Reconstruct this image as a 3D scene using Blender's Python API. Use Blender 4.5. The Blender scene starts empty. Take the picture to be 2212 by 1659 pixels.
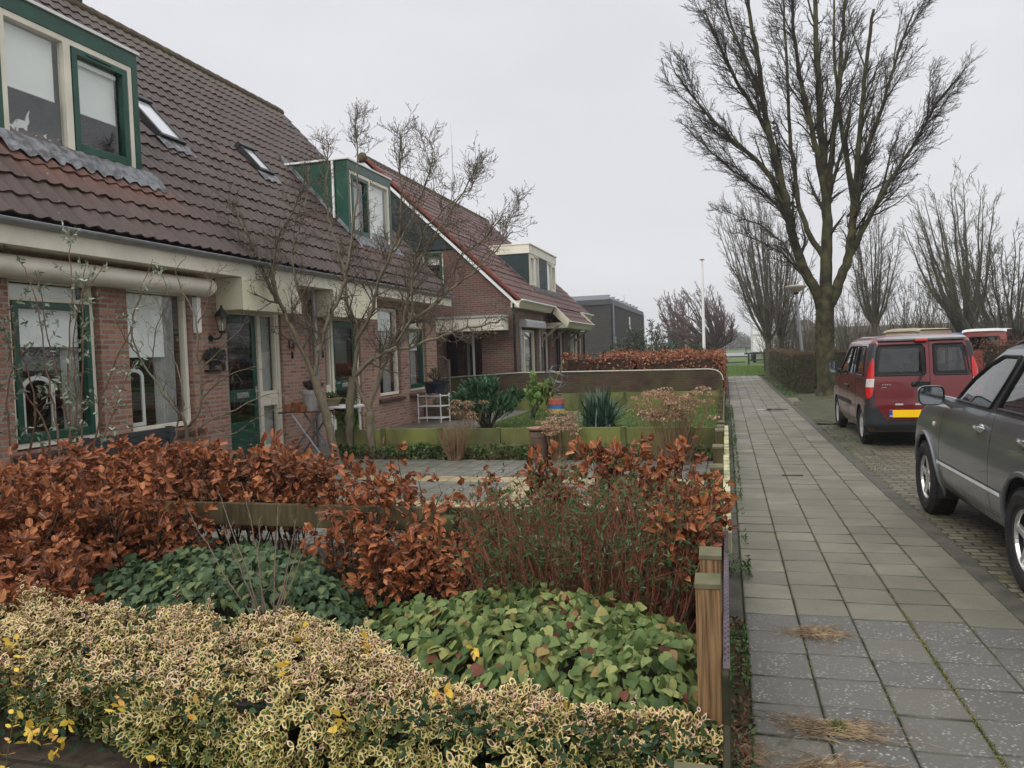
import bpy, math, random
import numpy as np
from mathutils import Vector, Matrix
from mathutils.geometry import tessellate_polygon
S = bpy.context.scene
COL = S.collection
R = math.radians
rnd = random.Random(7)
nrg = np.random.default_rng(7)

# ---------------------------------------------------------------- camera
YAW, PITCH, ROLL = R(15.6), R(2.35), 0.034
f0 = Vector((-math.sin(YAW)*math.cos(PITCH), math.cos(YAW)*math.cos(PITCH), -math.sin(PITCH)))
r0 = Vector((math.cos(YAW), math.sin(YAW), 0))
u0 = r0.cross(f0)
uu = u0*math.cos(ROLL) + r0*math.sin(ROLL)
rr = r0*math.cos(ROLL) - u0*math.sin(ROLL)
cd = bpy.data.cameras.new('camera'); cam = bpy.data.objects.new('camera', cd); COL.objects.link(cam)
M3 = Matrix((rr, uu, -f0)).transposed()
cam.matrix_world = Matrix.Translation((0, 0, 1.6)) @ M3.to_4x4()
cd.sensor_fit = 'HORIZONTAL'; cd.sensor_width = 36; cd.lens = 36*1661/2212
cd.clip_start = 0.05; cd.clip_end = 5000
S.camera = cam
FL = 1661.0
def ray(x, y): return f0*FL + rr*(x-1106) - uu*(y-829.5)
def atY(x, y, Y):                      # a real point on the plane Y = const seen in direction (x, y)
    d = ray(x, y); return Vector((0, 0, 1.6)) + d*(Y/d.y)

# ---------------------------------------------------------------- materials
MATS = {}
def nodes_of(name):
    m = bpy.data.materials.new(name); m.use_nodes = True
    nt = m.node_tree; b = nt.nodes['Principled BSDF']; MATS[name] = m
    return m, nt, b
def nd(nt, t, **kw):
    n = nt.nodes.new(t)
    for k, v in kw.items():
        if k in n.inputs: n.inputs[k].default_value = v
        else: setattr(n, k, v)
    return n
def c4(c): return (c[0], c[1], c[2], 1)
def ramp(nt, fac, stops, interp='LINEAR'):
    r = nt.nodes.new('ShaderNodeValToRGB'); e = r.color_ramp.elements; r.color_ramp.interpolation = interp
    while len(e) < len(stops): e.new(0.5)
    for i, (p, c) in enumerate(stops): e[i].position = p; e[i].color = c4(c)
    nt.links.new(fac, r.inputs['Fac']); return r.outputs['Color']
def mixc(nt, fac, a, b, mode='MIX'):
    m = nt.nodes.new('ShaderNodeMix'); m.data_type = 'RGBA'; m.blend_type = mode
    for s, v in ((m.inputs['Factor'], fac), (m.inputs[6], a), (m.inputs[7], b)):
        if hasattr(v, 'links') or isinstance(v, bpy.types.NodeSocket): nt.links.new(v, s)
        elif isinstance(v, (int, float)): s.default_value = v
        else: s.default_value = c4(v)
    return m.outputs[2]
def noise(nt, scale, detail=3, vec=None, rough=.55, dist=0, stretch=None):
    n = nd(nt, 'ShaderNodeTexNoise', Scale=scale, Detail=detail, Roughness=rough, Distortion=dist)
    if vec is None: vec = nt.nodes.new('ShaderNodeTexCoord').outputs['Object']
    if stretch:
        mp = nd(nt, 'ShaderNodeMapping', Scale=stretch); nt.links.new(vec, mp.inputs['Vector']); vec = mp.outputs['Vector']
    nt.links.new(vec, n.inputs['Vector']); return n.outputs['Fac']
def vor(nt, scale, vec=None, feat='F1', out='Distance'):
    n = nd(nt, 'ShaderNodeTexVoronoi', Scale=scale); n.feature = feat
    if vec is None: vec = nt.nodes.new('ShaderNodeTexCoord').outputs['Object']
    nt.links.new(vec, n.inputs['Vector']); return n.outputs[out]
def bump(nt, b, h, strength=.3, dist=.01):
    n = nd(nt, 'ShaderNodeBump', Strength=strength, Distance=dist); nt.links.new(h, n.inputs['Height'])
    nt.links.new(n.outputs['Normal'], b.inputs['Normal'])
def maprange(nt, v, a, b_, c=0, d=1):
    n = nt.nodes.new('ShaderNodeMapRange'); nt.links.new(v, n.inputs['Value'])
    for k, x in zip(('From Min', 'From Max', 'To Min', 'To Max'), (a, b_, c, d)): n.inputs[k].default_value = x
    return n.outputs['Result']
def attr(nt, name, out='Fac'):
    n = nt.nodes.new('ShaderNodeAttribute'); n.attribute_name = name; return n.outputs[out]

def M(name, col, rough=.6, col2=None, scale=6, detail=4, lo=.35, hi=.65, bmp=0, bscale=60, metal=0, spec=.28, coat=0, stretch=None, speck=None):
    if name in MATS: return MATS[name]
    m, nt, b = nodes_of(name)
    b.inputs['Roughness'].default_value = rough; b.inputs['Metallic'].default_value = metal
    b.inputs['Specular IOR Level'].default_value = spec
    if coat: b.inputs['Coat Weight'].default_value = coat; b.inputs['Coat Roughness'].default_value = .04
    if col2 is None: col2 = tuple(c*.78 for c in col)
    n = noise(nt, scale, detail, stretch=stretch)
    c = ramp(nt, n, [(lo, col2), (hi, col)])
    if speck:
        sc, th, scol = speck
        v = vor(nt, sc); msk = maprange(nt, v, th, th*.6); c = mixc(nt, msk, c, scol)
    nt.links.new(c, b.inputs['Base Color'])
    r2 = maprange(nt, n, .2, .8, max(0, rough-.1), min(1, rough+.1)); nt.links.new(r2, b.inputs['Roughness'])
    if bmp: bump(nt, b, noise(nt, bscale, 4, stretch=stretch), bmp, .005)
    return m

def brick_mat(name, cols, mortar, bw=.21, rh=.0625, ms=.011, moss=0, dirt=.5, horiz=False, bumpd=.006, rough=.85):
    m, nt, b = nodes_of(name)
    tc = nt.nodes.new('ShaderNodeTexCoord'); sx = nt.nodes.new('ShaderNodeSeparateXYZ')
    nt.links.new(tc.outputs['Object'], sx.inputs[0])
    cb = nt.nodes.new('ShaderNodeCombineXYZ')
    if horiz:
        nt.links.new(sx.outputs['X'], cb.inputs['X']); nt.links.new(sx.outputs['Y'], cb.inputs['Y'])
    else:
        ad = nd(nt, 'ShaderNodeMath', operation='ADD'); nt.links.new(sx.outputs['X'], ad.inputs[0]); nt.links.new(sx.outputs['Y'], ad.inputs[1])
        nt.links.new(ad.outputs[0], cb.inputs['X']); nt.links.new(sx.outputs['Z'], cb.inputs['Y'])
    # slight wobble
    br = nd(nt, 'ShaderNodeTexBrick', Scale=1.0)
    br.inputs['Mortar Size'].default_value = ms; br.inputs['Brick Width'].default_value = bw
    br.inputs['Row Height'].default_value = rh; br.inputs['Mortar Smooth'].default_value = .15; br.inputs['Bias'].default_value = 0
    br.inputs['Color1'].default_value = (0, 0, 0, 1); br.inputs['Color2'].default_value = (1, 1, 1, 1); br.inputs['Mortar'].default_value = (.5, .5, .5, 1)
    wv = nd(nt, 'ShaderNodeVectorMath', operation='ADD')
    nn = nd(nt, 'ShaderNodeTexNoise', Scale=9.0, Detail=2.0); nt.links.new(tc.outputs['Object'], nn.inputs['Vector'])
    ms_ = nd(nt, 'ShaderNodeVectorMath', operation='MULTIPLY_ADD'); nt.links.new(nn.outputs['Color'], ms_.inputs[0])
    ms_.inputs[1].default_value = (.008, .008, 0); ms_.inputs[2].default_value = (-.004, -.004, 0)
    nt.links.new(cb.outputs[0], wv.inputs[0]); nt.links.new(ms_.outputs[0], wv.inputs[1])
    nt.links.new(wv.outputs[0], br.inputs['Vector'])
    n = len(cols)
    c = ramp(nt, br.outputs['Color'], [((i+.5)/n, cc) for i, cc in enumerate(cols)])
    ns = noise(nt, 34, 4); c = mixc(nt, maprange(nt, ns, .3, .7, 0, .6), c, tuple(x*.5 for x in cols[0]), 'MIX')
    c = mixc(nt, br.outputs['Fac'], c, mortar)
    big = noise(nt, .9, 5); c = mixc(nt, maprange(nt, big, .42, .7, 0, dirt), c, tuple(x*.35 for x in cols[0]))
    if moss:
        g = noise(nt, 1.6, 6, rough=.65); g2 = maprange(nt, g, .62-.3*moss, .82-.3*moss, 0, .85)
        c = mixc(nt, g2, c, (.075, .085, .022))
    nt.links.new(c, b.inputs['Base Color']); b.inputs['Roughness'].default_value = rough; b.inputs['Specular IOR Level'].default_value = .25
    h = nd(nt, 'ShaderNodeMath', operation='SUBTRACT'); h.inputs[0].default_value = 1.0
    nt.links.new(br.outputs['Fac'], h.inputs[1])
    h2 = nd(nt, 'ShaderNodeMath', operation='MULTIPLY_ADD'); nt.links.new(ns, h2.inputs[0]); h2.inputs[1].default_value = .5; nt.links.new(h.outputs[0], h2.inputs[2])
    bump(nt, b, h2.outputs[0], .7, bumpd)
    return m

def glass_mat(name, tint=(.9, .93, .93), ior=1.5, rough=0.0, refl=1.0):
    m, nt, b = nodes_of(name); nt.nodes.remove(b)
    out = nt.nodes['Material Output']
    ge = nt.nodes.new('ShaderNodeNewGeometry'); dt = nd(nt, 'ShaderNodeVectorMath', operation='DOT_PRODUCT')
    nt.links.new(ge.outputs['Normal'], dt.inputs[0]); nt.links.new(ge.outputs['Incoming'], dt.inputs[1])
    ab = nd(nt, 'ShaderNodeMath', operation='ABSOLUTE'); nt.links.new(dt.outputs['Value'], ab.inputs[0])
    om = nd(nt, 'ShaderNodeMath', operation='SUBTRACT'); om.inputs[0].default_value = 1; nt.links.new(ab.outputs[0], om.inputs[1])
    pw = nd(nt, 'ShaderNodeMath', operation='POWER'); nt.links.new(om.outputs[0], pw.inputs[0]); pw.inputs[1].default_value = 4.5
    fr = nd(nt, 'ShaderNodeMath', operation='MULTIPLY_ADD'); nt.links.new(pw.outputs[0], fr.inputs[0]); fr.inputs[1].default_value = .9; fr.inputs[2].default_value = .07; t = nd(nt, 'ShaderNodeBsdfTransparent'); t.inputs[0].default_value = c4(tint)
    g = nd(nt, 'ShaderNodeBsdfGlossy', Roughness=rough); g.inputs[0].default_value = (1, 1, 1, 1)
    mx = nt.nodes.new('ShaderNodeMixShader')
    mul = nd(nt, 'ShaderNodeMath', operation='MULTIPLY', use_clamp=True); nt.links.new(fr.outputs[0], mul.inputs[0]); mul.inputs[1].default_value = refl
    nt.links.new(mul.outputs[0], mx.inputs[0]); nt.links.new(t.outputs[0], mx.inputs[1]); nt.links.new(g.outputs[0], mx.inputs[2])
    nt.links.new(mx.outputs[0], out.inputs[0]); return m

def leaf_mat(name, stops, rough=.5, transl=.25, margin=None, vein=0, spots=None, spec=.22):
    """stops: ramp over per-leaf random; margin=(colour stops) for variegated leaves"""
    m, nt, b = nodes_of(name); out = nt.nodes['Material Output']
    r = attr(nt, 'rnd'); c = ramp(nt, r, stops)
    if margin:
        sx = nt.nodes.new('ShaderNodeSeparateXYZ'); nt.links.new(attr(nt, 'luv', 'Vector'), sx.inputs[0])
        def mth(op, a, bb=None, cc=None):
            n = nd(nt, 'ShaderNodeMath', operation=op)
            for i, v in enumerate((a, bb, cc)):
                if v is None: continue
                if isinstance(v, (int, float)): n.inputs[i].default_value = v
                else: nt.links.new(v, n.inputs[i])
            return n.outputs[0]
        ex = mth('POWER', mth('ABSOLUTE', mth('MULTIPLY', sx.outputs[0], 3.6)), 2.0)
        ey = mth('POWER', mth('ABSOLUTE', mth('MULTIPLY', mth('SUBTRACT', sx.outputs[1], .5), 2.0)), 2.0)
        e = mth('ADD', ex, ey)
        nz = noise(nt, 130, 2); e = mth('ADD', e, mth('MULTIPLY', mth('SUBTRACT', nz, .5), .9))
        mc = ramp(nt, r, margin); c = mixc(nt, maprange(nt, e, .20, .34), c, mc)
    if vein:
        sx = nt.nodes.new('ShaderNodeSeparateXYZ'); nt.links.new(attr(nt, 'luv', 'Vector'), sx.inputs[0])
        ab = nd(nt, 'ShaderNodeMath', operation='ABSOLUTE'); nt.links.new(sx.outputs[0], ab.inputs[0])
        c = mixc(nt, maprange(nt, ab.outputs[0], .03, .008, 0, vein), c, tuple(min(1, x*1.5+.02) for x in stops[-1][1]))
        ad = nd(nt, 'ShaderNodeMath', operation='MULTIPLY_ADD'); nt.links.new(ab.outputs[0], ad.inputs[0]); ad.inputs[1].default_value = -1.0; nt.links.new(sx.outputs[1], ad.inputs[2])
        si = nd(nt, 'ShaderNodeMath', operation='MULTIPLY'); nt.links.new(ad.outputs[0], si.inputs[0]); si.inputs[1].default_value = 45.0
        sn = nd(nt, 'ShaderNodeMath', operation='SINE'); nt.links.new(si.outputs[0], sn.inputs[0])
        bump(nt, b, sn.outputs[0], .35, .002)
    if spots:
        nz = noise(nt, spots[0], 4); c = mixc(nt, maprange(nt, nz, spots[1], spots[1]+.12, 0, .8), c, spots[2])
    nt.links.new(c, b.inputs['Base Color']); b.inputs['Roughness'].default_value = rough; b.inputs['Specular IOR Level'].default_value = spec
    if transl:
        t = nt.nodes.new('ShaderNodeBsdfTranslucent'); nt.links.new(c, t.inputs['Color'])
        mx = nt.nodes.new('ShaderNodeMixShader'); mx.inputs[0].default_value = transl
        nt.links.new(b.outputs[0], mx.inputs[1]); nt.links.new(t.outputs[0], mx.inputs[2]); nt.links.new(mx.outputs[0], out.inputs[0])
    return m

# ---------------------------------------------------------------- objects
OFF = {}
def woff(o): return OFF.get(o.name, Vector((0, 0, 0)))
def setp(o, label=None, cat=None, group=None, kind=None):
    if label: o['label'] = label
    if cat: o['category'] = cat
    if group: o['group'] = group
    if kind: o['kind'] = kind
    return o
def thing(name, label, cat, loc=(0, 0, 0), group=None, rz=0):
    o = bpy.data.objects.new(name, None); COL.objects.link(o); o.location = loc; o.rotation_euler = (0, 0, rz)
    o.empty_display_size = .1
    OFF[o.name] = Vector(loc)
    return setp(o, label, cat, group)
def link(name, me, mat, parent=None, local=False):
    """mesh given in world coordinates unless local=True; vertices are moved to the root's base"""
    o = bpy.data.objects.new(name, me); COL.objects.link(o)
    if mat is not None:
        for mm in (mat if isinstance(mat, (list, tuple)) else [mat]): me.materials.append(mm)
    if parent is not None:
        o.parent = parent; off = woff(parent); OFF[o.name] = off
        if not local and off.length > 0: me.transform(Matrix.Translation(-off))
    return o

class MB:
    def __init__(s): s.v = []; s.f = []; s.mi = []; s.cm = 0
    def add(s, vs, fs):
        n = len(s.v); s.v += [tuple(v) for v in vs]
        for f in fs: s.f.append(tuple(i+n for i in f)); s.mi.append(s.cm)
        return s
    def box(s, x0, x1, y0, y1, z0, z1):
        return s.add([(x0,y0,z0),(x1,y0,z0),(x1,y1,z0),(x0,y1,z0),(x0,y0,z1),(x1,y0,z1),(x1,y1,z1),(x0,y1,z1)],
            [(0,3,2,1),(4,5,6,7),(0,1,5,4),(1,2,6,5),(2,3,7,6),(3,0,4,7)])
    def bm(s, mp, a0, a1, z0, z1, d0, d1):
        """box in (along, height, depth) coordinates mapped by mp"""
        p = [mp(a, z, d) for z in (z0, z1) for a, d in ((a0, d0), (a1, d0), (a1, d1), (a0, d1))]
        return s.add(p, [(0,3,2,1),(4,5,6,7),(0,1,5,4),(1,2,6,5),(2,3,7,6),(3,0,4,7)])
    def prism(s, poly, mp, d0, d1):
        """poly of (a, z) extruded from depth d0 to d1"""
        n = len(poly)
        v = [mp(a, z, d0) for a, z in poly] + [mp(a, z, d1) for a, z in poly]
        tr = tessellate_polygon([[Vector((a, z, 0)) for a, z in poly]])
        fs = [t for t in tr] + [tuple(i+n for i in reversed(t)) for t in tr]
        fs += [(i, (i+1) % n, (i+1) % n+n, i+n) for i in range(n)]
        return s.add(v, fs)
    def tube(s, pts, rad, n=8, cap=True, squash=None):
        pts = [Vector(p) for p in pts]
        if not hasattr(rad, '__len__'): rad = [rad]*len(pts)
        vs = []; ref = None
        for i, p in enumerate(pts):
            t = (pts[min(i+1, len(pts)-1)] - pts[max(i-1, 0)]).normalized()
            if ref is None:
                ref = t.cross(Vector((0, 0, 1))) if abs(t.z) < .9 else t.cross(Vector((1, 0, 0)))
            a = (ref - t*ref.dot(t)).normalized(); ref = a; b = t.cross(a)
            for k in range(n):
                an = 2*math.pi*k/n; vs.append(p + (a*math.cos(an) + b*math.sin(an))*rad[i])
        fs = [(i*n+k, i*n+(k+1) % n, (i+1)*n+(k+1) % n, (i+1)*n+k) for i in range(len(pts)-1) for k in range(n)]
        if cap: fs += [tuple(reversed(range(n))), tuple(range((len(pts)-1)*n, len(pts)*n))]
        return s.add(vs, fs)
    def lathe(s, prof, c, n=20, axis='Z', cap=True, a0=0, a1=2*math.pi):
        c = Vector(c); vs = []; full = abs(a1-a0-2*math.pi) < 1e-6; m = n if full else n+1
        for r_, h in prof:
            for k in range(m):
                an = a0+(a1-a0)*k/n; x, y = r_*math.cos(an), r_*math.sin(an)
                vs.append(c + Vector({'Z': (x, y, h), 'X': (h, x, y), 'Y': (x, h, y)}[axis]))
        fs = [(i*m+k, i*m+(k+1) % m, (i+1)*m+(k+1) % m, (i+1)*m+k) for i in range(len(prof)-1) for k in range(n)]
        if cap and full: fs += [tuple(reversed(range(m))), tuple(range((len(prof)-1)*m, len(prof)*m))]
        return s.add(vs, fs)
    def sphere(s, c, r_, n=10, sq=(1, 1, 1)):
        c = Vector(c); prof = [(math.sin(math.pi*i/n), -math.cos(math.pi*i/n)) for i in range(n+1)]
        vs = []
        for a, h in prof:
            for k in range(n*2):
                an = math.pi*k/n; vs.append(c+Vector((a*math.cos(an)*r_*sq[0], a*math.sin(an)*r_*sq[1], h*r_*sq[2])))
        m = 2*n
        return s.add(vs, [(i*m+k, i*m+(k+1) % m, (i+1)*m+(k+1) % m, (i+1)*m+k) for i in range(n) for k in range(m)])
    def build(s, name, mat, parent=None, smooth=False, bevel=0, local=False, seg=2, fix=True):
        me = bpy.data.meshes.new(name); me.from_pydata(s.v, [], s.f)
        if smooth: me.polygons.foreach_set('use_smooth', [True]*len(me.polygons))
        if any(s.mi): me.polygons.foreach_set('material_index', s.mi)
        o = link(name, me, mat, parent, local)
        if fix:
            import bmesh
            b = bmesh.new(); b.from_mesh(me); bmesh.ops.recalc_face_normals(b, faces=b.faces); b.to_mesh(me); b.free()
        me.update()
        if bevel:
            md = o.modifiers.new('bevel', 'BEVEL'); md.width = bevel; md.segments = seg; md.limit_method = 'ANGLE'; md.angle_limit = R(40)
            md.use_clamp_overlap = True
        if smooth: me.set_sharp_from_angle(angle=R(42))
        return o
def mX(X): return lambda a, z, d: Vector((X+d, a, z))       # facade facing +X
def mY(Y): return lambda a, z, d: Vector((a, Y-d, z))       # facade facing -Y

def grid_wall(mb, mp, a0, a1, z0, z1, holes, t, top=None):
    """wall with openings: cells between all edges; holes = (a0,a1,z0,z1); depth 0..-t"""
    A = sorted({a0, a1} | {h[0] for h in holes} | {h[1] for h in holes}); Z = sorted({z0, z1} | {h[2] for h in holes} | {h[3] for h in holes})
    def hole(i, j):
        if i < 0 or j < 0 or i >= len(A)-1 or j >= len(Z)-1: return True
        ca, cz = (A[i]+A[i+1])/2, (Z[j]+Z[j+1])/2
        return any(h[0] < ca < h[1] and h[2] < cz < h[3] for h in holes)
    for i in range(len(A)-1):
        for j in range(len(Z)-1):
            if hole(i, j): continue
            x0, x1, y0, y1 = A[i], A[i+1], Z[j], Z[j+1]
            q = lambda a, z, d: mp(a, z, d)
            mb.add([q(x0,y0,0),q(x1,y0,0),q(x1,y1,0),q(x0,y1,0)], [(0,1,2,3)])
            mb.add([q(x0,y0,-t),q(x1,y0,-t),q(x1,y1,-t),q(x0,y1,-t)], [(3,2,1,0)])
            for (di, dj, e) in ((-1,0,((x0,y0),(x0,y1))),(1,0,((x1,y1),(x1,y0))),(0,-1,((x1,y0),(x0,y0))),(0,1,((x0,y1),(x1,y1)))):
                if hole(i+di, j+dj):
                    (p, r_), (p2, r2) = e
                    mb.add([q(p,r_,0),q(p2,r2,0),q(p2,r2,-t),q(p,r_,-t)], [(0,1,2,3)])

# numpy tube batches -------------------------------------------------
def tubes_mesh(name, lines, mat, parent=None, sides=None, local=False):
    """lines: list of (points, radii)"""
    groups = {}
    for pts, rad in lines:
        mr = max(rad); sd = sides or (3 if mr < .012 else 5 if mr < .05 else 9)
        groups.setdefault((len(pts), sd), []).append((pts, rad))
    V = []; Fq = []; base = 0
    for (K, n), L in groups.items():
        P = np.array([[tuple(p) for p in l[0]] for l in L], float); Rd = np.array([l[1] for l in L], float)
        T = np.gradient(P, axis=1); T /= np.linalg.norm(T, axis=2, keepdims=True)+1e-9
        m = T.mean(axis=1); ref = np.where(np.abs(m[:, 2:3]) < .85, np.array([[0, 0, 1.]]), np.array([[1., 0, 0]]))[:, None, :]
        A = np.cross(T, np.broadcast_to(ref, T.shape)); A /= np.linalg.norm(A, axis=2, keepdims=True)+1e-9; B = np.cross(T, A)
        an = np.arange(n)*2*np.pi/n
        ring = P[:, :, None, :] + Rd[:, :, None, None]*(A[:, :, None, :]*np.cos(an)[None, None, :, None] + B[:, :, None, :]*np.sin(an)[None, None, :, None])
        N = len(L); V.append(ring.reshape(-1, 3))
        i = np.arange(N)[:, None, None]*K*n; k = np.arange(K-1)[None, :, None]*n; s = np.arange(n)[None, None, :]; s2 = (s+1) % n
        F = np.stack([base+i+k+s, base+i+k+s2, base+i+k+n+s2, base+i+k+n+s], -1).reshape(-1, 4)
        Fq.append(F); base += N*K*n
    V = np.concatenate(V); F = np.concatenate(Fq)
    me = raw_mesh(name, V, F, smooth=True)
    return link(name, me, mat, parent, local)
def raw_mesh(name, V, F, smooth=False, tri=None):
    me = bpy.data.meshes.new(name); me.vertices.add(len(V)); me.vertices.foreach_set('co', V.astype(np.float32).ravel())
    k = F.shape[1]
    loops = F.ravel().astype(np.int32); starts = np.arange(len(F), dtype=np.int32)*k; tot = np.full(len(F), k, np.int32)
    if tri is not None and len(tri):
        starts = np.concatenate([starts, len(loops)+np.arange(len(tri), dtype=np.int32)*3]); tot = np.concatenate([tot, np.full(len(tri), 3, np.int32)])
        loops = np.concatenate([loops, tri.ravel().astype(np.int32)])
    me.loops.add(len(loops)); me.loops.foreach_set('vertex_index', loops)
    me.polygons.add(len(starts)); me.polygons.foreach_set('loop_start', starts); me.polygons.foreach_set('loop_total', tot)
    if smooth: me.polygons.foreach_set('use_smooth', np.ones(len(starts), bool))
    me.update(calc_edges=True); me.validate(); return me

TM = {}
def tmpl(name, verts, quads, tris): TM[name] = (np.array(verts, float), np.array(quads, int).reshape(-1, 4), np.array(tris, int).reshape(-1, 3))
# x, y(along), z(up)
tmpl('oval', [(0,0,0),(-.23,.32,.03),(-.21,.7,.03),(0,1,-.04),(.21,.7,.03),(.23,.32,.03),(0,.34,-.03),(0,.7,-.03)],
     [(6,5,4,7),(1,6,7,2)], [(0,5,6),(0,6,1),(7,4,3),(2,7,3)])
tmpl('beech', [(0,0,0),(-.22,.22,.10),(-.29,.5,.02),(-.17,.8,.11),(0,1,-.10),(.19,.79,.0),(.29,.47,.12),(.22,.21,.02),(0,.3,-.04),(0,.7,-.02)],
     [(1,8,9,2),(8,7,6,9)], [(0,7,8),(0,8,1),(2,9,3),(9,6,5),(3,9,4),(9,5,4)])
tmpl('heart', [(0,.0,0),(-.22,-.12,-.02),(-.44,.08,-.06),(-.42,.38,-.03),(-.2,.75,-.05),(0,1,-.12),(.2,.75,-.05),(.42,.38,-.03),(.44,.08,-.06),(.22,-.12,-.02),(0,.4,.05)],
     [], [(0,1,10),(1,2,10),(2,3,10),(3,4,10),(4,5,10),(5,6,10),(6,7,10),(7,8,10),(8,9,10),(9,0,10)])
tmpl('thin', [(0,0,0),(-.13,.45,.02),(0,1,-.03),(.13,.45,.02)], [(0,3,2,1)], [])
tmpl('blade', [(-.03,0,0),(.03,0,0),(.028,.35,.03),(-.028,.35,.03),(.02,.7,.04),(-.02,.7,.04),(0,1,-.02)], [(0,1,2,3),(3,2,4,5)], [(5,4,6)])
tmpl('long', [(0,0,0),(-.12,.3,.03),(-.1,.7,.0),(0,1,-.1),(.1,.7,.0),(.12,.3,.03),(0,.3,-.01),(0,.7,-.03)],
     [(6,5,4,7),(1,6,7,2)], [(0,5,6),(0,6,1),(7,4,3),(2,7,3)])
def nrm(a): return a/(np.linalg.norm(a, axis=-1, keepdims=True)+1e-9)
def leaves(name, P, D, N, L, t, mat, parent=None, wid=1.0, rv=None, local=False):
    P = np.asarray(P, float); n = len(P)
    if n == 0: return None
    D = nrm(np.asarray(D, float)); N = np.asarray(N, float); Sx = nrm(np.cross(D, N)); N = np.cross(Sx, D)
    L = np.broadcast_to(np.asarray(L, float), (n,)); tv, q, tr = TM[t]
    w = wid*(1+nrg.uniform(-.15, .15, n)); zz = nrg.uniform(.4, 1.8, n)
    V = P[:, None] + L[:, None, None]*(tv[None, :, 0:1]*w[:, None, None]*Sx[:, None] + tv[None, :, 1:2]*D[:, None] + tv[None, :, 2:3]*zz[:, None, None]*N[:, None])
    k = len(tv); o = (np.arange(n)*k)[:, None, None]
    F = (q[None]+o).reshape(-1, 4) if len(q) else np.zeros((0, 4), int); T3 = (tr[None]+o).reshape(-1, 3) if len(tr) else None
    if len(F) == 0: me = raw_mesh(name, V.reshape(-1, 3), T3, smooth=True)
    else: me = raw_mesh(name, V.reshape(-1, 3), F, smooth=True, tri=T3)
    if rv is None: rv = nrg.random(n)
    a = me.attributes.new('rnd', 'FLOAT', 'POINT'); a.data.foreach_set('value', np.repeat(rv, k).astype(np.float32))
    uvv = np.zeros((n, k, 3), np.float32); uvv[:, :, 0] = tv[:, 0]; uvv[:, :, 1] = tv[:, 1]
    a = me.attributes.new('luv', 'FLOAT_VECTOR', 'POINT'); a.data.foreach_set('vector', uvv.ravel())
    return link(name, me, mat, parent, local)
def rdir(n, up=0.0, spread=1.0):
    d = nrg.normal(size=(n, 3)); d = nrm(d)*spread; d[:, 2] += up; return nrm(d)

# branches -----------------------------------------------------------
def jit(s): return Vector((rnd.gauss(0, s), rnd.gauss(0, s), rnd.gauss(0, s)))
def limb(pts, r0_, r1_, sub=3, wob=.0):
    """smooth a polyline of control points into points + radii (Catmull-Rom)"""
    P = [Vector(p) for p in pts]; out = []
    for i in range(len(P)-1):
        a = P[max(i-1, 0)]; b = P[i]; c = P[i+1]; d = P[min(i+2, len(P)-1)]
        for k in range(sub):
            t = k/sub
            q = .5*((2*b)+(c-a)*t+(2*a-5*b+4*c-d)*t*t+(3*b-a-3*c+d)*t**3); out.append(q+jit(wob))
    out.append(P[-1]); n = len(out)
    return out, [r0_+(r1_-r0_)*(i/(n-1))**.9 for i in range(n)]
def sprout(line, n, length, ang, up, r_frac, rmin, levels, out, lo=.15, hi=1.0, seg=5, wob=.12, out_c=None, tail=.5, minl=0, samp=None, zigzag=0):
    """side shoots on a (points, radii) line; levels = list of (n, length, ang, up) for the next orders"""
    pts, rad = line; m = len(pts)
    for i in range(n):
        t = lo+(hi-lo)*((i+rnd.random())/n); x = t*(m-1); k = min(int(x), m-2); fr = x-k
        p = pts[k].lerp(pts[k+1], fr); r_ = rad[k]+(rad[k+1]-rad[k])*fr; T = (pts[k+1]-pts[k]).normalized()
        pr = T.orthogonal().normalized(); pr.rotate(Matrix.Rotation(rnd.uniform(0, 2*math.pi), 3, T))
        if out_c is not None:
            o = (p-out_c); o.z = 0
            if o.length > .01: pr = (pr + o.normalized()*.7).normalized()
        a = ang*rnd.uniform(.6, 1.35); d = (T*math.cos(a)+pr*math.sin(a)).normalized()
        L = length*rnd.uniform(.55, 1.25)*(1-tail*t)
        if L < minl: continue
        P = [p]; q = p
        for s in range(seg):
            d = (d+Vector((0, 0, up))*(1.0/seg)+jit(wob)).normalized(); q = q+d*(L/seg); P.append(q)
        rs = max(rmin, min(r_*.85, r_frac*r_ if r_frac else r_*.5))
        RR = [max(rmin*.5, rs*(1-.85*s/seg)) for s in range(seg+1)]
        out.append((P, RR))
        if levels:
            ln = levels[0]; cnt = max(2, int(ln[0]*L/max(.01, length)))
            sprout((P, RR), cnt, ln[1]*min(1.2, L/length), ln[2], ln[3], r_frac, rmin, levels[1:], out, .12, 1, max(2, seg-1), wob, out_c, .45)
# ---------------------------------------------------------------- world and light
w = bpy.data.worlds.new("World"); S.world = w; w.use_nodes = True
nt = w.node_tree; bg = nt.nodes['Background']
sky = nt.nodes.new('ShaderNodeTexSky'); sky.sky_type = 'NISHITA'; sky.sun_disc = False
sky.sun_elevation = R(38); sky.sun_rotation = R(200); sky.air_density = 1.5; sky.dust_density = 4
hs = nd(nt, 'ShaderNodeHueSaturation', Saturation=.12); nt.links.new(sky.outputs[0], hs.inputs['Color'])
tc = nt.nodes.new('ShaderNodeTexCoord'); sx = nt.nodes.new('ShaderNodeSeparateXYZ'); nt.links.new(tc.outputs['Generated'], sx.inputs[0])
grad = ramp(nt, maprange(nt, sx.outputs['Z'], -.05, 1.0), [(0, (6.9, 7.0, 7.1)), (.25, (6.6, 6.7, 6.9)), (.47, (6.35, 6.4, 6.75)), (.60, (8.6, 8.6, 8.8)), (.8, (14, 14, 14.2)), (1, (19, 19, 19.2))])
cl = noise(nt, 1.6, 4, tc.outputs['Generated'], stretch=(1, 1, 2.5))
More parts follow.
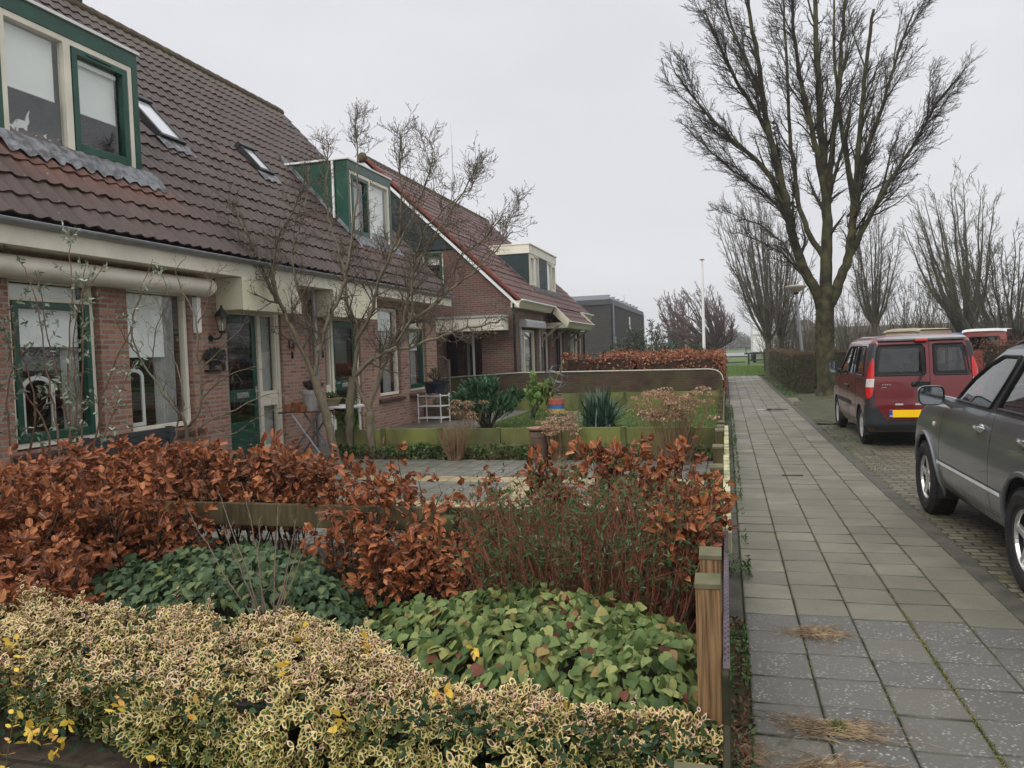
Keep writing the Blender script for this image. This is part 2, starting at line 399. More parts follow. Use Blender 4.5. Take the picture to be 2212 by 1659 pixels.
clouds = mixc(nt, maprange(nt, cl, .35, .65, 0, .75), (1.04, 1.04, 1.035), (.86, .86, .89))
cc = mixc(nt, 1.0, grad, clouds, 'MULTIPLY')
fin = mixc(nt, .88, hs.outputs[0], cc)
nt.links.new(fin, bg.inputs['Color']); bg.inputs['Strength'].default_value = .1
sd = bpy.data.lights.new('sun', 'SUN'); sd.energy = 1.3; sd.angle = R(30); sd.color = (1, .97, .93)
so = bpy.data.objects.new('sun', sd); COL.objects.link(so); so.rotation_euler = (R(50), 0, R(-20))
S.view_settings.view_transform = 'Standard'; S.view_settings.look = 'None'; S.view_settings.exposure = 0.4
S.render.engine = 'CYCLES'

# ---------------------------------------------------------------- setting materials
soil = M('soil', (.06, .042, .03), .9, (.02, .015, .01), 14, 6, bmp=.9, bscale=40)
def pave_mat(name, tint, near=False):
    m, nt, b = nodes_of(name); r = attr(nt, 'rnd')
    c = ramp(nt, r, [(0, tuple(x*.62 for x in tint)), (.3, tint), (.6, tuple(x*.85 for x in tint)), (.8, tuple(x*1.05 for x in tint)), (1, tuple(x*1.25 for x in tint))])
    n1 = noise(nt, 2.2, 6, rough=.7); c = mixc(nt, maprange(nt, n1, .42, .7, 0, .7), c, tuple(x*.45 for x in tint))
    g = noise(nt, 220, 3); c = mixc(nt, maprange(nt, g, .3, .75, 0, .35), c, tuple(x*.5 for x in tint))
    g2 = noise(nt, 90, 2); c = mixc(nt, maprange(nt, g2, .62, .72, 0, .45), c, (.30, .30, .26))
    # slabs laid near the viewer are bluish and lichen-speckled
    kd = attr(nt, 'kind2'); v = vor(nt, 48); big = noise(nt, 7, 3)
    thr = nd(nt, 'ShaderNodeMath', operation='MULTIPLY'); nt.links.new(maprange(nt, big, .38, .62), thr.inputs[0]); nt.links.new(kd, thr.inputs[1])
    sp = nd(nt, 'ShaderNodeMath', operation='MULTIPLY'); nt.links.new(maprange(nt, v, .36, .2), sp.inputs[0]); nt.links.new(thr.outputs[0], sp.inputs[1])
    cb = mixc(nt, maprange(nt, n1, .35, .7), (.060, .060, .060), (.095, .088, .074)); cb = mixc(nt, maprange(nt, g, .3, .7, 0, .5), cb, (.05, .05, .055))
    kk = nd(nt, 'ShaderNodeMath', operation='MULTIPLY'); nt.links.new(kd, kk.inputs[0]); kk.inputs[1].default_value = .85
    c = mixc(nt, kk.outputs[0], c, cb); c = mixc(nt, sp.outputs[0], c, (.30, .31, .29))
    sx = nt.nodes.new('ShaderNodeSeparateXYZ'); nt.links.new(attr(nt, 'luv', 'Vector'), sx.inputs[0])
    ed = sx.outputs[0]  # 1 at the slab rim
    c = mixc(nt, maprange(nt, ed, .55, 1.0, 0, .55), c, (.03, .04, .015))
    nt.links.new(c, b.inputs['Base Color'])
    wet = noise(nt, .35, 3); nt.links.new(maprange(nt, wet, .42, .6, .66, .38), b.inputs['Roughness']); b.inputs['Specular IOR Level'].default_value = .5
    bump(nt, b, g, .5, .003)
    return m
PV = pave_mat('pavement', (.152, .138, .098))
def slabs(name, x0, y0, nx, ny, sx_, sy, mat, z=0.0, gap=.007, tilt=.004, kindf=None, keep=None, jit_=.0015, thick=.05, rowoff=0, inset=.018):
    V = []; F = []; rv = []; kv = []; ev = []
    for i in range(nx):
        oo = rnd.uniform(-.5, .5)*rowoff
        for j in range(ny):
            if keep and not keep(x0+(i+.5)*sx_, y0+(j+.5)*sy): continue
            a, b_ = x0+i*sx_+gap/2+rnd.uniform(-jit_, jit_), x0+(i+1)*sx_-gap/2
            c, d = y0+oo+j*sy+gap/2+rnd.uniform(-jit_, jit_), y0+oo+(j+1)*sy-gap/2
            n = len(V); tl = [z+rnd.uniform(-tilt, tilt) for _ in range(4)]; e = .003
            V += [(a,c,z-thick),(b_,c,z-thick),(b_,d,z-thick),(a,d,z-thick),(a,c,tl[0]-e),(b_,c,tl[1]-e),(b_,d,tl[2]-e),(a,d,tl[3]-e),
                  (a+e,c+e,tl[0]),(b_-e,c+e,tl[1]),(b_-e,d-e,tl[2]),(a+e,d-e,tl[3])]
            g = inset; V += [(a+g,c+g,tl[0]),(b_-g,c+g,tl[1]),(b_-g,d-g,tl[2]),(a+g,d-g,tl[3])]
            ev += [1]*12+[0]*4
            F += [[n+q for q in f] for f in ((0,1,5,4),(1,2,6,5),(2,3,7,6),(3,0,4,7),(4,5,9,8),(5,6,10,9),(6,7,11,10),(7,4,8,11),(8,9,13,12),(9,10,14,13),(10,11,15,14),(11,8,12,15),(12,13,14,15))]
            r_ = rnd.random(); k = kindf(x0+(i+.5)*sx_, y0+(j+.5)*sy) if kindf else 0
            rv += [r_]*16; kv += [k]*16
    me = raw_mesh(name, np.array(V), np.array(F))
    a = me.attributes.new('rnd', 'FLOAT', 'POINT'); a.data.foreach_set('value', rv)
    a = me.attributes.new('kind2', 'FLOAT', 'POINT'); a.data.foreach_set('value', kv)
    uvv = np.zeros((len(V), 3), np.float32); uvv[:, 0] = ev
    a = me.attributes.new('luv', 'FLOAT_VECTOR', 'POINT'); a.data.foreach_set('vector', uvv.ravel())
    return link(name, me, mat)
def struct(o, label=None): o['kind'] = 'structure'; return o
def sheet(name, x0, x1, y0, y1, z, mat, nx=1, ny=1, amp=0, zf=None):
    mb = MB(); vs = []
    for j in range(ny+1):
        for i in range(nx+1):
            x = x0+(x1-x0)*i/nx; y = y0+(y1-y0)*j/ny
            zz = z + (rnd.uniform(-amp, amp) if amp else 0) + (zf(x, y) if zf else 0); vs.append((x, y, zz))
    mb.add(vs, [(j*(nx+1)+i, j*(nx+1)+i+1, (j+1)*(nx+1)+i+1, (j+1)*(nx+1)+i) for j in range(ny) for i in range(nx)])
    return struct(mb.build(name, mat, smooth=amp > 0 or zf is not None, fix=False))
field = M('field_grass', (.10, .135, .055), .9, (.07, .10, .04), .05, 5)
sheet('ground', -290, 490, -24, 1110, -.12, field)
grassg = M('lawn_green', (.085, .135, .03), .9, (.05, .085, .02), 5, 5, bmp=.8, bscale=120)
moss_joint = M('joint_moss', (.045, .05, .02), .95, (.018, .016, .01), 3, 5, bmp=.5, bscale=80)
sheet('pavement_bed', -.04, 1.70, -1.5, 41.3, -.014, moss_joint)
PW = .298
slabs('pavement', .072, -.02, 5, 139, PW, PW, PV, kindf=lambda x, y: (1.0 if y < 4.75-.06*x else 0.0)*rnd.uniform(.6, 1), rowoff=.10)['kind'] = 'structure'
kerbm = M('kerb_concrete', (.085, .08, .064), .8, (.045, .043, .032), 5, 5, bmp=.4, bscale=120)
mb = MB(); y = 0
while y < 41: mb.box(1.566, 1.69, y+.004, y+.996, -.16, -.004); y += 1.0
struct(mb.build('kerb', kerbm, bevel=.008))
mb = MB(); y = 4.55
while y < 41: mb.box(-.035, .064, y+.004, y+.996, -.12, rnd.uniform(-.006, .004)); y += 1.0
struct(mb.build('garden_kerb', kerbm, bevel=.006))
clink = brick_mat('clinker', [(.11, .095, .07), (.17, .15, .11), (.21, .185, .14), (.13, .11, .095)], (.035, .04, .018), .205, .10, .012, moss=.32, dirt=.35, horiz=True, bumpd=.008, rough=.6)
sheet('street', 1.69, 16, -3, 44, -.035, clink)
# tarmac road, verge and fields beyond the path
roadm = M('tarmac', (.23, .23, .235), .7, (.19, .19, .195), .4, 4)
sheet('lawn_verge', -60, 90, 41.3, 112, -.05, grassg, 40, 20, 0, lambda x, y: .10*math.sin(x*.25+y*.1)*math.sin(y*.13))
sheet('road', -290, 400, 112, 158, .03, roadm)
dm = M('dike_grass', (.15, .18, .09), .9, (.11, .14, .07), .02, 4)
mb = MB(); mb.add([(-290, 800, -.1), (490, 900, -.1), (490, 930, 6.2), (-290, 830, 6.2), (-290, 880, -.1), (490, 980, -.1)], [(0,1,2,3),(3,2,5,4)])
struct(mb.build('dike', dm, fix=False))
# garden beds, terraces, lawn
sheet('garden_bed', -16, -.035, 2.45, 5.9, -.01, soil, 160, 40, .012)
sheet('planting_bed', -6.3, -.035, 10.9, 12.9, -.01, soil, 70, 25, .012)
pg = pave_mat('terrace', (.155, .15, .125)); py = pave_mat('yellow_paver', (.36, .28, .15))
sheet('terrace_bed', -7.25, -.035, 5.9, 11.0, -.02, moss_joint)
isy = lambda x, y: (-4.9 < x < -.3) and (9.0 < y < 9.45 or 7.4 < y < 7.85) or (-2.6 < x < -2.0 and 7.4 < y < 9.4)
slabs('terrace', -7.2, 5.9, 34, 50, .21, .10, pg, z=.012, keep=lambda x, y: not isy(x, y) and x < -.05, rowoff=.1, inset=.008, tilt=.002)['kind'] = 'structure'
slabs('terrace_band', -7.2, 5.9, 34, 50, .21, .10, py, z=.013, keep=isy, rowoff=.0, inset=.008)['kind'] = 'structure'
sheet('lawn_soil', -5.2, -.1, 12.9, 20.5, -.005, grassg, 60, 60, .01)
sheet('side_path', -7.25, -5.2, 11.0, 20.5, -.008, pg)
slabs('garden_path', -7.2, 11.05, 7, 32, .295, .295, pg, z=.01, tilt=.002)['kind'] = 'structure'
sheet('neighbour_garden', -5.9, -.1, 20.8, 41, -.01, grassg, 20, 40, .01)
# brick path at lower left of the hedge
dk = brick_mat('dark_clinker', [(.06, .045, .032), (.095, .075, .055), (.12, .095, .07), (.07, .06, .05)], (.02, .02, .012), .21, .105, .012, moss=.25, dirt=.6, horiz=True, bumpd=.012, rough=.5)
mb = MB(); mb.add([(-16, -2, -.002), (-.035, -2, -.002), (-.035, 2.45, -.002), (-16, 2.45, -.002)], [(0,1,2,3)])
struct(mb.build('garden_walk', dk, fix=False))
# earth mound around the big tree, side crossing
earth = M('earth', (.075, .07, .045), .95, (.035, .045, .018), 3, 6, bmp=.8, bscale=50)
sheet('tree_earth', 1.69, 3.4, 16.2, 21.6, -.03, earth, 24, 50, .012, lambda x, y: .14*math.exp(-((x-2.7)**2+(y-22)**2)/1.2)+.02)
sheet('tree_mound', 2.0, 3.8, 21.6, 24.2, -.02, earth, 24, 30, .012, lambda x, y: .16*math.exp(-((x-2.72)**2+(y-23)**2)/.35))
yb = brick_mat('pale_clinker', [(.18, .165, .12), (.22, .20, .15), (.16, .14, .10)], (.07, .08, .04), .205, .10, .009, moss=.3, dirt=.3, horiz=True)
sheet('crossing', 1.69, 12, 21.6, 24.2, -.026, yb)
verge = M('verge', (.06, .075, .025), .95, (.04, .035, .02), 4, 5, bmp=.7, bscale=60)
sheet('hedge_strip', 1.69, 4.5, 24.2, 41, -.02, verge, 12, 60, .012)

# ---------------------------------------------------------------- house materials
cream = M('cream_paint', (.78, .73, .61), .45, (.64, .60, .50), 2, 6)
creamp = M('cream_panel', (.78, .74, .58), .5, (.66, .65, .44), 1.3, 5, lo=.3, hi=.6)
white = M('white_paint', (.78, .78, .76), .4, (.72, .72, .70), 4)
green = M('green_paint', (.012, .075, .048), .35, (.008, .055, .036), 4, coat=.3)
bgreen = M('board_green', (.022, .040, .042), .5, (.015, .028, .03), 3)
brickR = brick_mat('brick_orange', [(.30, .135, .09), (.45, .21, .14), (.54, .285, .195), (.37, .19, .15)], (.30, .28, .24), .215, .062, .011, dirt=.3)
brickD = brick_mat('brick_brown', [(.15, .065, .048), (.20, .09, .068), (.24, .11, .08), (.17, .085, .07)], (.17, .155, .135), .215, .062, .011, dirt=.35)
brickM = brick_mat('brick_mossy', [(.075, .04, .03), (.105, .055, .038), (.12, .07, .045)], (.06, .055, .04), .215, .062, .011, moss=.5, dirt=.6)
brickB = brick_mat('brick_dark', [(.05, .045, .042), (.07, .062, .058), (.085, .075, .068)], (.045, .042, .04), .215, .062, .011, dirt=.2)
sillm = M('sill_tile', (.09, .045, .038), .4, (.05, .03, .028), 9, bmp=.2)
lead = M('lead', (.20, .205, .22), .5, (.06, .06, .062), 9, 6, lo=.4, hi=.6, bmp=.5, bscale=30)
zinc = M('zinc', (.33, .34, .37), .4, (.25, .26, .28), 6, metal=.6)
black = M('black_paint', (.014, .014, .015), .45, (.01, .01, .01), 4)
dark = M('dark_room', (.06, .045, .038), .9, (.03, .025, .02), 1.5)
blindm = M('blind', (.88, .9, .88), .8, (.82, .85, .83), 2)
curtm = M('curtain', (.5, .5, .48), .9, (.4, .4, .39), 8, stretch=(1, 6, 1))
glass = glass_mat('window_glass', (.93, .95, .94), 1.5, 0, 1.3)
dglass = glass_mat('door_glass', (.30, .33, .31), 1.5, .06, 1.2)
greenwood = M('algae_wood', (.15, .20, .03), .9, (.09, .12, .02), 3, 6, bmp=.4, bscale=40)
metalm = M('steel', (.55, .55, .56), .3, (.45, .45, .46), 10, metal=.8)

def tile_mat(name, base, rust, moss, rscale=1.2, mamt=.6):
    m, nt, b = nodes_of(name)
    n1 = noise(nt, 1.1, 5); c = ramp(nt, n1, [(.3, tuple(x*.72 for x in base)), (.7, base)])
    n2 = noise(nt, 14, 5, rough=.7); c = mixc(nt, maprange(nt, n2, .4, .75, 0, .5), c, tuple(x*1.5 for x in base))
    tl_ = attr(nt, 'tile'); c = mixc(nt, maprange(nt, tl_, .4, 2.2, 0, .4), c, tuple(x*1.5 for x in base)); c = mixc(nt, maprange(nt, tl_, -.4, -2.2, 0, .6), c, tuple(x*.5 for x in base))
    st_ = noise(nt, 2.5, 5, stretch=(.4, 3, .4)); c = mixc(nt, maprange(nt, st_, .5, .75, 0, .5), c, tuple(x*.55 for x in base))
    r2 = noise(nt, rscale, 4); c = mixc(nt, maprange(nt, r2, .62, .75, 0, .35), c, rust)
    a = attr(nt, 'rnd'); c = mixc(nt, maprange(nt, a, 0, 1, 0, .85), c, rust)
    k = attr(nt, 'kind2'); mn = noise(nt, 6, 5); mm = nd(nt, 'ShaderNodeMath', operation='MULTIPLY'); nt.links.new(k, mm.inputs[0]); nt.links.new(maprange(nt, mn, .3, .6), mm.inputs[1])
    c = mixc(nt, mm.outputs[0], c, moss)
    v = vor(nt, 5.5); c = mixc(nt, maprange(nt, v, .05, .035, 0, .8), c, (.34, .33, .29))
    v = vor(nt, 11); c = mixc(nt, maprange(nt, v, .06, .045, 0, .6), c, (.30, .18, .08))
    nt.links.new(c, b.inputs['Base Color']); nt.links.new(maprange(nt, n2, .3, .7, .45, .65), b.inputs['Roughness'])
    bump(nt, b, noise(nt, 90, 3), .3, .003); b.inputs['Specular IOR Level'].default_value = .3; return m
tileA = tile_mat('roof_tile', (.060, .038, .031), (.15, .052, .026), (.10, .095, .035))
tileB = tile_mat('roof_tile_red', (.095, .045, .038), (.17, .055, .038), (.12, .11, .05))

def tiled_roof(name, y0, y1, Xe, Ze, slope_dx, dz, mat, parent, course=.345, tw=.214, amp=.030, lip=.028, holes=(), rustf=None, sx_=1, mossr=.5, endf=None, thick=.018):
    """roof plane from eave (Xe,Ze) rising towards -X by slope; wavy courses with a real step"""
    L = math.hypot(slope_dx, dz); u = (-slope_dx/L*sx_, dz/L); nrm_ = (dz/L*sx_, slope_dx/L)
    nrow = int(math.ceil(L/course)); npt = int((y1-y0)/tw*7)
    V = []; F = []; rv = []; kv = []; tv = []
    for r_ in range(nrow):
        s0, s1 = r_*course-.02, min(L, (r_+1)*course)
        base = len(V); off = rnd.uniform(-.003, .003); tj = [rnd.gauss(0, 1) for _ in range(int((y1-y0)/tw)+3)]
        for kind, s, h in ((0, s0, lip-.02), (1, s0, lip+thick-.02+.0), (2, s1, .0)):
            for i in range(npt+1):
                t = i/npt; y = y0+(y1-y0)*t; ph = (y/tw) % 1.0
                q_ = tj[int(y/tw+.35)-int(y0/tw)]; hh = (0.5+.5*math.cos(2*math.pi*ph))**1.6*amp + h + off + q_*.0022; tv.append(q_); s = s + (q_*.003 if kind < 2 else 0)
                V.append((Xe+u[0]*s+nrm_[0]*hh, y, Ze+u[1]*s+nrm_[1]*hh)); s = (s0, s0, s1)[kind]
                rv.append(rustf(y, s) if rustf else 0); kv.append(max(0, 1-(L-s)/mossr) if mossr else 0)
        w_ = npt+1
        for i in range(npt):
            yc = y0+(y1-y0)*(i+.5)/npt; sc = (s0+s1)/2; xc = Xe+u[0]*sc
            if any(h[0] < yc < h[1] and h[2] < xc < h[3] for h in holes): continue
            F.append((base+i, base+i+1, base+w_+i+1, base+w_+i)); F.append((base+w_+i, base+w_+i+1, base+2*w_+i+1, base+2*w_+i))
    me = raw_mesh(name, np.array(V), np.array(F), smooth=True)
    a = me.attributes.new('rnd', 'FLOAT', 'POINT'); a.data.foreach_set('value', rv)
    a = me.attributes.new('kind2', 'FLOAT', 'POINT'); a.data.foreach_set('value', kv)
    a = me.attributes.new('tile', 'FLOAT', 'POINT'); a.data.foreach_set('value', tv)
    o = link(name, me, mat, parent); me.set_sharp_from_angle(angle=R(50)); return o

def frame(mb, mp, a0, a1, z0, z1, w_, d0, d1, wb=None):
    wb = wb or w_
    mb.bm(mp, a0, a0+w_, z0, z1, d0, d1); mb.bm(mp, a1-w_, a1, z0, z1, d0, d1)
    mb.bm(mp, a0+w_, a1-w_, z0, z0+wb, d0, d1); mb.bm(mp, a0+w_, a1-w_, z1-w_, z1, d0, d1)
def window(par, mp, a0, a1, z0, z1, trans=None, case=None, rec=-.07, blind=None, fw=.06, fm=None, curtain=None, gm=None, sill=True, casemat=None, cfw=.075):
    """frame (with transom and casements), panes and blinds; case = list of (b0, b1) spans fitted with casements"""
    mb = MB(); d0, d1 = rec-.09, rec
    frame(mb, mp, a0, a1, z0, z1, fw, d0, d1)
    zt = z1-fw
    if trans: mb.bm(mp, a0+fw, a1-fw, trans-.025, trans+.025, d0, d1); zt = trans-.025
    f = mb.build('window', fm or cream, par, bevel=.006)
    spans = case or []
    cuts = sorted({a0+fw, a1-fw} | {x for s in spans for x in s})
    for s in spans:
        m2 = MB(); frame(m2, mp, s[0]+.004, s[1]-.004, z0+fw+.004, zt-.004, cfw, d0+.02, d1+.018, cfw+.02)
        m2.build('casement', casemat or green, f, bevel=.006)
    zz = [(z0+fw, zt)] + ([(trans+.025, z1-fw)] if trans else [])
    m3 = MB()
    for (p, q) in zz: m3.add([mp(a, z, d0+.045) for a, z in ((a0+fw-.01, p-.01), (a1-fw+.01, p-.01), (a1-fw+.01, q+.01), (a0+fw-.01, q+.01))], [(0,1,2,3)])
    m3.build('pane', gm or glass, f, fix=False)
    if blind:
        for (b0, b1, zb) in blind:
            MB().bm(mp, b0, b1, zb, z1-fw-.01, d0-.035, d0-.03).bm(mp, b0, b1, zb-.02, zb, d0-.042, d0-.025).build('blind', blindm, f)
    if curtain:
        for (b0, b1) in curtain:
            n = 40; vs = []
            for i in range(n+1):
                a = b0+(b1-b0)*i/n; dd = -.10+.02*math.sin(i*1.3)
                vs += [mp(a, z0+.03, d0+dd), mp(a, z1-.05, d0+dd)]
            MB().add(vs, [(2*i, 2*i+2, 2*i+3, 2*i+1) for i in range(n)]).build('curtain', curtm, f, smooth=True, fix=False)
    return f

# ================================================================ terraced houses
XF = -7.2; fm = mX(XF); XR = -11.45; ZR = 8.30
def roofz(x): return 3.13 + 1.1*(-6.72 - x)
def dormer1(par, y0, y1, wins, cheek):
    XD = -7.72; zt = 5.87; zb = 4.16; m = mX(XD)
    xr = -6.72-(zt-3.13)/1.1
    g = MB()
    g.bm(m, y0, y1, 5.64, zt-.035, -.10, .03)                       # fascia
    g.bm(m, y0, y0+.10, zb-.03, 5.64, -.10, .03); g.bm(m, y1-.10, y1, zb-.03, 5.64, -.10, .03)
    d = g.build('dormer', green, par, bevel=.004)
    for (ya, yb_) in ((y0+.012, y0+.05), (y1-.05, y1-.012)):
        poly = [(XD-.10, roofz(XD-.1)-.05), (XD-.10, zt-.04), (xr-.1, zt-.04), (xr-.1, roofz(xr-.1)-.05)]
        MB().prism(poly, lambda a, z, dd, yy=None: Vector((a, dd, z)), ya, yb_).build('cheek', green, d)
    t = MB(); t.box(xr-.45, XD+.06, y0-.03, y1+.03, zt-.035, zt+.005); t.build('roof_edge', white, d, bevel=.004)
    if cheek:
        MB().tube([(XD-.30, y0-.03, zt-.05), (XD-.30, y0-.03, roofz(XD-.3)+.05)], .028, 10).build('downpipe', white, d, smooth=True)
        MB().prism([(XD+.02, roofz(XD)+.03), (xr-.1, roofz(xr-.1)+.04), (xr-.1, roofz(xr-.1)+.16), (XD+.02, roofz(XD)+.14)], lambda a, z, dd: Vector((a, dd, z)), y0-.004, y0+.010).build('flashing', lead, d)
    # lead apron below the sill
    n = 60; vs = []
    for i in range(n+1):
        y = y0-.06+(y1-y0+.25)*i/n; wv = .02*math.cos(2*math.pi*y/.214)
        e_ = .28+rnd.uniform(-.015, .015); vs += [(XD+.012, y, zb+.05), (XD+.05, y, roofz(XD+.05)+.10+wv*.3), (XD+.18, y, roofz(XD+.18)+.095+wv*1.2), (XD+e_, y, roofz(XD+e_)+.075+wv*1.5)]
    MB().add(vs, [(4*i+k, 4*i+4+k, 4*i+5+k, 4*i+1+k) for i in range(n) for k in (0, 1, 2)]).build('lead_apron', lead, d, smooth=True, fix=False)
    return d
def skylight(par, y0, y1, xa, xb):
    """roof window between x = xa (top) and xb (bottom)"""
    def q(x, y, h): return Vector((x+.74*h, y, roofz(x)+.673*h))
    k = MB(); h0, h1 = .0, .11; w_ = .055
    def bar(x0, x1, ya, yb_, hh=h1): k.add([q(x0,ya,h0),q(x1,ya,h0),q(x1,yb_,h0),q(x0,yb_,h0),q(x0,ya,hh),q(x1,ya,hh),q(x1,yb_,hh),q(x0,yb_,hh)], [(0,3,2,1),(4,5,6,7),(0,1,5,4),(1,2,6,5),(2,3,7,6),(3,0,4,7)])
    bar(xa, xb, y0, y0+w_); bar(xa, xb, y1-w_, y1); bar(xa-.07, xa, y0-.01, y1+.01, .14); bar(xb, xb+.05, y0, y1)
    o = k.build('skylight', black, par, bevel=.006)
    k = MB(); k.add([q(xa,y0+w_,.085),q(xb,y0+w_,.085),q(xb,y1-w_,.085),q(xa,y1-w_,.085)], [(0,1,2,3)]); k.build('pane', skyg, o, fix=False)
    n = 24; vs = []
    for i in range(n+1):
        y = y0-.1+(y1-y0+.2)*i/n; wv = .018*math.cos(2*math.pi*y/.214)
        vs += [q(xb+.05, y, .06), q(xb+.2, y, .045+wv)]
    MB().add(vs, [(2*i, 2*i+2, 2*i+3, 2*i+1) for i in range(n)]).build('apron', lead, o, smooth=True, fix=False)
skyg = M('skylight_glass', (.5, .52, .55), .05, (.45, .47, .5), 1, spec=.8)
def door(par, mp, leaf, side, frame_, z0, z1, upper=(1.22, None), slot=True, fr=.07):
    f = MB(); a0, a1 = frame_; d0, d1 = -.17, -.05
    f.bm(mp, a0, a0+fr, z0-.02, z1, d0, d1); f.bm(mp, a1-fr, a1, z0-.02, z1, d0, d1); f.bm(mp, a0+fr, a1-fr, z1-fr, z1, d0, d1)
    mid = (leaf[1]+side[0])/2 if side[0] > leaf[0] else (leaf[0]+side[1])/2
    f.bm(mp, mid-.035, mid+.035, z0-.02, z1-fr, d0, d1)
    s0, s1 = side; f.bm(mp, s0, s1, .86, 1.10, d0+.01, d1-.03); f.bm(mp, s0, s1, z0-.02, z0+.08, d0, d1-.02)
    f.bm(mp, s0, s0+.035, z0+.08, .86, d0+.02, d1-.02); f.bm(mp, s1-.035, s1, z0+.08, .86, d0+.02, d1-.02)
    f.bm(mp, s0, s0+.035, 1.10, z1-fr, d0+.02, d1-.02); f.bm(mp, s1-.035, s1, 1.10, z1-fr, d0+.02, d1-.02)
    fo = f.build('door_frame', cream, par, bevel=.006)
    MB().add([mp(a, z, -.12) for a, z in ((s0, z0), (s1, z0), (s1, z1-fr), (s0, z1-fr))], [(0,1,2,3)]).build('side_pane', glass, fo, fix=False)
    n = 24; vs = []
    for i in range(n+1):
        a = s0+(s1-s0)*i/n; vs += [mp(a, z0, -.2+.012*math.sin(i*2.1)), mp(a, z1-fr, -.2+.012*math.sin(i*2.1))]
    MB().add(vs, [(2*i, 2*i+2, 2*i+3, 2*i+1) for i in range(n)]).build('net_curtain', curtm, fo, smooth=True, fix=False)
    l0, l1 = leaf; g = MB(); dd0, dd1 = -.13, -.085; st = .10
    g.bm(mp, l0, l0+st, z0, z1-fr-.005, dd0, dd1); g.bm(mp, l1-st, l1, z0, z1-fr-.005, dd0, dd1)
    for (p, q) in ((z0, z0+.02), (.58, .66), (.98, 1.16), (z1-fr-.13, z1-fr-.005)): g.bm(mp, l0+st, l1-st, p, q, dd0, dd1)
    zz = z0+.02
    while zz < .57: g.bm(mp, l0+st, l1-st, zz+.003, min(zz+.093, .58), dd0+.012, dd1-.006); zz += .096
    do = g.build('door', green, par, bevel=.004)
    MB().add([mp(a, z, -.105) for a, z in ((l0+st-.01, .65), (l1-st+.01, .65), (l1-st+.01, .99), (l0+st-.01, .99))], [(0,1,2,3)]).add([mp(a, z, -.105) for a, z in ((l0+st-.01, 1.15), (l1-st+.01, 1.15), (l1-st+.01, z1-fr-.12), (l0+st-.01, z1-fr-.12))], [(0,1,2,3)]).build('door_pane', dglass, do, fix=False)
    c = (l0+l1)/2
    MB().bm(mp, c-.15, c+.15, 1.03, 1.115, dd1, dd1+.014).bm(mp, c-.13, c+.13, 1.045, 1.10, dd1+.014, dd1+.02).build('letter_slot', metalm, do, bevel=.004)
    h = l1-.05 if side[0] > leaf[0] else l0+.05
    MB().bm(mp, h-.018, h+.018, .98, 1.2, dd1, dd1+.008).tube([mp(h, 1.12, dd1+.008), mp(h, 1.12, dd1+.05), mp(h+(-.1 if side[0] > leaf[0] else .1), 1.12, dd1+.055)], .009, 8).build('handle', metalm, do)

def brick_sill(par, mp, a0, a1, z):
    mb = MB(); a = a0
    while a < a1-.03:
        mb.prism([(0, z-.11), (.075, z-.12), (.075, z-.07), (-.05, z-.02)], lambda d, zz, aa: mp(aa, zz, d), a+.004, min(a+.105, a1)-.004); a += .105
    return mb.build('window_sill', sillm, par, bevel=.003)
def house_shell(name, label, y0, y1, holes, rustf, rholes, gables):
    h = thing(name, label, 'house', (XF, y0, 0))
    mb = MB(); grid_wall(mb, fm, y0, y1, -.1, 3.0, holes, .3)
    mb.build('wall', brickR, h, fix=False)
    gb = MB()
    for yy, inn in gables:
        poly = [(-7.55, -.1), (-7.55, roofz(-7.55)-.08), (XR, ZR-.06), (2*XR+7.2, roofz(-7.2)-.3), (2*XR+7.2, -.1)]
        gb.prism(poly, lambda a, z, d: Vector((a, d, z)), yy, yy+inn)
    gb.box(2*XR+7.0, 2*XR+7.2, y0+.02, y1-.02, -.1, 3.0)
    gb.build('gable', brickR, h)
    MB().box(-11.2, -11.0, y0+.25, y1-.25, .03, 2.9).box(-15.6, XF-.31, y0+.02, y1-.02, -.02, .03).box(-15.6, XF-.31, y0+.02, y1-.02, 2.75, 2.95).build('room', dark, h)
    tiled_roof('roof', y0, y1, -6.72, 3.13, XR+6.72 if False else -(XR+6.72), ZR-3.13, tileA, h, holes=rholes, rustf=rustf)
    tiled_roof('rear_roof', y0, y1, 2*XR+6.72, 3.13, -(XR+6.72), ZR-3.13, tileA, h, sx_=-1)
    MB().add([(-6.68, y0, 3.12), (-6.68, y1, 3.12), (XR, y1, ZR-.02), (XR, y0, ZR-.02)], [(0,1,2,3)]).build('roof_deck', black, h, fix=False) if False else None
    # eaves: fascia board, gutter
    f = MB(); f.box(-6.79, -6.75, y0, y1, 2.83, 3.03); f.box(-7.2, -6.79, y0, y1, 2.835, 2.86)
    f.build('fascia', cream, h, bevel=.003)
    n = 8; pr = [(-6.70+.062*math.cos(math.pi+math.pi*i/n), 3.075+.055*math.sin(math.pi+math.pi*i/n)) for i in range(n+1)]
    pr2 = [(a, z+.006) for a, z in reversed([(-6.70+.055*math.cos(math.pi+math.pi*i/n), 3.075+.048*math.sin(math.pi+math.pi*i/n)) for i in range(n+1)])]
    MB().prism(pr+pr2, lambda a, z, d: Vector((a, d, z)), y0, y1).build('gutter', zinc, h)
    # ridge tiles
    rt = MB(); y = y0
    while y < y1-.05:
        ye = min(y+.36, y1); rt.lathe([(.125, 0), (.115, ye-y+.02)], (XR, y, ZR-.03), 10, 'Y', cap=False, a0=0, a1=2*math.pi); y += .34
    rt.build('ridge_tiles', ridgem, h, smooth=True)
    return h
ridgem = M('ridge_tile', (.115, .09, .045), .8, (.075, .05, .038), 8, 5, lo=.4, hi=.6, bmp=.4, bscale=40)
W1 = [(6.36, 7.56, .72, 2.62), (8.01, 9.21, .72, 2.62)]; D1 = (9.98, 11.47, -.1, 2.40)
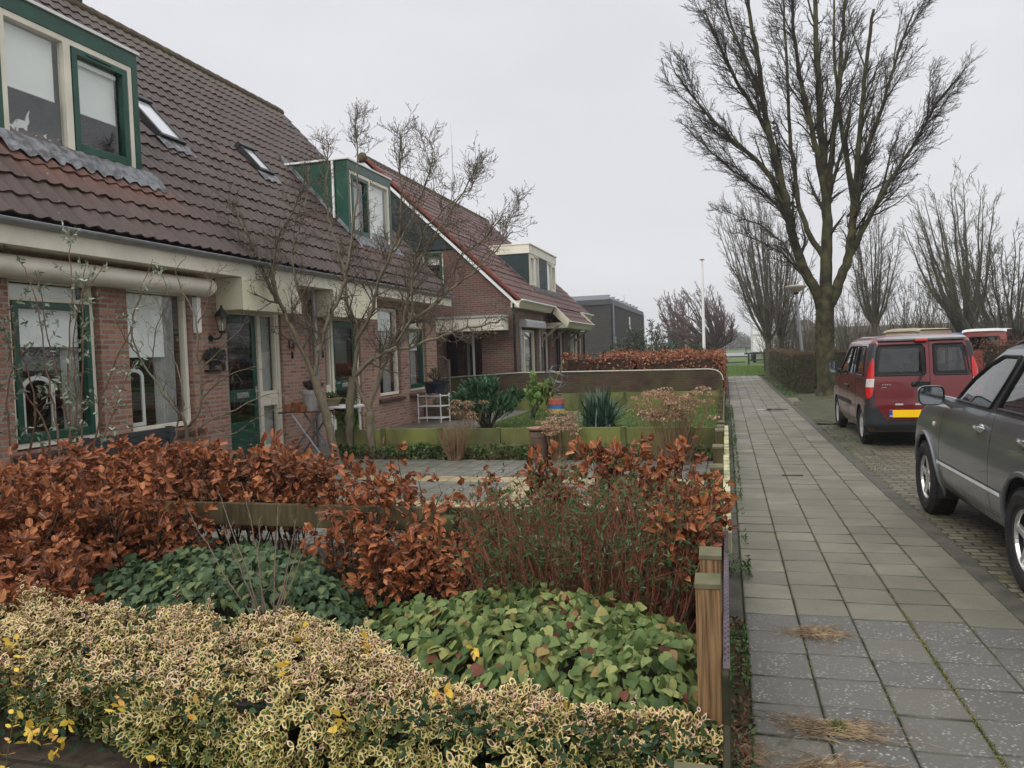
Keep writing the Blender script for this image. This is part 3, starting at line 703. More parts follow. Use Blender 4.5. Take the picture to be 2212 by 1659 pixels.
h1 = house_shell('terraced_house', 'brown-roofed brick house with the number 13 beside its green front door, nearest on the left', 3.4, 12.2,
    W1+[D1, (3.9, 5.4, .72, 2.62)], lambda y, s: .85*math.exp(-((s-1.2)/.22)**2)*(1 if 6.6 < y < 9.2 else 0)+.3*math.exp(-((s-.9)/.5)**2-((y-8.3)/1.6)**2), [(6.85, 8.93, -9.1, -7.8)], [(3.4, .25), (12.09, .1)])
W2 = [(15.21, 16.36, .72, 2.70), (16.86, 17.95, .74, 2.66)]; D2 = (12.90, 14.36, -.1, 2.40)
h2 = house_shell('terraced_house', 'further half of the brown-roofed brick row, with a green dormer showing its side wall', 12.2, 18.66,
    W2+[D2], lambda y, s: .8*math.exp(-((s-1.15)/.25)**2)*(1 if 15 < y < 17.3 else 0), [(15.1, 17.2, -9.1, -7.8)], [(12.2, .1), (18.40, .24)])
window(h1, fm, 6.38, 7.54, .74, 2.60, trans=2.36, case=[(6.44, 7.48)], blind=[(6.5, 7.42, 1.86)], curtain=[(7.22, 7.46)])
window(h1, fm, 8.03, 9.19, .74, 2.60, blind=[(8.09, 8.86, 1.72)], curtain=[(8.72, 9.12)])
window(h1, fm, 3.92, 5.38, .74, 2.60)
window(h2, fm, 15.23, 16.34, .74, 2.68, curtain=[(15.9, 16.28)], blind=[(15.3, 16.27, 2.2)])
window(h2, fm, 16.88, 17.93, .76, 2.64, trans=2.28, case=[(16.94, 17.87)], blind=[(17.0, 17.8, 1.75)], curtain=[(17.4, 17.8)])
for h, ww in ((h1, W1), (h2, W2)):
    for a in ww: brick_sill(h, fm, a[0]-.08, a[1]+.08, .73)
door(h1, fm, (10.02, 10.84), (10.93, 11.40), (9.98, 11.47), .14, 2.40)
door(h2, fm, (13.34, 14.27), (12.98, 13.22), (12.90, 14.36), .14, 2.40)
dblind = MB().bm(fm, 13.45, 14.1, 1.5, 1.95, -.19, -.185).build('door_blind', blindm, h2)
for h, (a, b_) in ((h1, (9.98, 11.47)), (h2, (12.90, 14.36))):
    MB().bm(fm, a, b_, -.02, .12, -.29, .03).build('doorstep', M('step', (.24, .23, .21), .8, (.17, .17, .15), 9, bmp=.3), h, bevel=.006)
for h, a, b_ in ((h1, 9.77, 11.36), (h2, 12.47, 14.23)):
    MB().box(-7.2, -6.745, a, b_, 2.362, 2.828).box(-6.75, -6.738, a-.008, b_+.008, 2.352, 2.835).build('porch_box', creamp, h, bevel=.004)
d1 = dormer1(h1, 6.78, 8.98, None, True)
m7 = mX(-7.72)
window(d1 if False else h1, m7, 6.88, 8.88, 4.20, 5.64, case=[(7.86, 8.78)], rec=.02, fw=.075, blind=[(6.96, 7.70, 4.85), (7.95, 8.68, 4.83)], cfw=.085)
MB().bm(m7, 7.745, 7.85, 4.275, 5.565, -.07, .03).build('mullion', cream, h1, bevel=.004)
MB().bm(m7, 8.1, 8.5, 5.515, 5.535, .038, .055).build('vent_strip', green, h1)
MB().bm(m7, 6.95, 8.75, 4.1, 5.7, -.95, -.9).build('dormer_room', M('pale_room', (.28, .30, .29), .9), h1)
MB().bm(m7, 7.95, 8.66, 5.40, 5.45, -.06, -.045).build('blind_rail', white, h1)
d2 = dormer1(h2, 15.05, 17.26, None, True)
window(h2, m7, 15.15, 17.16, 4.20, 5.64, case=[(15.22, 16.04)], rec=.02, fw=.075, curtain=[(15.3, 15.9), (16.2, 17.0)], cfw=.085, blind=[(16.15, 17.05, 4.5)])
MB().bm(m7, 16.05, 16.15, 4.275, 5.565, -.07, .03).build('mullion', cream, h2, bevel=.004)
MB().bm(m7, 15.2, 17.1, 4.1, 5.7, -.95, -.9).build('dormer_room', MATS['pale_room'], h2)
skylight(h1, 10.38, 10.95, -9.20, -8.60); skylight(h2, 13.2, 13.66, -9.08, -8.68)
# chimney cowl on the ridge
MB().lathe([(.10, 0), (.10, .22), (.15, .23), (.15, .30), (.08, .33), (.08, .36), (.17, .37), (.17, .41), (.03, .45)], (XR, 11.9, ZR+.02), 18).build('vent_cowl', black, h1, smooth=True)
# awning cassette over the two near windows
aw = thing('awning', 'rolled-up cream awning in its long rounded case above the two near windows', 'awning', (-7.0, 6, 2.5))
n = 12; pr = [(-7.18, 2.78), (-7.18, 2.55)]+[(-7.02+.15*math.cos(-math.pi/2+math.pi*i/n*.95), 2.66+.115*math.sin(-math.pi/2+math.pi*i/n*.95)) for i in range(n+1)]
MB().prism(pr, lambda a, z, d: Vector((a, d, z)), 5.6, 9.33).build('case', M('awning_cream', (.76, .71, .62), .5, (.66, .61, .53), 3), aw, smooth=True)
MB().prism([(a*1.0+.0, z) for a, z in [(-7.19, 2.79), (-7.19, 2.54)]+[(-7.02+.16*math.cos(-math.pi/2+math.pi*i/n*.95), 2.66+.125*math.sin(-math.pi/2+math.pi*i/n*.95)) for i in range(n+1)]], lambda a, z, d: Vector((a, d, z)), 9.33, 9.345).build('end_cap', white, aw)
MB().box(-7.19, -7.10, 9.22, 9.30, 2.02, 2.52).build('bracket', white, aw, bevel=.01)
# downpipes
dp = MB().tube([(-7.1, 12.38, 2.84), (-7.1, 12.38, .02)], .05, 12); dp.tube([(-7.1, 12.38, 2.05), (-7.1, 12.38, 2.0)], .057, 12)
setp(dp.build('downpipe', zinc, smooth=True), 'grey zinc downpipe running down the brick between the two front doors', 'downpipe')

# number 13
def text_mesh(name, s, size, mp, a, z, d, mat, ext=.004, parent=None, extra_rot=None):
    cu = bpy.data.curves.new(name, 'FONT'); cu.body = s; cu.size = size; cu.extrude = ext; cu.offset = size*.012
    o = bpy.data.objects.new(name, cu); COL.objects.link(o)
    dg = bpy.context.evaluated_depsgraph_get(); me = bpy.data.meshes.new_from_object(o.evaluated_get(dg)); bpy.data.objects.remove(o)
    for v in me.vertices: x, y, zz = v.co; v.co = mp(a+x, z+y, d+zz)
    return link(name, me, mat, parent)
iron = M('wrought_iron', (.02, .02, .02), .5)
t_ = text_mesh('house_number', '13', .23, fm, 11.62, 1.79, .012, iron, .008)
setp(t_, 'dark metal house number 13 on the brick right of the green door', 'house number')
for yy, lb in ((11.76, 'small black doorbell below the house number'), (12.8, 'small black doorbell beside the further front door')):
    setp(MB().bm(fm, yy-.022, yy+.022, 1.62, 1.74, 0, .022).bm(fm, yy-.01, yy+.01, 1.65, 1.68, .022, .03).build('doorbell', black, bevel=.004), lb, 'doorbell')
# wall lantern
ln = thing('wall_lantern', 'black and glass coach lantern on the brick left of the green door', 'lantern', (-7.2, 9.6, 2.1))
c = (-7.02, 9.64)
MB().lathe([(.02, 2.42), (.012, 2.40), (.03, 2.375), (.05, 2.35), (.11, 2.28), (.115, 2.265)], (*c, 0), 6).lathe([(.045, 2.02), (.055, 2.04), (.055, 2.055)], (*c, 0), 6).tube([(-7.2, 9.60, 1.98), (-7.12, 9.60, 1.93), (-7.05, 9.62, 1.96), (c[0], c[1], 2.03)], .012, 8).lathe([(.05, 0), (.05, .015)], (-7.2, 9.60, 1.95), 12, 'X').build('frame', black, ln)
bars = MB()
for k in range(6):
    an = math.pi/3*k; bars.tube([(c[0]+.055*math.cos(an), c[1]+.055*math.sin(an), 2.05), (c[0]+.098*math.cos(an), c[1]+.098*math.sin(an), 2.27)], .005, 5)
bars.build('cage', black, ln)
MB().lathe([(.05, 2.055), (.092, 2.262)], (*c, 0), 6, cap=False).build('glass', glass, ln)
MB().lathe([(.012, 2.05), (.014, 2.15), (.006, 2.18)], (*c, 0), 8).build('bulb', white, ln)
# black iron pig ornament on the wall
pg_ = MB(); pr = lambda a, z, d: fm(9.36+a*.52, 1.48+z*.36, d)
pg_.prism([(0,.55),(.06,.72),(.14,.74),(.18,.88),(.25,.8),(.32,.95),(.42,.86),(.5,.97),(.6,.86),(.7,.95),(.8,.85),(.92,.88),(1,.7),(.98,.45),(.93,.35),(.95,.05),(.82,.05),(.82,.3),(.7,.36),(.68,.2),(.5,.3),(.42,0),(.3,.05),(.32,.3),(.2,.38),(.1,.42)], pr, .03, .06)
pg_.prism([(.45,.4),(.6,.7),(.75,.65),(.7,.42)], pr, .06, .10).prism([(.1,.5),(.25,.75),(.38,.6),(.3,.45)], pr, .06, .09).bm(fm, 9.42, 9.8, 1.47, 1.5, 0, .09)
setp(pg_.build('wall_ornament', iron, bevel=.01), 'jagged black iron animal silhouette fixed to the brick below the lantern', 'ornament')
# outside lamp by number 2
setp(MB().bm(fm, 12.0, 12.05, 2.08, 2.13, 0, .04).tube([fm(12.03, 2.1, .04), fm(12.05, 2.13, .1), fm(12.08, 2.2, .14)], .02, 8).lathe([(.02, 0), (.05, .1)], (-7.05, 12.08, 2.15), 10).build('wall_spotlight', M('grey_plastic', (.3, .3, .3), .5), smooth=False), 'small grey spotlight on the brick above the house number', 'spotlight')
# arched white frames on the window ledges
def arch_frame(yc, x, z, w_, h_, label, rot=0):
    mb = MB(); n = 12
    def ring(k): return [(-w_/2+k, 0+k)]+[(-w_/2+k, h_-w_*.35)]+[((w_/2-k)*math.cos(math.pi-math.pi*i/n), h_-w_*.35+(w_*.35-k)*math.sin(math.pi*i/n)) for i in range(1, n)]+[(w_/2-k, h_-w_*.35), (w_/2-k, k)]
    a, b_ = ring(0), ring(.05); m = len(a); vs = []
    for dd in (0, .02):
        for p in a+b_: vs.append((x+dd, yc+p[0], z+p[1]))
    fs = []
    for i in range(m):
        j = (i+1) % m
        fs += [(i, j, m+j, m+i), (2*m+i, 2*m+m+i, 2*m+m+j, 2*m+j), (i, 2*m+i, 2*m+j, j), (m+i, m+j, 3*m+j, 3*m+i)]
    o = mb.add(vs, fs).build('arched_frame', white)
    return setp(o, label, 'window decoration')
arch_frame(6.86, -7.44, .80, .44, .72, 'white arched wooden frame behind the casement window of the nearest house')
arch_frame(8.32, -7.44, .80, .34, .76, 'white arched wooden frame behind the fixed window nearer the lantern')
# little reindeer-like ornaments behind the upstairs dormer window: pale paper silhouettes
for i, (yy, hh) in enumerate(((6.98, .2), (7.15, .34), (7.38, .13), (7.56, .12))):
    m = MB(); q = lambda a, z, d: Vector((-7.85+d, yy+a*.22, 4.29+z*hh))
    m.prism([(0,0),(.1,0),(.15,.3),(.5,.35),(.55,0),(.65,0),(.7,.45),(.85,.6),(.8,.8),(.9,1),(.75,.85),(.6,.6),(.2,.6),(.05,.45)], q, 0, .02)
    setp(m.build('sill_ornament', white), ('leftmost', 'tallest', 'low', 'rightmost low')[i]+' white silhouette ornament on the dormer window ledge', 'ornament')
# ================================================================ detached house behind the brick wall
XG = -5.80; YG = 21.04
def rz2(x): return 3.13-.964*(x+5.65)
hb = thing('gabled_house', 'brown brick house with red roof tiles and a flat-roofed dormer, side gable facing the camera', 'house', (XG, YG, 0))
XR2 = -10.15; ZR2 = rz2(XR2)
gx = lambda x, z, d: Vector((x, YG-d, z))
# gable wall: brick below, boards above 4.64; window and recessed entrance
mb = MB()
def slope_top(x): return min(rz2(x), rz2(2*XR2-x))-.06
grid_wall(mb, mY(YG), -14.5, XG, -.1, 2.6, [(-7.92, -6.74, -.1, 2.25)], .28)
def gpoly(poly, mat, name, d0=0, d1=-.28): return MB().prism(poly, mY(YG), d0, d1).build(name, mat, hb)
mb.build('wall', brickD, hb, fix=False)
xl, xr_ = 2*XR2-XG, XG
gpoly([(xr_, 2.6), (xr_, slope_top(xr_)), (-7.22, 4.64), (-7.82, 4.64), (-7.82, 3.58), (-8.48, 3.58), (-8.48, 4.64), (2*XR2+7.22, 4.64), (xl, slope_top(xl)), (xl, 2.6)], brickD, 'gable')
bd = MB(); z = 4.64
while z < 7.3:
    z2 = min(z+.16, 7.3); x1 = XR2+(ZR2-.08-z)/.964-.02; x2 = XR2+(ZR2-.08-z2)/.964-.02
    bd.prism([(2*XR2-x1, z), (x1, z), (x2, z2), (2*XR2-x2, z2)], mY(YG), .035, .0); bd.bm(mY(YG), 2*XR2-x1, x1, z, z+.03, .035, .05); z = z2
bd.prism([(2*XR2-(XR2+(ZR2-4.7)/.964), 4.64), (XR2+(ZR2-4.7)/.964, 4.64), (XR2, ZR2-.1)], mY(YG), 0, -.2)
bd.build('boarding', bgreen, hb)
window(hb, mY(YG), -8.48, -7.82, 3.58, 4.62, case=[(-8.42, -7.88)], blind=[(-8.4, -7.9, 4.25)])
# front wall facing the pavement
H = [(21.95, 23.85, .25, 2.29), (24.85, 25.75, -.1, 2.29), (27.2, 28.15, -.1, 2.29), (29.35, 31.15, .84, 2.27)]
mb = MB(); grid_wall(mb, mX(XG), YG+.28, 32.9, -.1, 3.15, H, .28); mb.build('front_wall', brickD, hb, fix=False)
mb = MB(); mb.box(-14.78, -14.5, YG, 32.9, -.1, 3.1); mb.box(-14.5, XG-.28, 32.65, 32.9, -.1, 3.1)
mb.prism([(xr_, 3.1), (xr_, slope_top(xr_)), (XR2, ZR2-.1), (xl, slope_top(xl)), (xl, 3.1)], lambda a, z, d: Vector((a, d, z)), 32.65, 32.9); mb.build('rear_wall', brickD, hb)
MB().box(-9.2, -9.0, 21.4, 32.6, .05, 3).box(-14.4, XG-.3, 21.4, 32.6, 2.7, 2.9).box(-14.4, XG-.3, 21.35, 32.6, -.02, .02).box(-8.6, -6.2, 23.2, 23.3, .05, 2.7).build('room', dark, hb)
fx = mX(XG)
window(hb, fx, 21.97, 23.83, .28, 2.27, case=[(22.05, 22.55)], casemat=cream, curtain=[(23.3, 23.75)])
window(hb, fx, 29.37, 31.13, .86, 2.25, case=[(30.2, 31.05)], casemat=cream, curtain=[(29.5, 29.8), (30.8, 31.0)])
for a, b_ in ((24.87, 25.73), (27.22, 28.13)):
    g = MB(); frame(g, fx, a, b_, -.05, 2.27, .08, -.2, -.08); dd = g.build('door_frame', cream, hb)
    g = MB(); frame(g, fx, a+.09, b_-.09, .0, 2.17, .1, -.17, -.12, .3); g.build('door', bgreen, dd)
    MB().bm(fx, a+.18, b_-.18, .3, 2.08, -.15, -.14).build('door_pane', dglass, dd)
grey = M('shutter_grey', (.42, .43, .44), .4, (.36, .37, .38), 3)
for a, b_ in ((21.75, 24.25), (29.2, 31.35)):
    s_ = MB().prism([(0, 2.33), (.24, 2.33), (.24, 2.50), (.19, 2.56), (0, 2.56)], lambda d, z, aa: fx(aa, z, d), a, b_)
    s_.bm(fx, a+.03, a+.12, .4, 2.33, 0, .05).bm(fx, b_-.12, b_-.03, .4, 2.33, 0, .05)
    s_.build('shutter_box', grey, hb, bevel=.01)
brick_sill(hb, fx, 29.3, 31.2, .85)
# roof
low0, low1 = 25.25, 30.0
ov = .25
tiled_roof('roof', YG-.14, 32.95, -5.60, rz2(-5.60)+.02, XR2*-1-5.60, ZR2-rz2(-5.60), tileB, hb, course=.34, tw=.25, amp=.025, holes=[(25.4, 29.4, -7.6, -6.5)], mossr=.35)
tiled_roof('rear_roof', YG-.14, 32.95, 2*XR2+5.60, rz2(-5.60), XR2*-1-5.60, ZR2-rz2(-5.60), tileB, hb, course=.34, tw=.25, sx_=-1)
tiled_roof('low_roof', low0, low1, -5.08, rz2(-5.08)+.02, .56, rz2(-5.6)-rz2(-5.08), tileB, hb, course=.29, tw=.25, amp=.025, mossr=0)
# verge: white barge board with red verge tiles
verge_red = M('verge_tile', (.21, .052, .028), .6, (.15, .04, .025), 3, 4)
P0 = Vector((-5.58, YG-.17, rz2(-5.58))); P1 = Vector((XR2, YG-.17, ZR2)); dv = (P1-P0); n = 17
vt = MB()
for i in range(n):
    a = P0+dv*(i/n); b_ = P0+dv*((i+1.03)/n); up = Vector((.69, 0, .72))
    vt.add([a+Vector((0,0,0)), b_, b_+up*.07, a+up*.085, a+Vector((0,.17,0)), b_+Vector((0,.17,0)), b_+up*.07+Vector((0,.17,0)), a+up*.085+Vector((0,.17,0))], [(0,1,2,3),(7,6,5,4),(3,2,6,7),(0,3,7,4),(1,5,6,2)])
vt.build('verge_tiles', verge_red, hb, fix=True)
bb = MB()
for sgn in (1, -1):
    X0_, X1_ = (-5.55, XR2) if sgn == 1 else (2*XR2+5.55, XR2)
    z0_ = rz2(-5.55)
    bb.prism([(X0_, z0_-.10), (X1_, ZR2-.10), (X1_, ZR2-.20), (X0_, z0_-.20)] if True else [], mY(YG), .16, .13)
bb.build('barge_board', white, hb)
rt = MB(); y = YG-.16
while y < 32.9: rt.lathe([(.13, 0), (.12, .36)], (XR2, y, ZR2-.02), 10, 'Y', cap=False); y += .34
rt.sphere((XR2, YG-.18, ZR2), .15, 6, (1, .6, 1))
rt.build('ridge_tiles', ridgem, hb, smooth=True)
# boxed eaves with sloping return
ev = MB()
def eave(y0, y1, x, zt): ev.prism([(x+.02, zt), (x-.10, zt-.20), (-5.8, zt-.20), (-5.8, zt-.02)], lambda a, z, d: Vector((a, d, z)), y0, y1)
eave(YG-.13, 25.2, -5.50, 3.06); eave(30.05, 32.9, -5.50, 3.06); eave(low0, low1, -5.00, 2.56)
for yy in (low0-.03, low1):
    ev.prism([(-5.44, 3.09), (-4.97, 2.60), (-5.07, 2.36), (-5.55, 2.86)], lambda a, z, d: Vector((a, d, z)), yy, yy+.04)
ev.build('eaves', M('eave_cream', (.60, .57, .43), .5, (.52, .50, .38), 3), hb, bevel=.004)
gl = MB().box(-5.50, -5.42, YG-.13, 25.22, 3.05, 3.09).box(-5.0, -4.92, low0, low1, 2.55, 2.59).box(-5.50, -5.42, 30.04, 32.9, 3.05, 3.09)
gl.build('gutter', white, hb)
oak = M('oak', (.33, .30, .22), .7, (.25, .23, .17), 8)
for y in (24.45, 26.0, 28.7, 30.15):
    br = MB(); br.bm(fx, y-.04, y+.04, 1.75, 2.75, 0, .06); br.bm(fx, y-.04, y+.04, 2.42, 2.50, .06, .72)
    br.tube([(XG+.05, y, 1.95), (XG+.62, y, 2.44)], .04, 4); br.build('bracket', oak, hb)
for y in (20.93, 26.6, 31.95): MB().tube([(-5.72, y, 2.98 if y != 26.6 else 2.5), (-5.72, y, -.05)], .04, 10).build('drainpipe', black, hb, smooth=True)
# dormer
XD2 = -6.34; y0, y1 = 25.3, 29.5; zb, zt = 3.80, 5.22; m9 = mX(XD2)
g = MB(); xr3 = -5.65-(zt-3.13)/.964
g.bm(m9, y0, y1, 4.93, zt, -.1, .04); 
for ya in (y0-.03, y1-.03): g.prism([(XD2+.04, 4.93), (XD2+.04, zt), (xr3-.1, zt), (xr3-.1, 4.93)], lambda a, z, d: Vector((a, d, z)), ya, ya+.06)
g.box(xr3-.2, XD2+.08, y0-.05, y1+.05, zt, zt+.04)
dm_ = g.build('dormer', cream, hb, bevel=.005)
gg = [MB(), MB(), MB()]; z = zb-.3
while z < 4.93:
    for g, ya in ((gg[0], y0), (gg[1], y1-.04)):
        xs = XD2; xb = -5.65-(z-3.13)/.964
        g.prism([(XD2, max(z, rz2(XD2)-.05)), (XD2, min(z+.125, 4.93)), (xb-.18, min(z+.125, 4.93)), (xb-.05, max(z, rz2(XD2)-.05))] if xb < XD2 else [(XD2, z), (XD2, z+.125), (XD2-.02, z+.125), (XD2-.02, z)], lambda a, zz, d: Vector((a, d, zz)), ya, ya+.04)
    if z > zb-.01: gg[2].bm(m9, 26.75, 28.0, z, min(z+.118, 4.93), -.06, .02)
    z += .125
for g in gg: g.build('cladding', bgreen, dm_)
MB().prism([(XD2, rz2(XD2)), (xr3, rz2(xr3)), (xr3, rz2(xr3)+.1), (XD2, rz2(XD2)+.1)], lambda a, z, d: Vector((a, d, z)), y0-.02, y0-.001).box(XD2, XD2+.22, y0-.1, y1+.1, zb-.14, zb-.02).build('flashing', lead, dm_)
window(hb, m9, y0+.04, 26.72, zb, 4.93, case=[(y0+.12, 25.98)], casemat=cream, rec=.02, blind=[(25.4, 26.6, 3.9)])
window(hb, m9, 28.03, y1-.04, zb, 4.93, case=[(28.75, y1-.12)], casemat=cream, rec=.02, blind=[(28.1, 29.35, 3.9)])
MB().bm(m9, y0+.1, y1-.1, zb-.2, 4.95, -.7, -.68).build('dormer_room', MATS['pale_room'], hb)
# flat porch roof on the gable side
MB().bm(mY(YG), -8.0, -5.92, 2.23, 2.60, .0, .55).build('porch_roof', cream, hb, bevel=.01)
MB().bm(mY(YG), -8.03, -5.89, 2.60, 2.66, -.0, .58).build('roof_trim', grey, hb)
MB().bm(mY(YG), -6.97, -6.92, 0, 2.23, .1, .15).build('post', grey, hb)
g = MB(); frame(g, mY(YG+1.2), -7.6, -6.85, 0, 2.2, .07, -.08, 0); e = g.build('entrance_frame', cream, hb)
MB().box(-7.95, -6.72, YG+1.3, YG+1.4, 0, 2.6).build('entrance_wall', brickD, hb)
MB().bm(mY(YG+1.2), -7.5, -6.95, .1, 2.1, -.05, -.04).build('entrance_pane', dglass, e)
# television aerial
ae = MB().tube([(0,0,0), (0,0,2.2)], .02, 6).tube([(-.35,0,.55), (.35,.1,.6)], .006, 4).tube([(-.2,-.2,.5), (.2,.2,.5)], .006, 4).tube([(0,0,2.1), (-.02,0,3.1)], .005, 4)
ao = ae.build('aerial', metalm); ao.location = (XR2+.1, 28.5, ZR2+.05); setp(ao, 'thin television aerial rising above the red-tiled roof', 'aerial')

# ---------------------------------------------------------------- dark brick building far behind
db = thing('flat_roofed_building', 'dark grey brick building with a flat roof carrying solar panels, behind the red roof', 'building', (-8.86, 62, 0))
MB().prism([(-22, -.1), (-22, 5.6), (-8.86, 5.2), (-8.86, -.1)], mY(62), 0, -.3).build('end_wall', brickB, db)
MB().box(-22, -8.86, 62.3, 87, -.1, 5.2).build('wall', brickB, db)
MB().box(-22.1, -8.78, 61.9, 87.1, 5.2, 5.62).build('roof_edge', M('dark_trim', (.06, .065, .07), .5), db)
MB().bm(mX(-8.86), 74.0, 74.7, 3.5, 4.6, -.01, .05).build('window', white, db)
for yy in (62.6, 86.6): MB().tube([(-8.75, yy, 5.3), (-8.75, yy, 0)], .09, 8).build('downpipe', zinc, db)
MB().box(-8.84, -8.70, 63.6, 63.75, 0, 2.6).box(-8.84, -8.82, 63.0, 63.6, 0, 2.5).build('doorway', white, db)
for i in range(8):
    yy = 63+i*3.0
    p_ = MB().add([(-21, yy, 5.65), (-9.2, yy, 5.65), (-9.2, yy+1.4, 6.15), (-21, yy+1.4, 6.15), (-21, yy+.04, 5.62), (-9.2, yy+.04, 5.62), (-9.2, yy+1.44, 6.1), (-21, yy+1.44, 6.1)], [(0,1,2,3),(7,6,5,4),(0,4,5,1),(1,5,6,2),(2,6,7,3)])
    p_.box(-9.3, -9.24, yy+1.2, yy+1.3, 5.6, 6.1); p_.build('solar_panel', M('panel', (.05, .055, .07), .2), db)
MB().tube([(-9.0, 72, 5.6), (-9.0, 72, 6.6)], .03, 5).build('roof_vent', metalm, db)

# ---------------------------------------------------------------- brick garden wall
gw = thing('brick_wall', 'long low brown brick garden wall with a pale rounded coping and a curved end at the pavement', 'wall', (-4, 20.6, 0))
def wt(x): return .93+(x+7.8)/2.2*.09 if x < -5.6 else 1.02-.03*(x+5.6)/5.5
prof = [(-7.85, wt(-7.85)), (-5.6, 1.02), (-.42, .985), (-.28, .96), (-.17, .90), (-.11, .81), (-.09, .70)]
MB().prism([(-7.85, -.1)]+prof+[(-.09, -.1)], mY(20.6), 0, -.22).build('wall_body', brickM, gw)
mb = MB(); x = -7.85
while x < -.45:
    z = wt(x); mb.bm(mY(20.6), x+.003, x+.05, z-.11, z+.002, .004, -.0); x += .06
mb.build('soldier_course', brickM, gw)
mb = MB()
for i in range(len(prof)-1):
    a, b_ = Vector((prof[i][0], 0, prof[i][1])), Vector((prof[i+1][0], 0, prof[i+1][1])); t = (b_-a).normalized(); nn = Vector((-t.z, 0, t.x))
    ps = []
    for o_, yy in ((0, 20.58), (.02, 20.575), (.02, 20.845), (0, 20.84)):
        ps += [a+nn*o_+Vector((0, yy, 0)), b_+nn*o_+Vector((0, yy, 0))]
    mb.add(ps, [(0,1,3,2),(2,3,5,4),(4,5,7,6)])
mb.build('coping', M('coping', (.62, .62, .54), .8, (.40, .42, .30), 5, 5), gw)

# ---------------------------------------------------------------- timber edgings and fences
wood = M('weathered_wood', (.25, .15, .07), .8, (.09, .052, .025), 5, 7, stretch=(16, 16, .5), bmp=.9, bscale=14, lo=.4, hi=.6)
wood2 = M('mossy_wood', (.085, .065, .032), .85, (.04, .034, .014), 4, 6, stretch=(7, 7, .8), bmp=.5, bscale=30)
algae = M('algae_board', (.17, .185, .05), .9, (.07, .07, .03), 1.6, 6, bmp=.3, bscale=40)
algd = M('algae_post', (.10, .115, .035), .9, (.06, .06, .03), 4, 5)
ed = thing('garden_edging', 'bright green algae-covered board edging between the two front gardens', 'edging', (-3, 11.15, 0))
x = -6.2; k = 0
while x < -.25:
    x2 = min(x+.93, -.15)
    MB().box(x+.02, x2-.02, 11.15, 11.19, -.05, .455+rnd.uniform(-.01, .01)).build('board', algae, ed, bevel=.004)
    MB().box(x2-.03, x2+.05, 11.12, 11.22, -.1, .47).build('post', algd, ed, bevel=.01); x += .95
ed2 = thing('garden_edging', 'algae-green boards along the foot of the brown brick wall behind the lawn', 'edging', (-3, 20.3, 0))
x = -7.4
while x < -.4:
    x2 = min(x+1.2, -.2); MB().box(x+.01, x2-.01, 20.3, 20.34, -.05, .45).build('board', algae, ed2, bevel=.004); MB().box(x2-.03, x2+.04, 20.27, 20.36, -.1, .47).build('post', algd, ed2, bevel=.01); x += 1.2
# neighbour's fence along the pavement: posts (things cannot be lifted apart: one fence) with rail boards
nf = thing('low_fence', 'mossy low post-and-board fence beside the pavement at the lawn garden', 'fence', (-.1, 12, 0))
for i in range(9): MB().box(-.15, -.075, 11.25+i*1.12, 11.325+i*1.12, -.1, .50+.03*(i % 2)).build('post', wood2, nf, bevel=.008)
MB().box(-.075, -.05, 11.2, 20.4, .05, .27).build('board', algd, nf, bevel=.004); MB().box(-.075, -.05, 11.2, 20.4, .30, .44).build('board', algd, nf, bevel=.004)
of = thing('garden_fence', 'wooden fence beside the near pavement, its closest square post bright brown with a grey cap', 'fence', (-.1, 2.7, 0))
def post(x, y, zt, w_=.085, mat=wood, cap=True):
    p_ = MB().box(x-w_/2, x+w_/2, y, y+w_, -.1, zt-.0).build('post', mat, of, bevel=.006)
    if cap: MB().add([(x-w_/2-.003, y-.004, zt-.018), (x+w_/2+.003, y-.004, zt-.018), (x+w_/2+.003, y+w_+.003, zt-.0), (x-w_/2-.003, y+w_+.003, zt-.0), (x-w_/2-.003, y-.004, zt+.002), (x+w_/2+.003, y-.004, zt+.002), (x+w_/2+.003, y+w_+.003, zt+.016), (x-w_/2-.003, y+w_+.003, zt+.016)], [(0,3,2,1),(4,5,6,7),(0,1,5,4),(1,2,6,5),(2,3,7,6),(3,0,4,7)]).build('post_cap', M('grey_cap', (.14, .115, .075), .85, (.07, .08, .035), 8, 5, bmp=.3), p_, bevel=.003)
for (y, zt) in ((2.76, .76), (3.22, .74), (5.45, .76), (6.55, .76), (8.05, .74), (9.6, .62), (10.9, .55), (1.55, .70)): post(-.08, y, zt, mat=wood if y < 4 else wood2)
for (ya, yb_, zt_) in ((2.62, 5.6, .50), (1.9, 2.60, .34)): MB().add([(-.036, ya, zt_), (-.036, yb_, zt_), (-.036, yb_, .12), (-.036, ya, .12), (-.012, ya, zt_), (-.012, yb_, zt_), (-.012, yb_, .12), (-.012, ya, .12)], [(0,3,2,1),(4,5,6,7),(0,1,5,4),(1,2,6,5),(2,3,7,6),(3,0,4,7)]).build('board', M('dark_board', (.035, .032, .015), .85, (.02, .02, .01), 5, 5, stretch=(4, .6, 4)), of, bevel=.01)
lich = M('lichen_board', (.42, .40, .24), .9, (.18, .17, .09), 9, 6, lo=.4, hi=.55, bmp=.4)
for a in (4.65, 5.7, 6.75, 7.8, 8.85, 9.9): MB().box(-.045, .010, a, a+1.02, .36, .50).build('board', lich, of, bevel=.004)
# perforated strip screwed along the top of the near boards
st = MB(); 
st.box(-.032, -.010, 2.66, 4.70, .501, .505)
holes_ = MB(); y = 2.70
while y < 4.62:
    holes_.box(-.028, -.023, y+.02, y+.036, .5052, .5058); holes_.box(-.018, -.012, y+.04, y+.056, .5052, .5058); y += .052
so_ = st.build('metal_strip', M('strip', (.14, .11, .125), .6, (.09, .07, .085), 8, metal=.2), of); holes_.build('holes', black, so_)
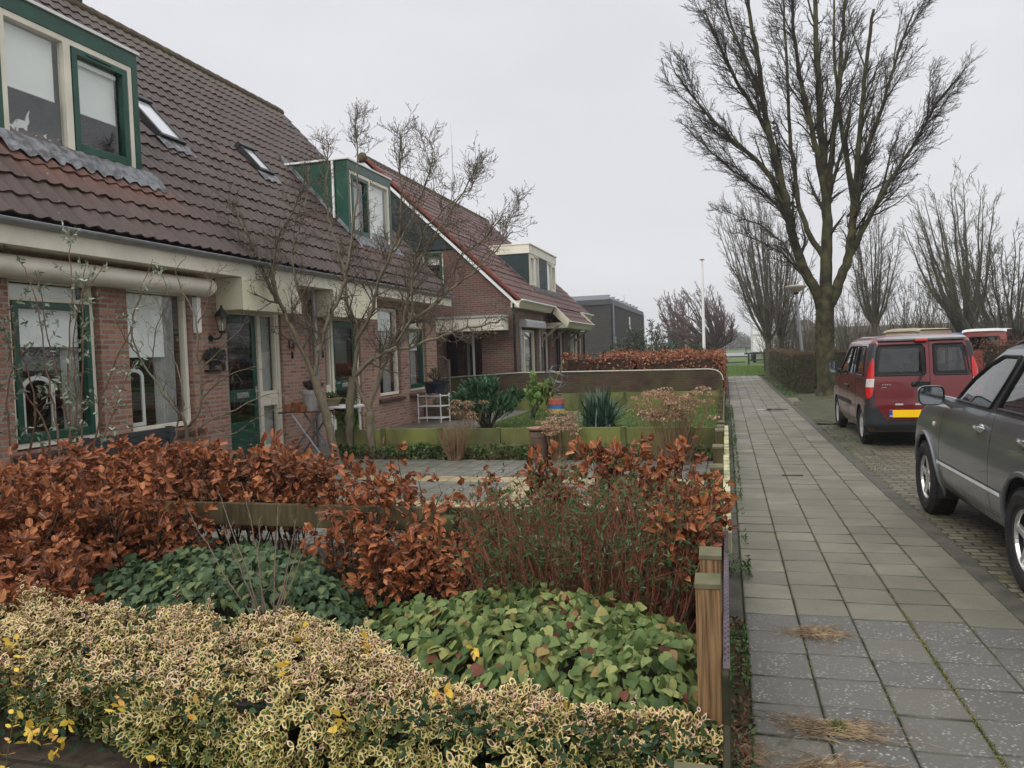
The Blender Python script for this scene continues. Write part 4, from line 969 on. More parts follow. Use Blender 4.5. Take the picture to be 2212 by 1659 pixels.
# rail through the beech
rl = thing('timber_rail', 'low wooden rail on a green mossy post, running through the copper beech', 'fence', (-3, 4.7, 0))
MB().box(-4.5, -.15, 4.68, 4.72, .44, .60).build('rail', wood2, rl, bevel=.008)
MB().box(-4.5, -.15, 4.685, 4.715, .03, .18).build('rail', M('dark_rail', (.06, .05, .035), .9), rl, bevel=.008)
for x in (-3.97, -1.75): MB().box(x-.05, x+.05, 4.58, 4.68, -.1, .56).build('post', algd, rl, bevel=.01)

# ---------------------------------------------------------------- terrace and garden objects
tb = thing('folding_table', 'rusty slatted folding table against the brick holding flower pots', 'table', (-6.5, 11.15, 0))
rust = M('rust', (.20, .08, .045), .8, (.12, .05, .03), 9, bmp=.3)
mb = MB(); 
for i in range(7): mb.box(-7.02, -5.98, 10.97+i*.062, 11.02+i*.062, .745, .76)
mb.box(-7.02, -6.98, 10.95, 11.4, .73, .745).box(-6.02, -5.98, 10.95, 11.4, .73, .745).build('table_top', rust, tb)
for yy in (10.99, 11.36):
    MB().tube([(-6.85, yy, 0.02), (-6.28, yy, .74)], .016, 4).build('leg', zinc, tb); MB().tube([(-6.25, yy, 0.02), (-6.8, yy, .74)], .016, 4).build('leg', zinc, tb)
t2 = thing('side_table', 'round white metal garden table beside the folding table', 'table', (-5.95, 11.25, 0))
MB().lathe([(.30, .80), (.31, .805), (.31, .83), (.29, .835)], (-5.98, 11.32, 0), 28).build('table_top', white, t2)
for a in (0, 2.1, 4.2): MB().tube([(-5.98+.22*math.cos(a), 11.32+.22*math.sin(a), .80), (-5.98+.26*math.cos(a), 11.32+.26*math.sin(a), .02)], .012, 6).build('leg', white, t2)
terra = M('terracotta', (.42, .16, .07), .8, (.32, .12, .06), 8)
def pot(name, c, r_, h, mat, label, cat='plant pot', rim=True, group=None, soilc=True):
    pr = [(r_*.72, 0), (r_*.98, h*.82), (r_*1.08, h*.82), (r_*1.08, h), (r_*.95, h), (r_*.9, h*.85), (.001, h*.85)] if rim else [(r_*.8, 0), (r_, h), (r_*.93, h), (r_*.9, h*.9), (.001, h*.9)]
    o = MB().lathe(pr, (0, 0, 0), 20, cap=False).build(name, mat, smooth=True, local=True); o.location = c
    return setp(o, label, cat, group)
pot('flower_pot', (-6.88, 11.05, .762), .075, .12, terra, 'leftmost small terracotta pot on the folding table', group='small terracotta pots')
pot('flower_pot', (-6.75, 11.12, .762), .085, .15, terra, 'middle and tallest small terracotta pot on the folding table', group='small terracotta pots')
pot('flower_pot', (-6.62, 11.05, .762), .07, .10, terra, 'rightmost low terracotta pot on the folding table', group='small terracotta pots')
pot('zinc_bucket', (-6.52, 11.2, .762), .17, .34, M('whitewash', (.50, .48, .46), .7, (.38, .36, .35), 6, stretch=(8, 8, 1)), 'whitewashed bucket with purple flowers on the folding table', 'bucket')
bsk = pot('wicker_basket', (-6.18, 11.2, .836), .17, .13, M('wicker', (.32, .25, .15), .8, (.16, .12, .07), 40, bmp=.5, bscale=80), 'wicker basket with green moss on the white table', 'basket')
pot('zinc_planter', (-6.66, 17.1, .70), .30, .27, M('blue_glaze', (.012, .02, .045), .15, (.01, .015, .03), 4, coat=.6), 'dark blue glazed bowl on the white rack holding a round shrub', 'plant pot')
PD = atY(1164, 940, 10.86)
pot('clay_pot', (PD.x, 10.86, .0), .135, .44, M('old_clay', (.17, .11, .075), .85, (.08, .06, .045), 5, bmp=.3), 'brown clay pot topped with a wide dish beside the green edging', 'plant pot')
setp(MB().lathe([(.08, .44), (.15, .46), (.175, .475), (.18, .495), (.165, .495), (.13, .475), (.01, .465)], (PD.x, 10.86, 0), 26, cap=False).build('bird_bath', M('dish_clay', (.30, .17, .11), .8, (.22, .12, .08), 6), smooth=True), 'shallow terracotta dish resting on the brown clay pot', 'dish')
# white tiered rack
rk = thing('plant_rack', 'white metal corner rack with three shelves under the blue bowl', 'rack', (-6.66, 16.95, 0))
cn = [(-7.02, 16.85), (-6.42, 16.75), (-6.35, 17.15), (-6.95, 17.2)]
for (x, y) in cn: MB().tube([(x, y, 0), (x, y, .66)], .016, 8).sphere((x, y, .67), .026, 5).build('leg', white, rk)
for z in (.12, .40, .64):
    m = MB()
    for i in range(4): m.tube([(*cn[i], z), (*cn[(i+1) % 4], z)], .012, 6)
    for k in range(1, 8):
        t = k/8; a = Vector((*cn[0], z)).lerp(Vector((*cn[1], z)), t); b_ = Vector((*cn[3], z)).lerp(Vector((*cn[2], z)), t); m.tube([a, b_], .004, 4)
    m.build('shelf', white, rk)
# lattice screen
lt = thing('trellis_screen', 'grey wooden lattice panel with an arched top by the house corner', 'trellis', (-7.1, 18.75, 0))
gw2 = M('grey_wood', (.17, .14, .115), .85, (.11, .09, .075), 6, stretch=(3, 3, 1))
MB().box(-7.36, -7.30, 18.7, 18.76, 0, 1.50).box(-6.94, -6.88, 18.7, 18.76, 0, 1.48).tube([(-7.33, 18.73, 1.42), (-7.2, 18.73, 1.52), (-7.12, 18.73, 1.54), (-7.04, 18.73, 1.52), (-6.91, 18.73, 1.42)], .028, 6).box(-7.30, -6.94, 18.71, 18.75, .02, .07).build('frame', gw2, lt)
m = MB(); 
for k in range(-6, 16):
    for s_ in (1, -1):
        pts = []
        for q in range(0, 2):
            pass
        x0_, x1_ = -7.3, -6.94; za = k*.11; zb_ = za+.36
        a = (x0_, za) if s_ == 1 else (x1_, za); b_ = (x1_, zb_) if s_ == 1 else (x0_, zb_)
        if zb_ < .07 or za > 1.46: continue
        def cl(p, q, z):
            t = (z-p[1])/(q[1]-p[1]); return (p[0]+(q[0]-p[0])*t, z)
        if a[1] < .05: a = cl(a, b_, .05)
        if b_[1] > 1.48: b_ = cl(a, b_, 1.48)
        m.tube([(a[0], 18.72+.012*s_, a[1]), (b_[0], 18.72+.012*s_, b_[1])], .009, 4)
m.build('lattice', gw2, lt)
# wooden planter
pl = thing('planter_box', 'weathered grey-brown wooden planter box by the trellis', 'planter', (-6.8, 17.8, 0))
pwm = M('planter_wood', (.20, .15, .09), .85, (.12, .09, .06), 5, stretch=(.7, .7, 8))
m = MB()
for z in (.03, .15, .27): m.box(-7.15, -6.2, 17.62, 17.65, z, z+.11).box(-7.15, -6.2, 18.12, 18.15, z, z+.11).box(-7.18, -7.15, 17.62, 18.15, z, z+.11).box(-6.2, -6.17, 17.62, 18.15, z, z+.11)
m.build('box', pwm, pl, bevel=.005); MB().box(-7.15, -6.2, 17.65, 18.12, .2, .34).build('soil', soil, pl)
# bench under the windows: only the slatted back shows above the beech
bn = thing('garden_bench', 'dark grey slatted wooden bench under the windows behind the beech', 'bench', (-6.9, 7.8, 0))
ch = M('charcoal_wood', (.045, .05, .055), .6, (.03, .034, .038), 6)
m = MB()
for i in range(4): m.box(-7.0+i*.012, -6.975+i*.012, 6.95, 8.45, .50+.075*i-.0, .565+.075*i)
m.build('backrest', ch, bn, bevel=.005)
m = MB()
for i in range(5): m.box(-6.9+i*.09, -6.83+i*.09, 6.95, 8.45, .42, .445)
m.build('seat', ch, bn, bevel=.005)
for y in (7.0, 8.34):
    for x in (-7.0, -6.5): MB().box(x, x+.06, y, y+.06, 0, .42 if x > -6.8 else .8).build('leg', ch, bn)
# striped post with armillary sundial
sp = thing('striped_post', 'short post painted in red, blue, yellow, green and white bands on the lawn', 'post', (-3.7, 16.95, 0))
for z0_, z1_, c_, nm in ((.40, .52, (.42, .11, .07), 'red_band'), (.30, .40, (.05, .16, .40), 'blue_band'), (.20, .30, (.60, .45, .06), 'yellow_band'), (.12, .20, (.05, .12, .07), 'green_band'), (-.05, .12, (.5, .5, .45), 'white_band')):
    r_ = .17+.01*(z1_ > .4); MB().lathe([(r_, z0_), (r_, z1_-.001)], (-3.7, 16.95, 0), 20).build(nm, M('paint_'+nm, c_, .6, tuple(v*.75 for v in c_), 9), sp, smooth=False)
sdl = thing('armillary_sundial', 'rusty metal ring sundial with a gold arrow standing on the striped post', 'sundial', (-3.7, 16.95, .52))
rg = M('ring_metal', (.16, .17, .19), .5, (.10, .09, .09), 8, metal=.5); C0 = Vector((-3.70, 16.95, 1.02))
def band(rad, wd, rot, name):
    m = MB(); n = 40; Rm = Matrix.Rotation(rot[0], 3, 'X') @ Matrix.Rotation(rot[1], 3, 'Y'); vs = []
    for i in range(n):
        a = 2*math.pi*i/n
        for r_, h in ((rad, -wd), (rad, wd), (rad-.008, wd), (rad-.008, -wd)): vs.append(C0+Rm @ Vector((r_*math.cos(a), r_*math.sin(a), h)))
    m.add(vs, [(4*i+k, 4*i+(k+1) % 4, 4*((i+1) % n)+(k+1) % 4, 4*((i+1) % n)+k) for i in range(n) for k in range(4)]); return m.build(name, rg, sdl)
band(.27, .022, (R(90), R(15)), 'meridian_ring'); band(.265, .022, (R(-28), R(15)), 'equator_ring'); band(.255, .012, (R(75), R(70)), 'cross_ring')
gold = M('gilt', (.45, .33, .18), .4, (.35, .25, .13), 6, metal=.4)
MB().tube([(-3.84, 16.95, .60), (-3.53, 16.95, 1.36)], .009, 6).prism([(-3.55, 1.36), (-3.50, 1.30), (-3.51, 1.42)], mY(16.95), .005, -.005).prism([(-3.84, .60), (-3.88, .66), (-3.80, .68), (-3.86, .52)], mY(16.95), .005, -.005).build('arrow', gold, sdl)
MB().tube([(-3.72, 16.95, .75), (-3.64, 16.9, .70), (-3.72, 16.95, .64), (-3.62, 17, .6), (-3.6, 16.9, .56), (-3.78, 16.95, .54)], .02, 7).tube([(-3.6, 16.9, .56), (-3.52, 16.9, .60), (-3.5, 16.9, .54)], .014, 6).build('stem', rg, sdl, smooth=True)
# hand trowel stuck in the bed
tr = thing('hand_trowel', 'small trowel with a grey blade stuck in the soil by the edging', 'trowel', (-5.3, 11.5, 0))
MB().tube([(-5.2, 11.05, .36), (-5.2, 11.0, .22)], .018, 8).build('handle', wood, tr); MB().prism([(-.045, .2), (.045, .2), (.03, .05), (0, .0), (-.03, .05)], lambda a, z, d: Vector((-5.2+a, 10.98+d, z)), 0, .006).build('blade', metalm, tr)

# ---------------------------------------------------------------- flagpoles, lamp, railing
fp = thing('flagpole', 'tall white flagpole with a round red-topped cap rising behind the copper hedge', 'flagpole', (-.92, 35, 0))
MB().tube([(-.92, 35, -.05), (-.92, 35, 5.35)], [.075, .05], 14).build('pole', white, fp, smooth=True); MB().lathe([(.03, 5.35), (.10, 5.37), (.11, 5.40), (.06, 5.43), (.0, 5.44)], (-.92, 35, 0), 16).build('cap', M('cap_pink', (.55, .3, .25), .5), fp, smooth=True)
P_ = atY(1431, 690, 70); setp(MB().tube([(P_.x, 70, 0), (P_.x, 70, atY(1430, 640, 70).z)], .05, 6).build('flagpole', white), 'distant thin white flagpole left of the wind-bent tree', 'flagpole')
lp = thing('street_lamp', 'grey street lamp with a wide bowl-shaped cream head above the clipped hedge', 'street lamp', (2.75, 30, 0))
MB().tube([(2.80, 30, -.05), (2.68, 30, 1.3), (2.53, 30, 3.38)], [.07, .06, .045], 12).build('pole', zinc, lp, smooth=True)
MB().lathe([(.05, 3.36), (.10, 3.40), (.10, 3.44)], (2.52, 30, 0), 14).build('collar', black, lp)
MB().lathe([(.09, 3.44), (.20, 3.50), (.36, 3.62), (.375, 3.65), (.37, 3.68), (.2, 3.705), (0, 3.72)], (2.52, 30, 0), 24, cap=False).build('lamp_bowl', M('lamp_cream', (.50, .47, .37), .5, (.42, .39, .3), 5), lp, smooth=True)
# timber railing on the verge
y = 64; rn = thing('timber_barrier', 'dark low timber railing standing on the grass beyond the pavement', 'railing', (1.6, y, 0))
a = atY(1608, 763, y); dkw = M('dark_timber', (.04, .04, .035), .8)
MB().box(a.x, a.x+3.4, y, y+.12, .80, .94).build('rail', dkw, rn); MB().box(a.x+.3, a.x+3.4, y+.02, y+.10, .28, .40).build('rail', dkw, rn)
for k in (.25, 1.55, 2.9): MB().box(a.x+k, a.x+k+.14, y+.01, y+.11, -.2, .8).build('post', dkw, rn)
setp(MB().tube([(-1.3, 58, .28), (a.x, 63.9, .22)], .05, 6).build('ground_beam', dkw), 'dark log lying on the grass left of the timber railing', 'log')
fn = thing('field_fence', 'thin wire fence with a square post across the far field', 'fence', (1, 165, 0))
for k in range(-12, 60): MB().box(k*4.0-.1, k*4+.1, 165, 165.2, -.1, 1.7 if k == 0 else 1.2).build('post', dkw, fn)
MB().box(-50, 240, 165.05, 165.12, 1.0, 1.06).box(-50, 240, 165.05, 165.12, .55, .6).build('wire', dkw, fn)
# ================================================================ vehicles (local: +y forward, origin on the ground under the rear axle)
class Body:
    """closed car shell from horizontal slices: level = (z, half width, y rear, y front, corner rear, corner front)"""
    def __init__(s, levels, taper=.035, bow=.02, ns=130): s.lv = levels; s.taper = taper; s.bow = bow; s.ns = ns
    def lev(s, z):
        L = s.lv
        if z <= L[0][0]: return L[0][1:]
        for a, b in zip(L, L[1:]):
            if a[0] <= z <= b[0]:
                t = (z-a[0])/(b[0]-a[0]+1e-9); return tuple(p+(q-p)*t for p, q in zip(a[1:], b[1:]))
        return L[-1][1:]
    def side(s, y, z, off=0):
        hw, yr, yf, rr_, rf = s.lev(z); m = (yr+yf)/2; h = (yf-yr)/2; t = (y-m)/h
        w_ = hw*(1-s.taper*abs(t)**3)
        if y < yr+rr_: q = (yr+rr_-y)/rr_; w_ -= rr_*(1-math.sqrt(max(0, 1-min(1, q)**2)))
        if y > yf-rf: q = (y-yf+rf)/rf; w_ -= rf*(1-math.sqrt(max(0, 1-min(1, q)**2)))
        return Vector((-(w_+off), y, z))
    def rear(s, x, z, off=0):
        hw, yr, yf, rr_, rf = s.lev(z); e = max(0, abs(x)-(hw-rr_)*.97); e = min(e, rr_)
        return Vector((x, yr+s.bow*(x/hw)**2+rr_*(1-math.sqrt(max(0, 1-(e/rr_)**2)))-off, z))
    def front(s, x, z, off=0):
        hw, yr, yf, rr_, rf = s.lev(z); e = max(0, abs(x)-(hw-rf)*.97); e = min(e, rf)
        return Vector((x, yf-rf*(1-math.sqrt(max(0, 1-(e/rf)**2)))+off-.04*(x/hw)**2, z))
    def ring(s, z):
        hw, yr, yf, rr_, rf = s.lev(z); out = []; k1 = 12
        hwR = hw*(1-s.taper); 
        for i in range(k1): x = -(hwR-rr_)*i/k1; out.append((Vector((x, yr+s.bow*(x/hw)**2, z)), 'r'))
        yb = s.bow*((hwR-rr_)/hw)**2
        for i in range(8):
            a = math.pi/2*i/8; out.append((Vector((-(hwR-rr_)-rr_*math.sin(a), yr+yb*(1-i/8)+rr_*(1-math.cos(a)), z)), 'c'))
        for i in range(s.ns+1):
            y = yr+rr_+(yf-rf-yr-rr_)*i/s.ns; m = (yr+yf)/2; h = (yf-yr)/2; out.append((Vector((-hw*(1-s.taper*abs((y-m)/h)**3), y, z)), 's'))
        hwF = hwR
        for i in range(1, 9):
            a = math.pi/2*i/8; out.append((Vector((-(hwF-rf)-rf*math.cos(a), yf-rf*(1-math.sin(a)), z)), 'c'))
        for i in range(1, k1+1):
            x = -(hwF-rf)*(1-i/k1); out.append((Vector((x, yf-.0, z)), 'f'))
        return out
    def mesh(s, zs, wheels, wr, holes_side, holes_rear, holes_front):
        V = []; F = []; rings = []; 
        for z in zs:
            rg_ = s.ring(z); L = []
            full = [(p, k) for p, k in rg_]+[(Vector((-p.x, p.y, p.z)), k) for p, k in reversed(rg_[1:-1])]
            for p, k in full:
                p = p.copy()
                if k in 'sc':
                    for wy, wz in wheels:
                        d = math.hypot(p.y-wy, z-wz)
                        if abs(d-wr) < .03 and z > .05: q = wr/d; p.y = wy+(p.y-wy)*q; p.z = wz+(z-wz)*q
                L.append(len(V)); V.append(p)
            rings.append((L, [k for _, k in full]))
        def inrows(rows, a, z):
            for p, q in zip(rows, rows[1:]):
                if p[0] <= z <= q[0]:
                    t = (z-p[0])/(q[0]-p[0]+1e-9); return p[1]+(q[1]-p[1])*t < a < p[2]+(q[2]-p[2])*t
            return False
        for (A, K), (B, _) in zip(rings, rings[1:]):
            n = len(A)
            for i in range(n):
                j = (i+1) % n; c = (V[A[i]]+V[A[j]]+V[B[i]]+V[B[j]])/4; k = K[i]
                if k in 'sc' and any(math.hypot(c.y-wy, c.z-wz) < wr-.004 for wy, wz in wheels): continue
                if k in 'sc' and any(inrows(h, c.y, c.z) for h in holes_side): continue
                if k in 'rc' and c.y < 0 and any(inrows(h, c.x, c.z) for h in holes_rear): continue
                if k in 'fc' and c.y > 1 and any(inrows(h, c.x, c.z) for h in holes_front): continue
                F.append((A[i], A[j], B[j], B[i]))
        F.append(tuple(rings[-1][0]))
        return V, F
def patch(fn, rows, off, n=10, both=False, refine=3):
    """grid panel over rows [(z, a0, a1)] mapped on the shell"""
    R_ = []
    for p, q in zip(rows, rows[1:]):
        for k in range(refine): t = k/refine; R_.append(tuple(a+(b-a)*t for a, b in zip(p, q)))
    R_.append(rows[-1]); m = MB(); vs = [fn(a0+(a1-a0)*i/n, z, off) for z, a0, a1 in R_ for i in range(n+1)]
    fs = [(j*(n+1)+i, j*(n+1)+i+1, (j+1)*(n+1)+i+1, (j+1)*(n+1)+i) for j in range(len(R_)-1) for i in range(n)]
    m.add(vs, fs)
    if both: m.add([Vector((-v.x, v.y, v.z)) for v in vs], fs)
    return m
def outline(fn, rows, off, k=8):
    L = []; 
    def seg(p, q):
        for i in range(k): t = i/k; L.append(tuple(a+(b-a)*t for a, b in zip(p, q)))
    c = [(r_[1], r_[0]) for r_ in rows]+[(r_[2], r_[0]) for r_ in reversed(rows)]
    for p, q in zip(c, c[1:]+c[:1]): seg(p, q)
    pts = [fn(a, z, off) for a, z in L]; return pts+[pts[0], pts[1]]
def shrink(rows, d):
    z0, z1 = rows[0][0], rows[-1][0]; out = []
    for i, (z, a, b) in enumerate(rows):
        zz = z0+d+(z-z0)*(z1-z0-2*d)/(z1-z0); out.append((zz, a+d, b-d))
    return out
def wheel(root, x, y, r_, w_, rim_r, spokes, mat_rim, steel=False, side=-1):
    t = thing_part('wheel', root, (x, y, r_))
    n = 64; prof = [(rim_r, -w_/2+.012), (rim_r+.02, -w_/2), (r_-.045, -w_/2-.006), (r_-.012, -w_/2+.015), (r_, -w_/2+.04), (r_, w_/2-.04), (r_-.012, w_/2-.015), (r_-.045, w_/2+.006), (rim_r+.02, w_/2), (rim_r, w_/2-.012)]
    m = MB().lathe([(a, h) for a, h in prof], (0, 0, 0), n, 'X', cap=False)
    # tread blocks
    for i in range(n):
        an = 2*math.pi*(i+.5)/n
        for h0, h1 in ((-w_/2+.02, -w_/6), (-w_/7, w_/7), (w_/6, w_/2-.02)):
            a0_, a1_ = an-.030, an+.030; vs = []
            for rr__ in (r_-.004, r_+.006):
                for a_, h in ((a0_, h0), (a1_, h0), (a1_, h1), (a0_, h1)): vs.append((h, rr__*math.cos(a_), rr__*math.sin(a_)))
            m.add(vs, [(4,5,6,7),(0,1,5,4),(1,2,6,5),(2,3,7,6),(3,0,4,7)])
    ty = m.build('tyre', MATS['rubber'], t, smooth=False, local=True); OFF.pop(ty.name, None)
    s = side; m = MB().lathe([(rim_r, s*w_/2-s*.012), (rim_r-.015, s*w_/2-s*.018), (rim_r-.02, s*w_/2-s*.09), (.02, s*w_/2-s*.11)], (0, 0, 0), 40, 'X', cap=False)
    m.build('rim_barrel', MATS['rim_dark'] if not steel else mat_rim, t, smooth=True, local=True)
    m = MB(); f0_ = s*w_/2-s*.02
    m.lathe([(rim_r-.0, f0_), (rim_r-.022, f0_+s*.002), (rim_r-.03, f0_-s*.02)], (0, 0, 0), 40, 'X', cap=False)
    m.lathe([(.075, f0_-s*.03), (.07, f0_-s*.012), (.03, f0_-s*.006), (.0, f0_-s*.006)], (0, 0, 0), 20, 'X', cap=False)
    for i in range(spokes):
        an = 2*math.pi*i/spokes+.3; ca, sa = math.cos(an), math.sin(an)
        def q(rad, lat, dx): return (f0_+s*dx, rad*ca-lat*sa, rad*sa+lat*ca)
        w0, w1 = (.026, .020) if not steel else (.05, .075)
        m.add([q(.06, -w0, -.04), q(rim_r-.02, -w1, -.03), q(rim_r-.02, w1, -.03), q(.06, w0, -.04), q(.06, -w0*.8, -.012), q(rim_r-.015, -w1*.8, -.004), q(rim_r-.015, w1*.8, -.004), q(.06, w0*.8, -.012)], [(4,5,6,7),(0,1,5,4),(2,3,7,6),(1,2,6,5),(3,0,4,7)])
    m.build('rim', mat_rim, t, smooth=False, local=True, bevel=.004)
    return t
def thing_part(name, root, loc):
    e = bpy.data.objects.new(name, None); COL.objects.link(e); e.parent = root; e.location = loc; e.empty_display_size = .1; return e
rubber = M('rubber', (.012, .012, .013), .8, (.022, .02, .018), 10, bmp=.3)
rim_dark = M('rim_dark', (.03, .03, .032), .6); alloy = M('alloy', (.62, .60, .58), .3, (.45, .43, .42), 9, metal=.7)
plastic = M('dark_plastic', (.035, .038, .042), .5, (.028, .030, .034), 4, bmp=.1)
trimm = M('black_trim', (.012, .012, .013), .4); inter = M('interior', (.025, .026, .028), .8)
carglass = glass_mat('car_glass', (.50, .56, .54), 1.52, 0, 1.1)
lampred = M('lamp_red', (.50, .015, .012), .15, (.38, .01, .01), 9, coat=.8); lampwhite = M('lamp_white', (.62, .55, .52), .2, (.45, .38, .36), 25, coat=.8)
chrome = M('chrome', (.7, .7, .7), .15, metal=1)
def paint(name, c, c2, metal=.0, dirt=None):
    m, nt, b = nodes_of(name); n1 = noise(nt, 1.2, 5); col = ramp(nt, n1, [(.35, c2), (.65, c)])
    tc_ = nt.nodes.new('ShaderNodeTexCoord'); sx_ = nt.nodes.new('ShaderNodeSeparateXYZ'); nt.links.new(tc_.outputs['Object'], sx_.inputs[0])
    dn = noise(nt, 5, 6, rough=.7); a = nd(nt, 'ShaderNodeMath', operation='MULTIPLY'); nt.links.new(maprange(nt, sx_.outputs['Z'], .55, .2), a.inputs[0]); nt.links.new(maprange(nt, dn, .3, .6), a.inputs[1])
    col = mixc(nt, a.outputs[0], col, dirt or (.09, .08, .065)) ; nt.links.new(col, b.inputs['Base Color'])
    rg_ = nd(nt, 'ShaderNodeMath', operation='MULTIPLY_ADD'); nt.links.new(a.outputs[0], rg_.inputs[0]); rg_.inputs[1].default_value = .4; rg_.inputs[2].default_value = .28; nt.links.new(rg_.outputs[0], b.inputs['Roughness'])
    b.inputs['Metallic'].default_value = metal; b.inputs['Coat Weight'].default_value = .8; b.inputs['Coat Roughness'].default_value = .05
    fl = noise(nt, 900, 1); bump(nt, b, fl, .02, .001); return m
redp = paint('red_paint', (.155, .013, .016), (.12, .010, .013), .25); greyp = paint('grey_metallic', (.135, .145, .158), (.115, .124, .136), .45)
roofgrey = M('roof_grey', (.26, .26, .27), .35, (.18, .18, .19), 5, coat=.5)
def vehicle(name, label, cat, loc, rz=0, group=None):
    r_ = thing(name, label, cat, loc, group, rz); OFF[r_.name] = Vector((0, 0, 0)); return r_
def shell(root, B, zs, wheels, wr, hs, hr, hf, mat, roofmat=None):
    V, F = B.mesh(zs, wheels, wr, hs, hr, hf); m = MB(); m.add(V, F)
    o = m.build('body', [mat]+([roofmat] if roofmat else []), root, smooth=True, local=True)
    # dark liners in the wheel wells, floor
    l = MB()
    for wy, wz in wheels:
        for sg in (-1, 1):
            n = 20; vs = []
            for i in range(n+1):
                a = -.35+(math.pi+.7)*i/n
                for xx in (.88, .55): vs.append((sg*min(xx, B.lev(.6)[0]*(1-.01)-(0 if xx < .6 else .012)), wy+(wr-.003)*math.cos(a), wz+(wr-.003)*math.sin(a)))
            l.add(vs, [(2*i, 2*i+2, 2*i+3, 2*i+1) for i in range(n)])
            l.add([(sg*.55, wy-wr, .2), (sg*.55, wy+wr, .2), (sg*.55, wy+wr, wz+wr), (sg*.55, wy-wr, wz+wr)], [(0,1,2,3)])
    hw, yr, yf, _, _ = B.lev(.35)
    l.box(-hw+.1, hw-.1, yr+.25, yf-.2, .24, .30)
    l.build('wheel_liner', inter, root, local=True)
    return o
def mir(fn, sg): return fn if sg == 1 else (lambda a, z, o: (lambda p: Vector((-p.x, p.y, p.z)))(fn(a, z, o)))
def rowwin(root, B, rows, fn, name, gas=.014, both=True, gm=None, frit=0):
    for sg in ((1, -1) if both else (1,)):
        f = mir(fn, sg); o = patch(f, rows, -.004, 12).build(name, gm or carglass, root, smooth=True, local=True, fix=False)
        m = MB(); m.tube(outline(f, rows, .001), gas, 6, cap=False); m.build('seal', trimm, o, smooth=True, local=True)
        if frit:
            inn = shrink(rows, frit); m = MB(); a = outline(f, rows, -.002); b = outline(f, inn, -.002); n = len(a)
            m.add(a+b, [(i, i+1, n+i+1, n+i) for i in range(n-1)]); m.build('window_border', trimm, o, local=True, fix=False)
def seats(root, ys, z0, xs=(-.38, .38), w_=.23, h=.62):
    m = MB()
    for y in ys:
        for x in xs:
            m.box(x-w_, x+w_, y, y+.5, z0-.16, z0); m.box(x-w_, x+w_, y-.12, y+.02, z0, z0+h); m.sphere((x, y-.07, z0+h+.1), .12, 6, (1.1, .5, .9))
    return m.build('seat', inter, root, smooth=False, local=True, bevel=.05)

# ---- red van
vloc = (2.79, 13.22, -.035)
van = vehicle('red_van', 'dark red boxy family van parked with its rear doors towards the camera, yellow number plate', 'van', vloc); van.scale = (.90, 1, 1.0)
W_ = .862
B = Body([(.24, .80, -.55, 3.25, .12, .25), (.36, .845, -.66, 3.36, .14, .35), (.62, W_, -.70, 3.40, .12, .40), (.75, W_, -.69, 3.33, .10, .42), (.90, .858, -.685, 3.1, .10, .45), (1.02, .85, -.68, 2.72, .10, .45), (1.06, .845, -.675, 2.52, .10, .42), (1.30, .815, -.645, 2.16, .10, .36), (1.52, .775, -.605, 1.86, .10, .32), (1.60, .75, -.585, 1.70, .11, .32), (1.655, .71, -.555, 1.5, .14, .35), (1.69, .62, -.48, 1.25, .2, .4), (1.702, .42, -.3, .9, .2, .4)], taper=.02)
zs = [.24, .30, .36]+[.40+.03*i for i in range(38)]+[1.55, 1.58, 1.60, 1.63, 1.655, 1.675, 1.69, 1.702]
SW = [[(1.09, -.30, .30), (1.12, -.33, .33), (1.5, -.28, .20), (1.54, -.24, .16)], [(1.09, .42, 1.02), (1.12, .40, 1.05), (1.5, .30, .80), (1.54, .32, .76)], [(1.06, 1.20, 2.06), (1.10, 1.17, 2.02), (1.48, .92, 1.30), (1.53, .92, 1.15)]]
RW = [[(1.10, -.70, .02), (1.13, -.72, .04), (1.50, -.67, .03), (1.55, -.64, .0)], [(1.10, .19, .67), (1.13, .17, .69), (1.50, .17, .64), (1.55, .20, .61)]]
FW = [[(1.10, -.72, .72), (1.50, -.6, .6)]]
wh = [(0, .29), (2.58, .29)]
shell(van, B, zs, wh, .345, [[(z, a, b) for z, a, b in w_] for w_ in SW], RW, FW, redp)
for w_ in SW: rowwin(van, B, w_, B.side, 'side_window', .013)
for w_ in RW: rowwin(van, B, w_, B.rear, 'rear_window', .013, both=False, frit=.055)
rowwin(van, B, FW[0], B.front, 'windscreen', .015, both=False)
# slats of second window, door shut-lines
m = MB(); 
m.tube([B.side(.68, 1.1, 0), B.side(.58, 1.53, 0)], .012, 5)
for ya, yb_, za, zb_ in ((1.10, .86, .36, 1.56), (.34, .24, .40, 1.58), (2.10, 2.12, .34, 1.02)):
    m.tube([B.side(ya+(yb_-ya)*max(0, (t-.5)*2), za+(zb_-za)*t, -.002) for t in [i/12 for i in range(13)]], .005, 5)
m.tube([B.side(.34-.0, z_, -.002) for z_ in (.36, .5)], .004, 4)
m.tube([B.rear(.11, .42+1.2*i/16, -.001) for i in range(17)], .006, 5)
for x0_, z0_, x1_, z1_ in ((-.74, .42, .74, .42), (-.74, .42, -.72, 1.6), (.74, .42, .72, 1.6)): m.tube([B.rear(x0_+(x1_-x0_)*i/12, z0_+(z1_-z0_)*i/12, -.001) for i in range(13)], .005, 5)
m.build('shut_lines', trimm, van, smooth=True, local=True)
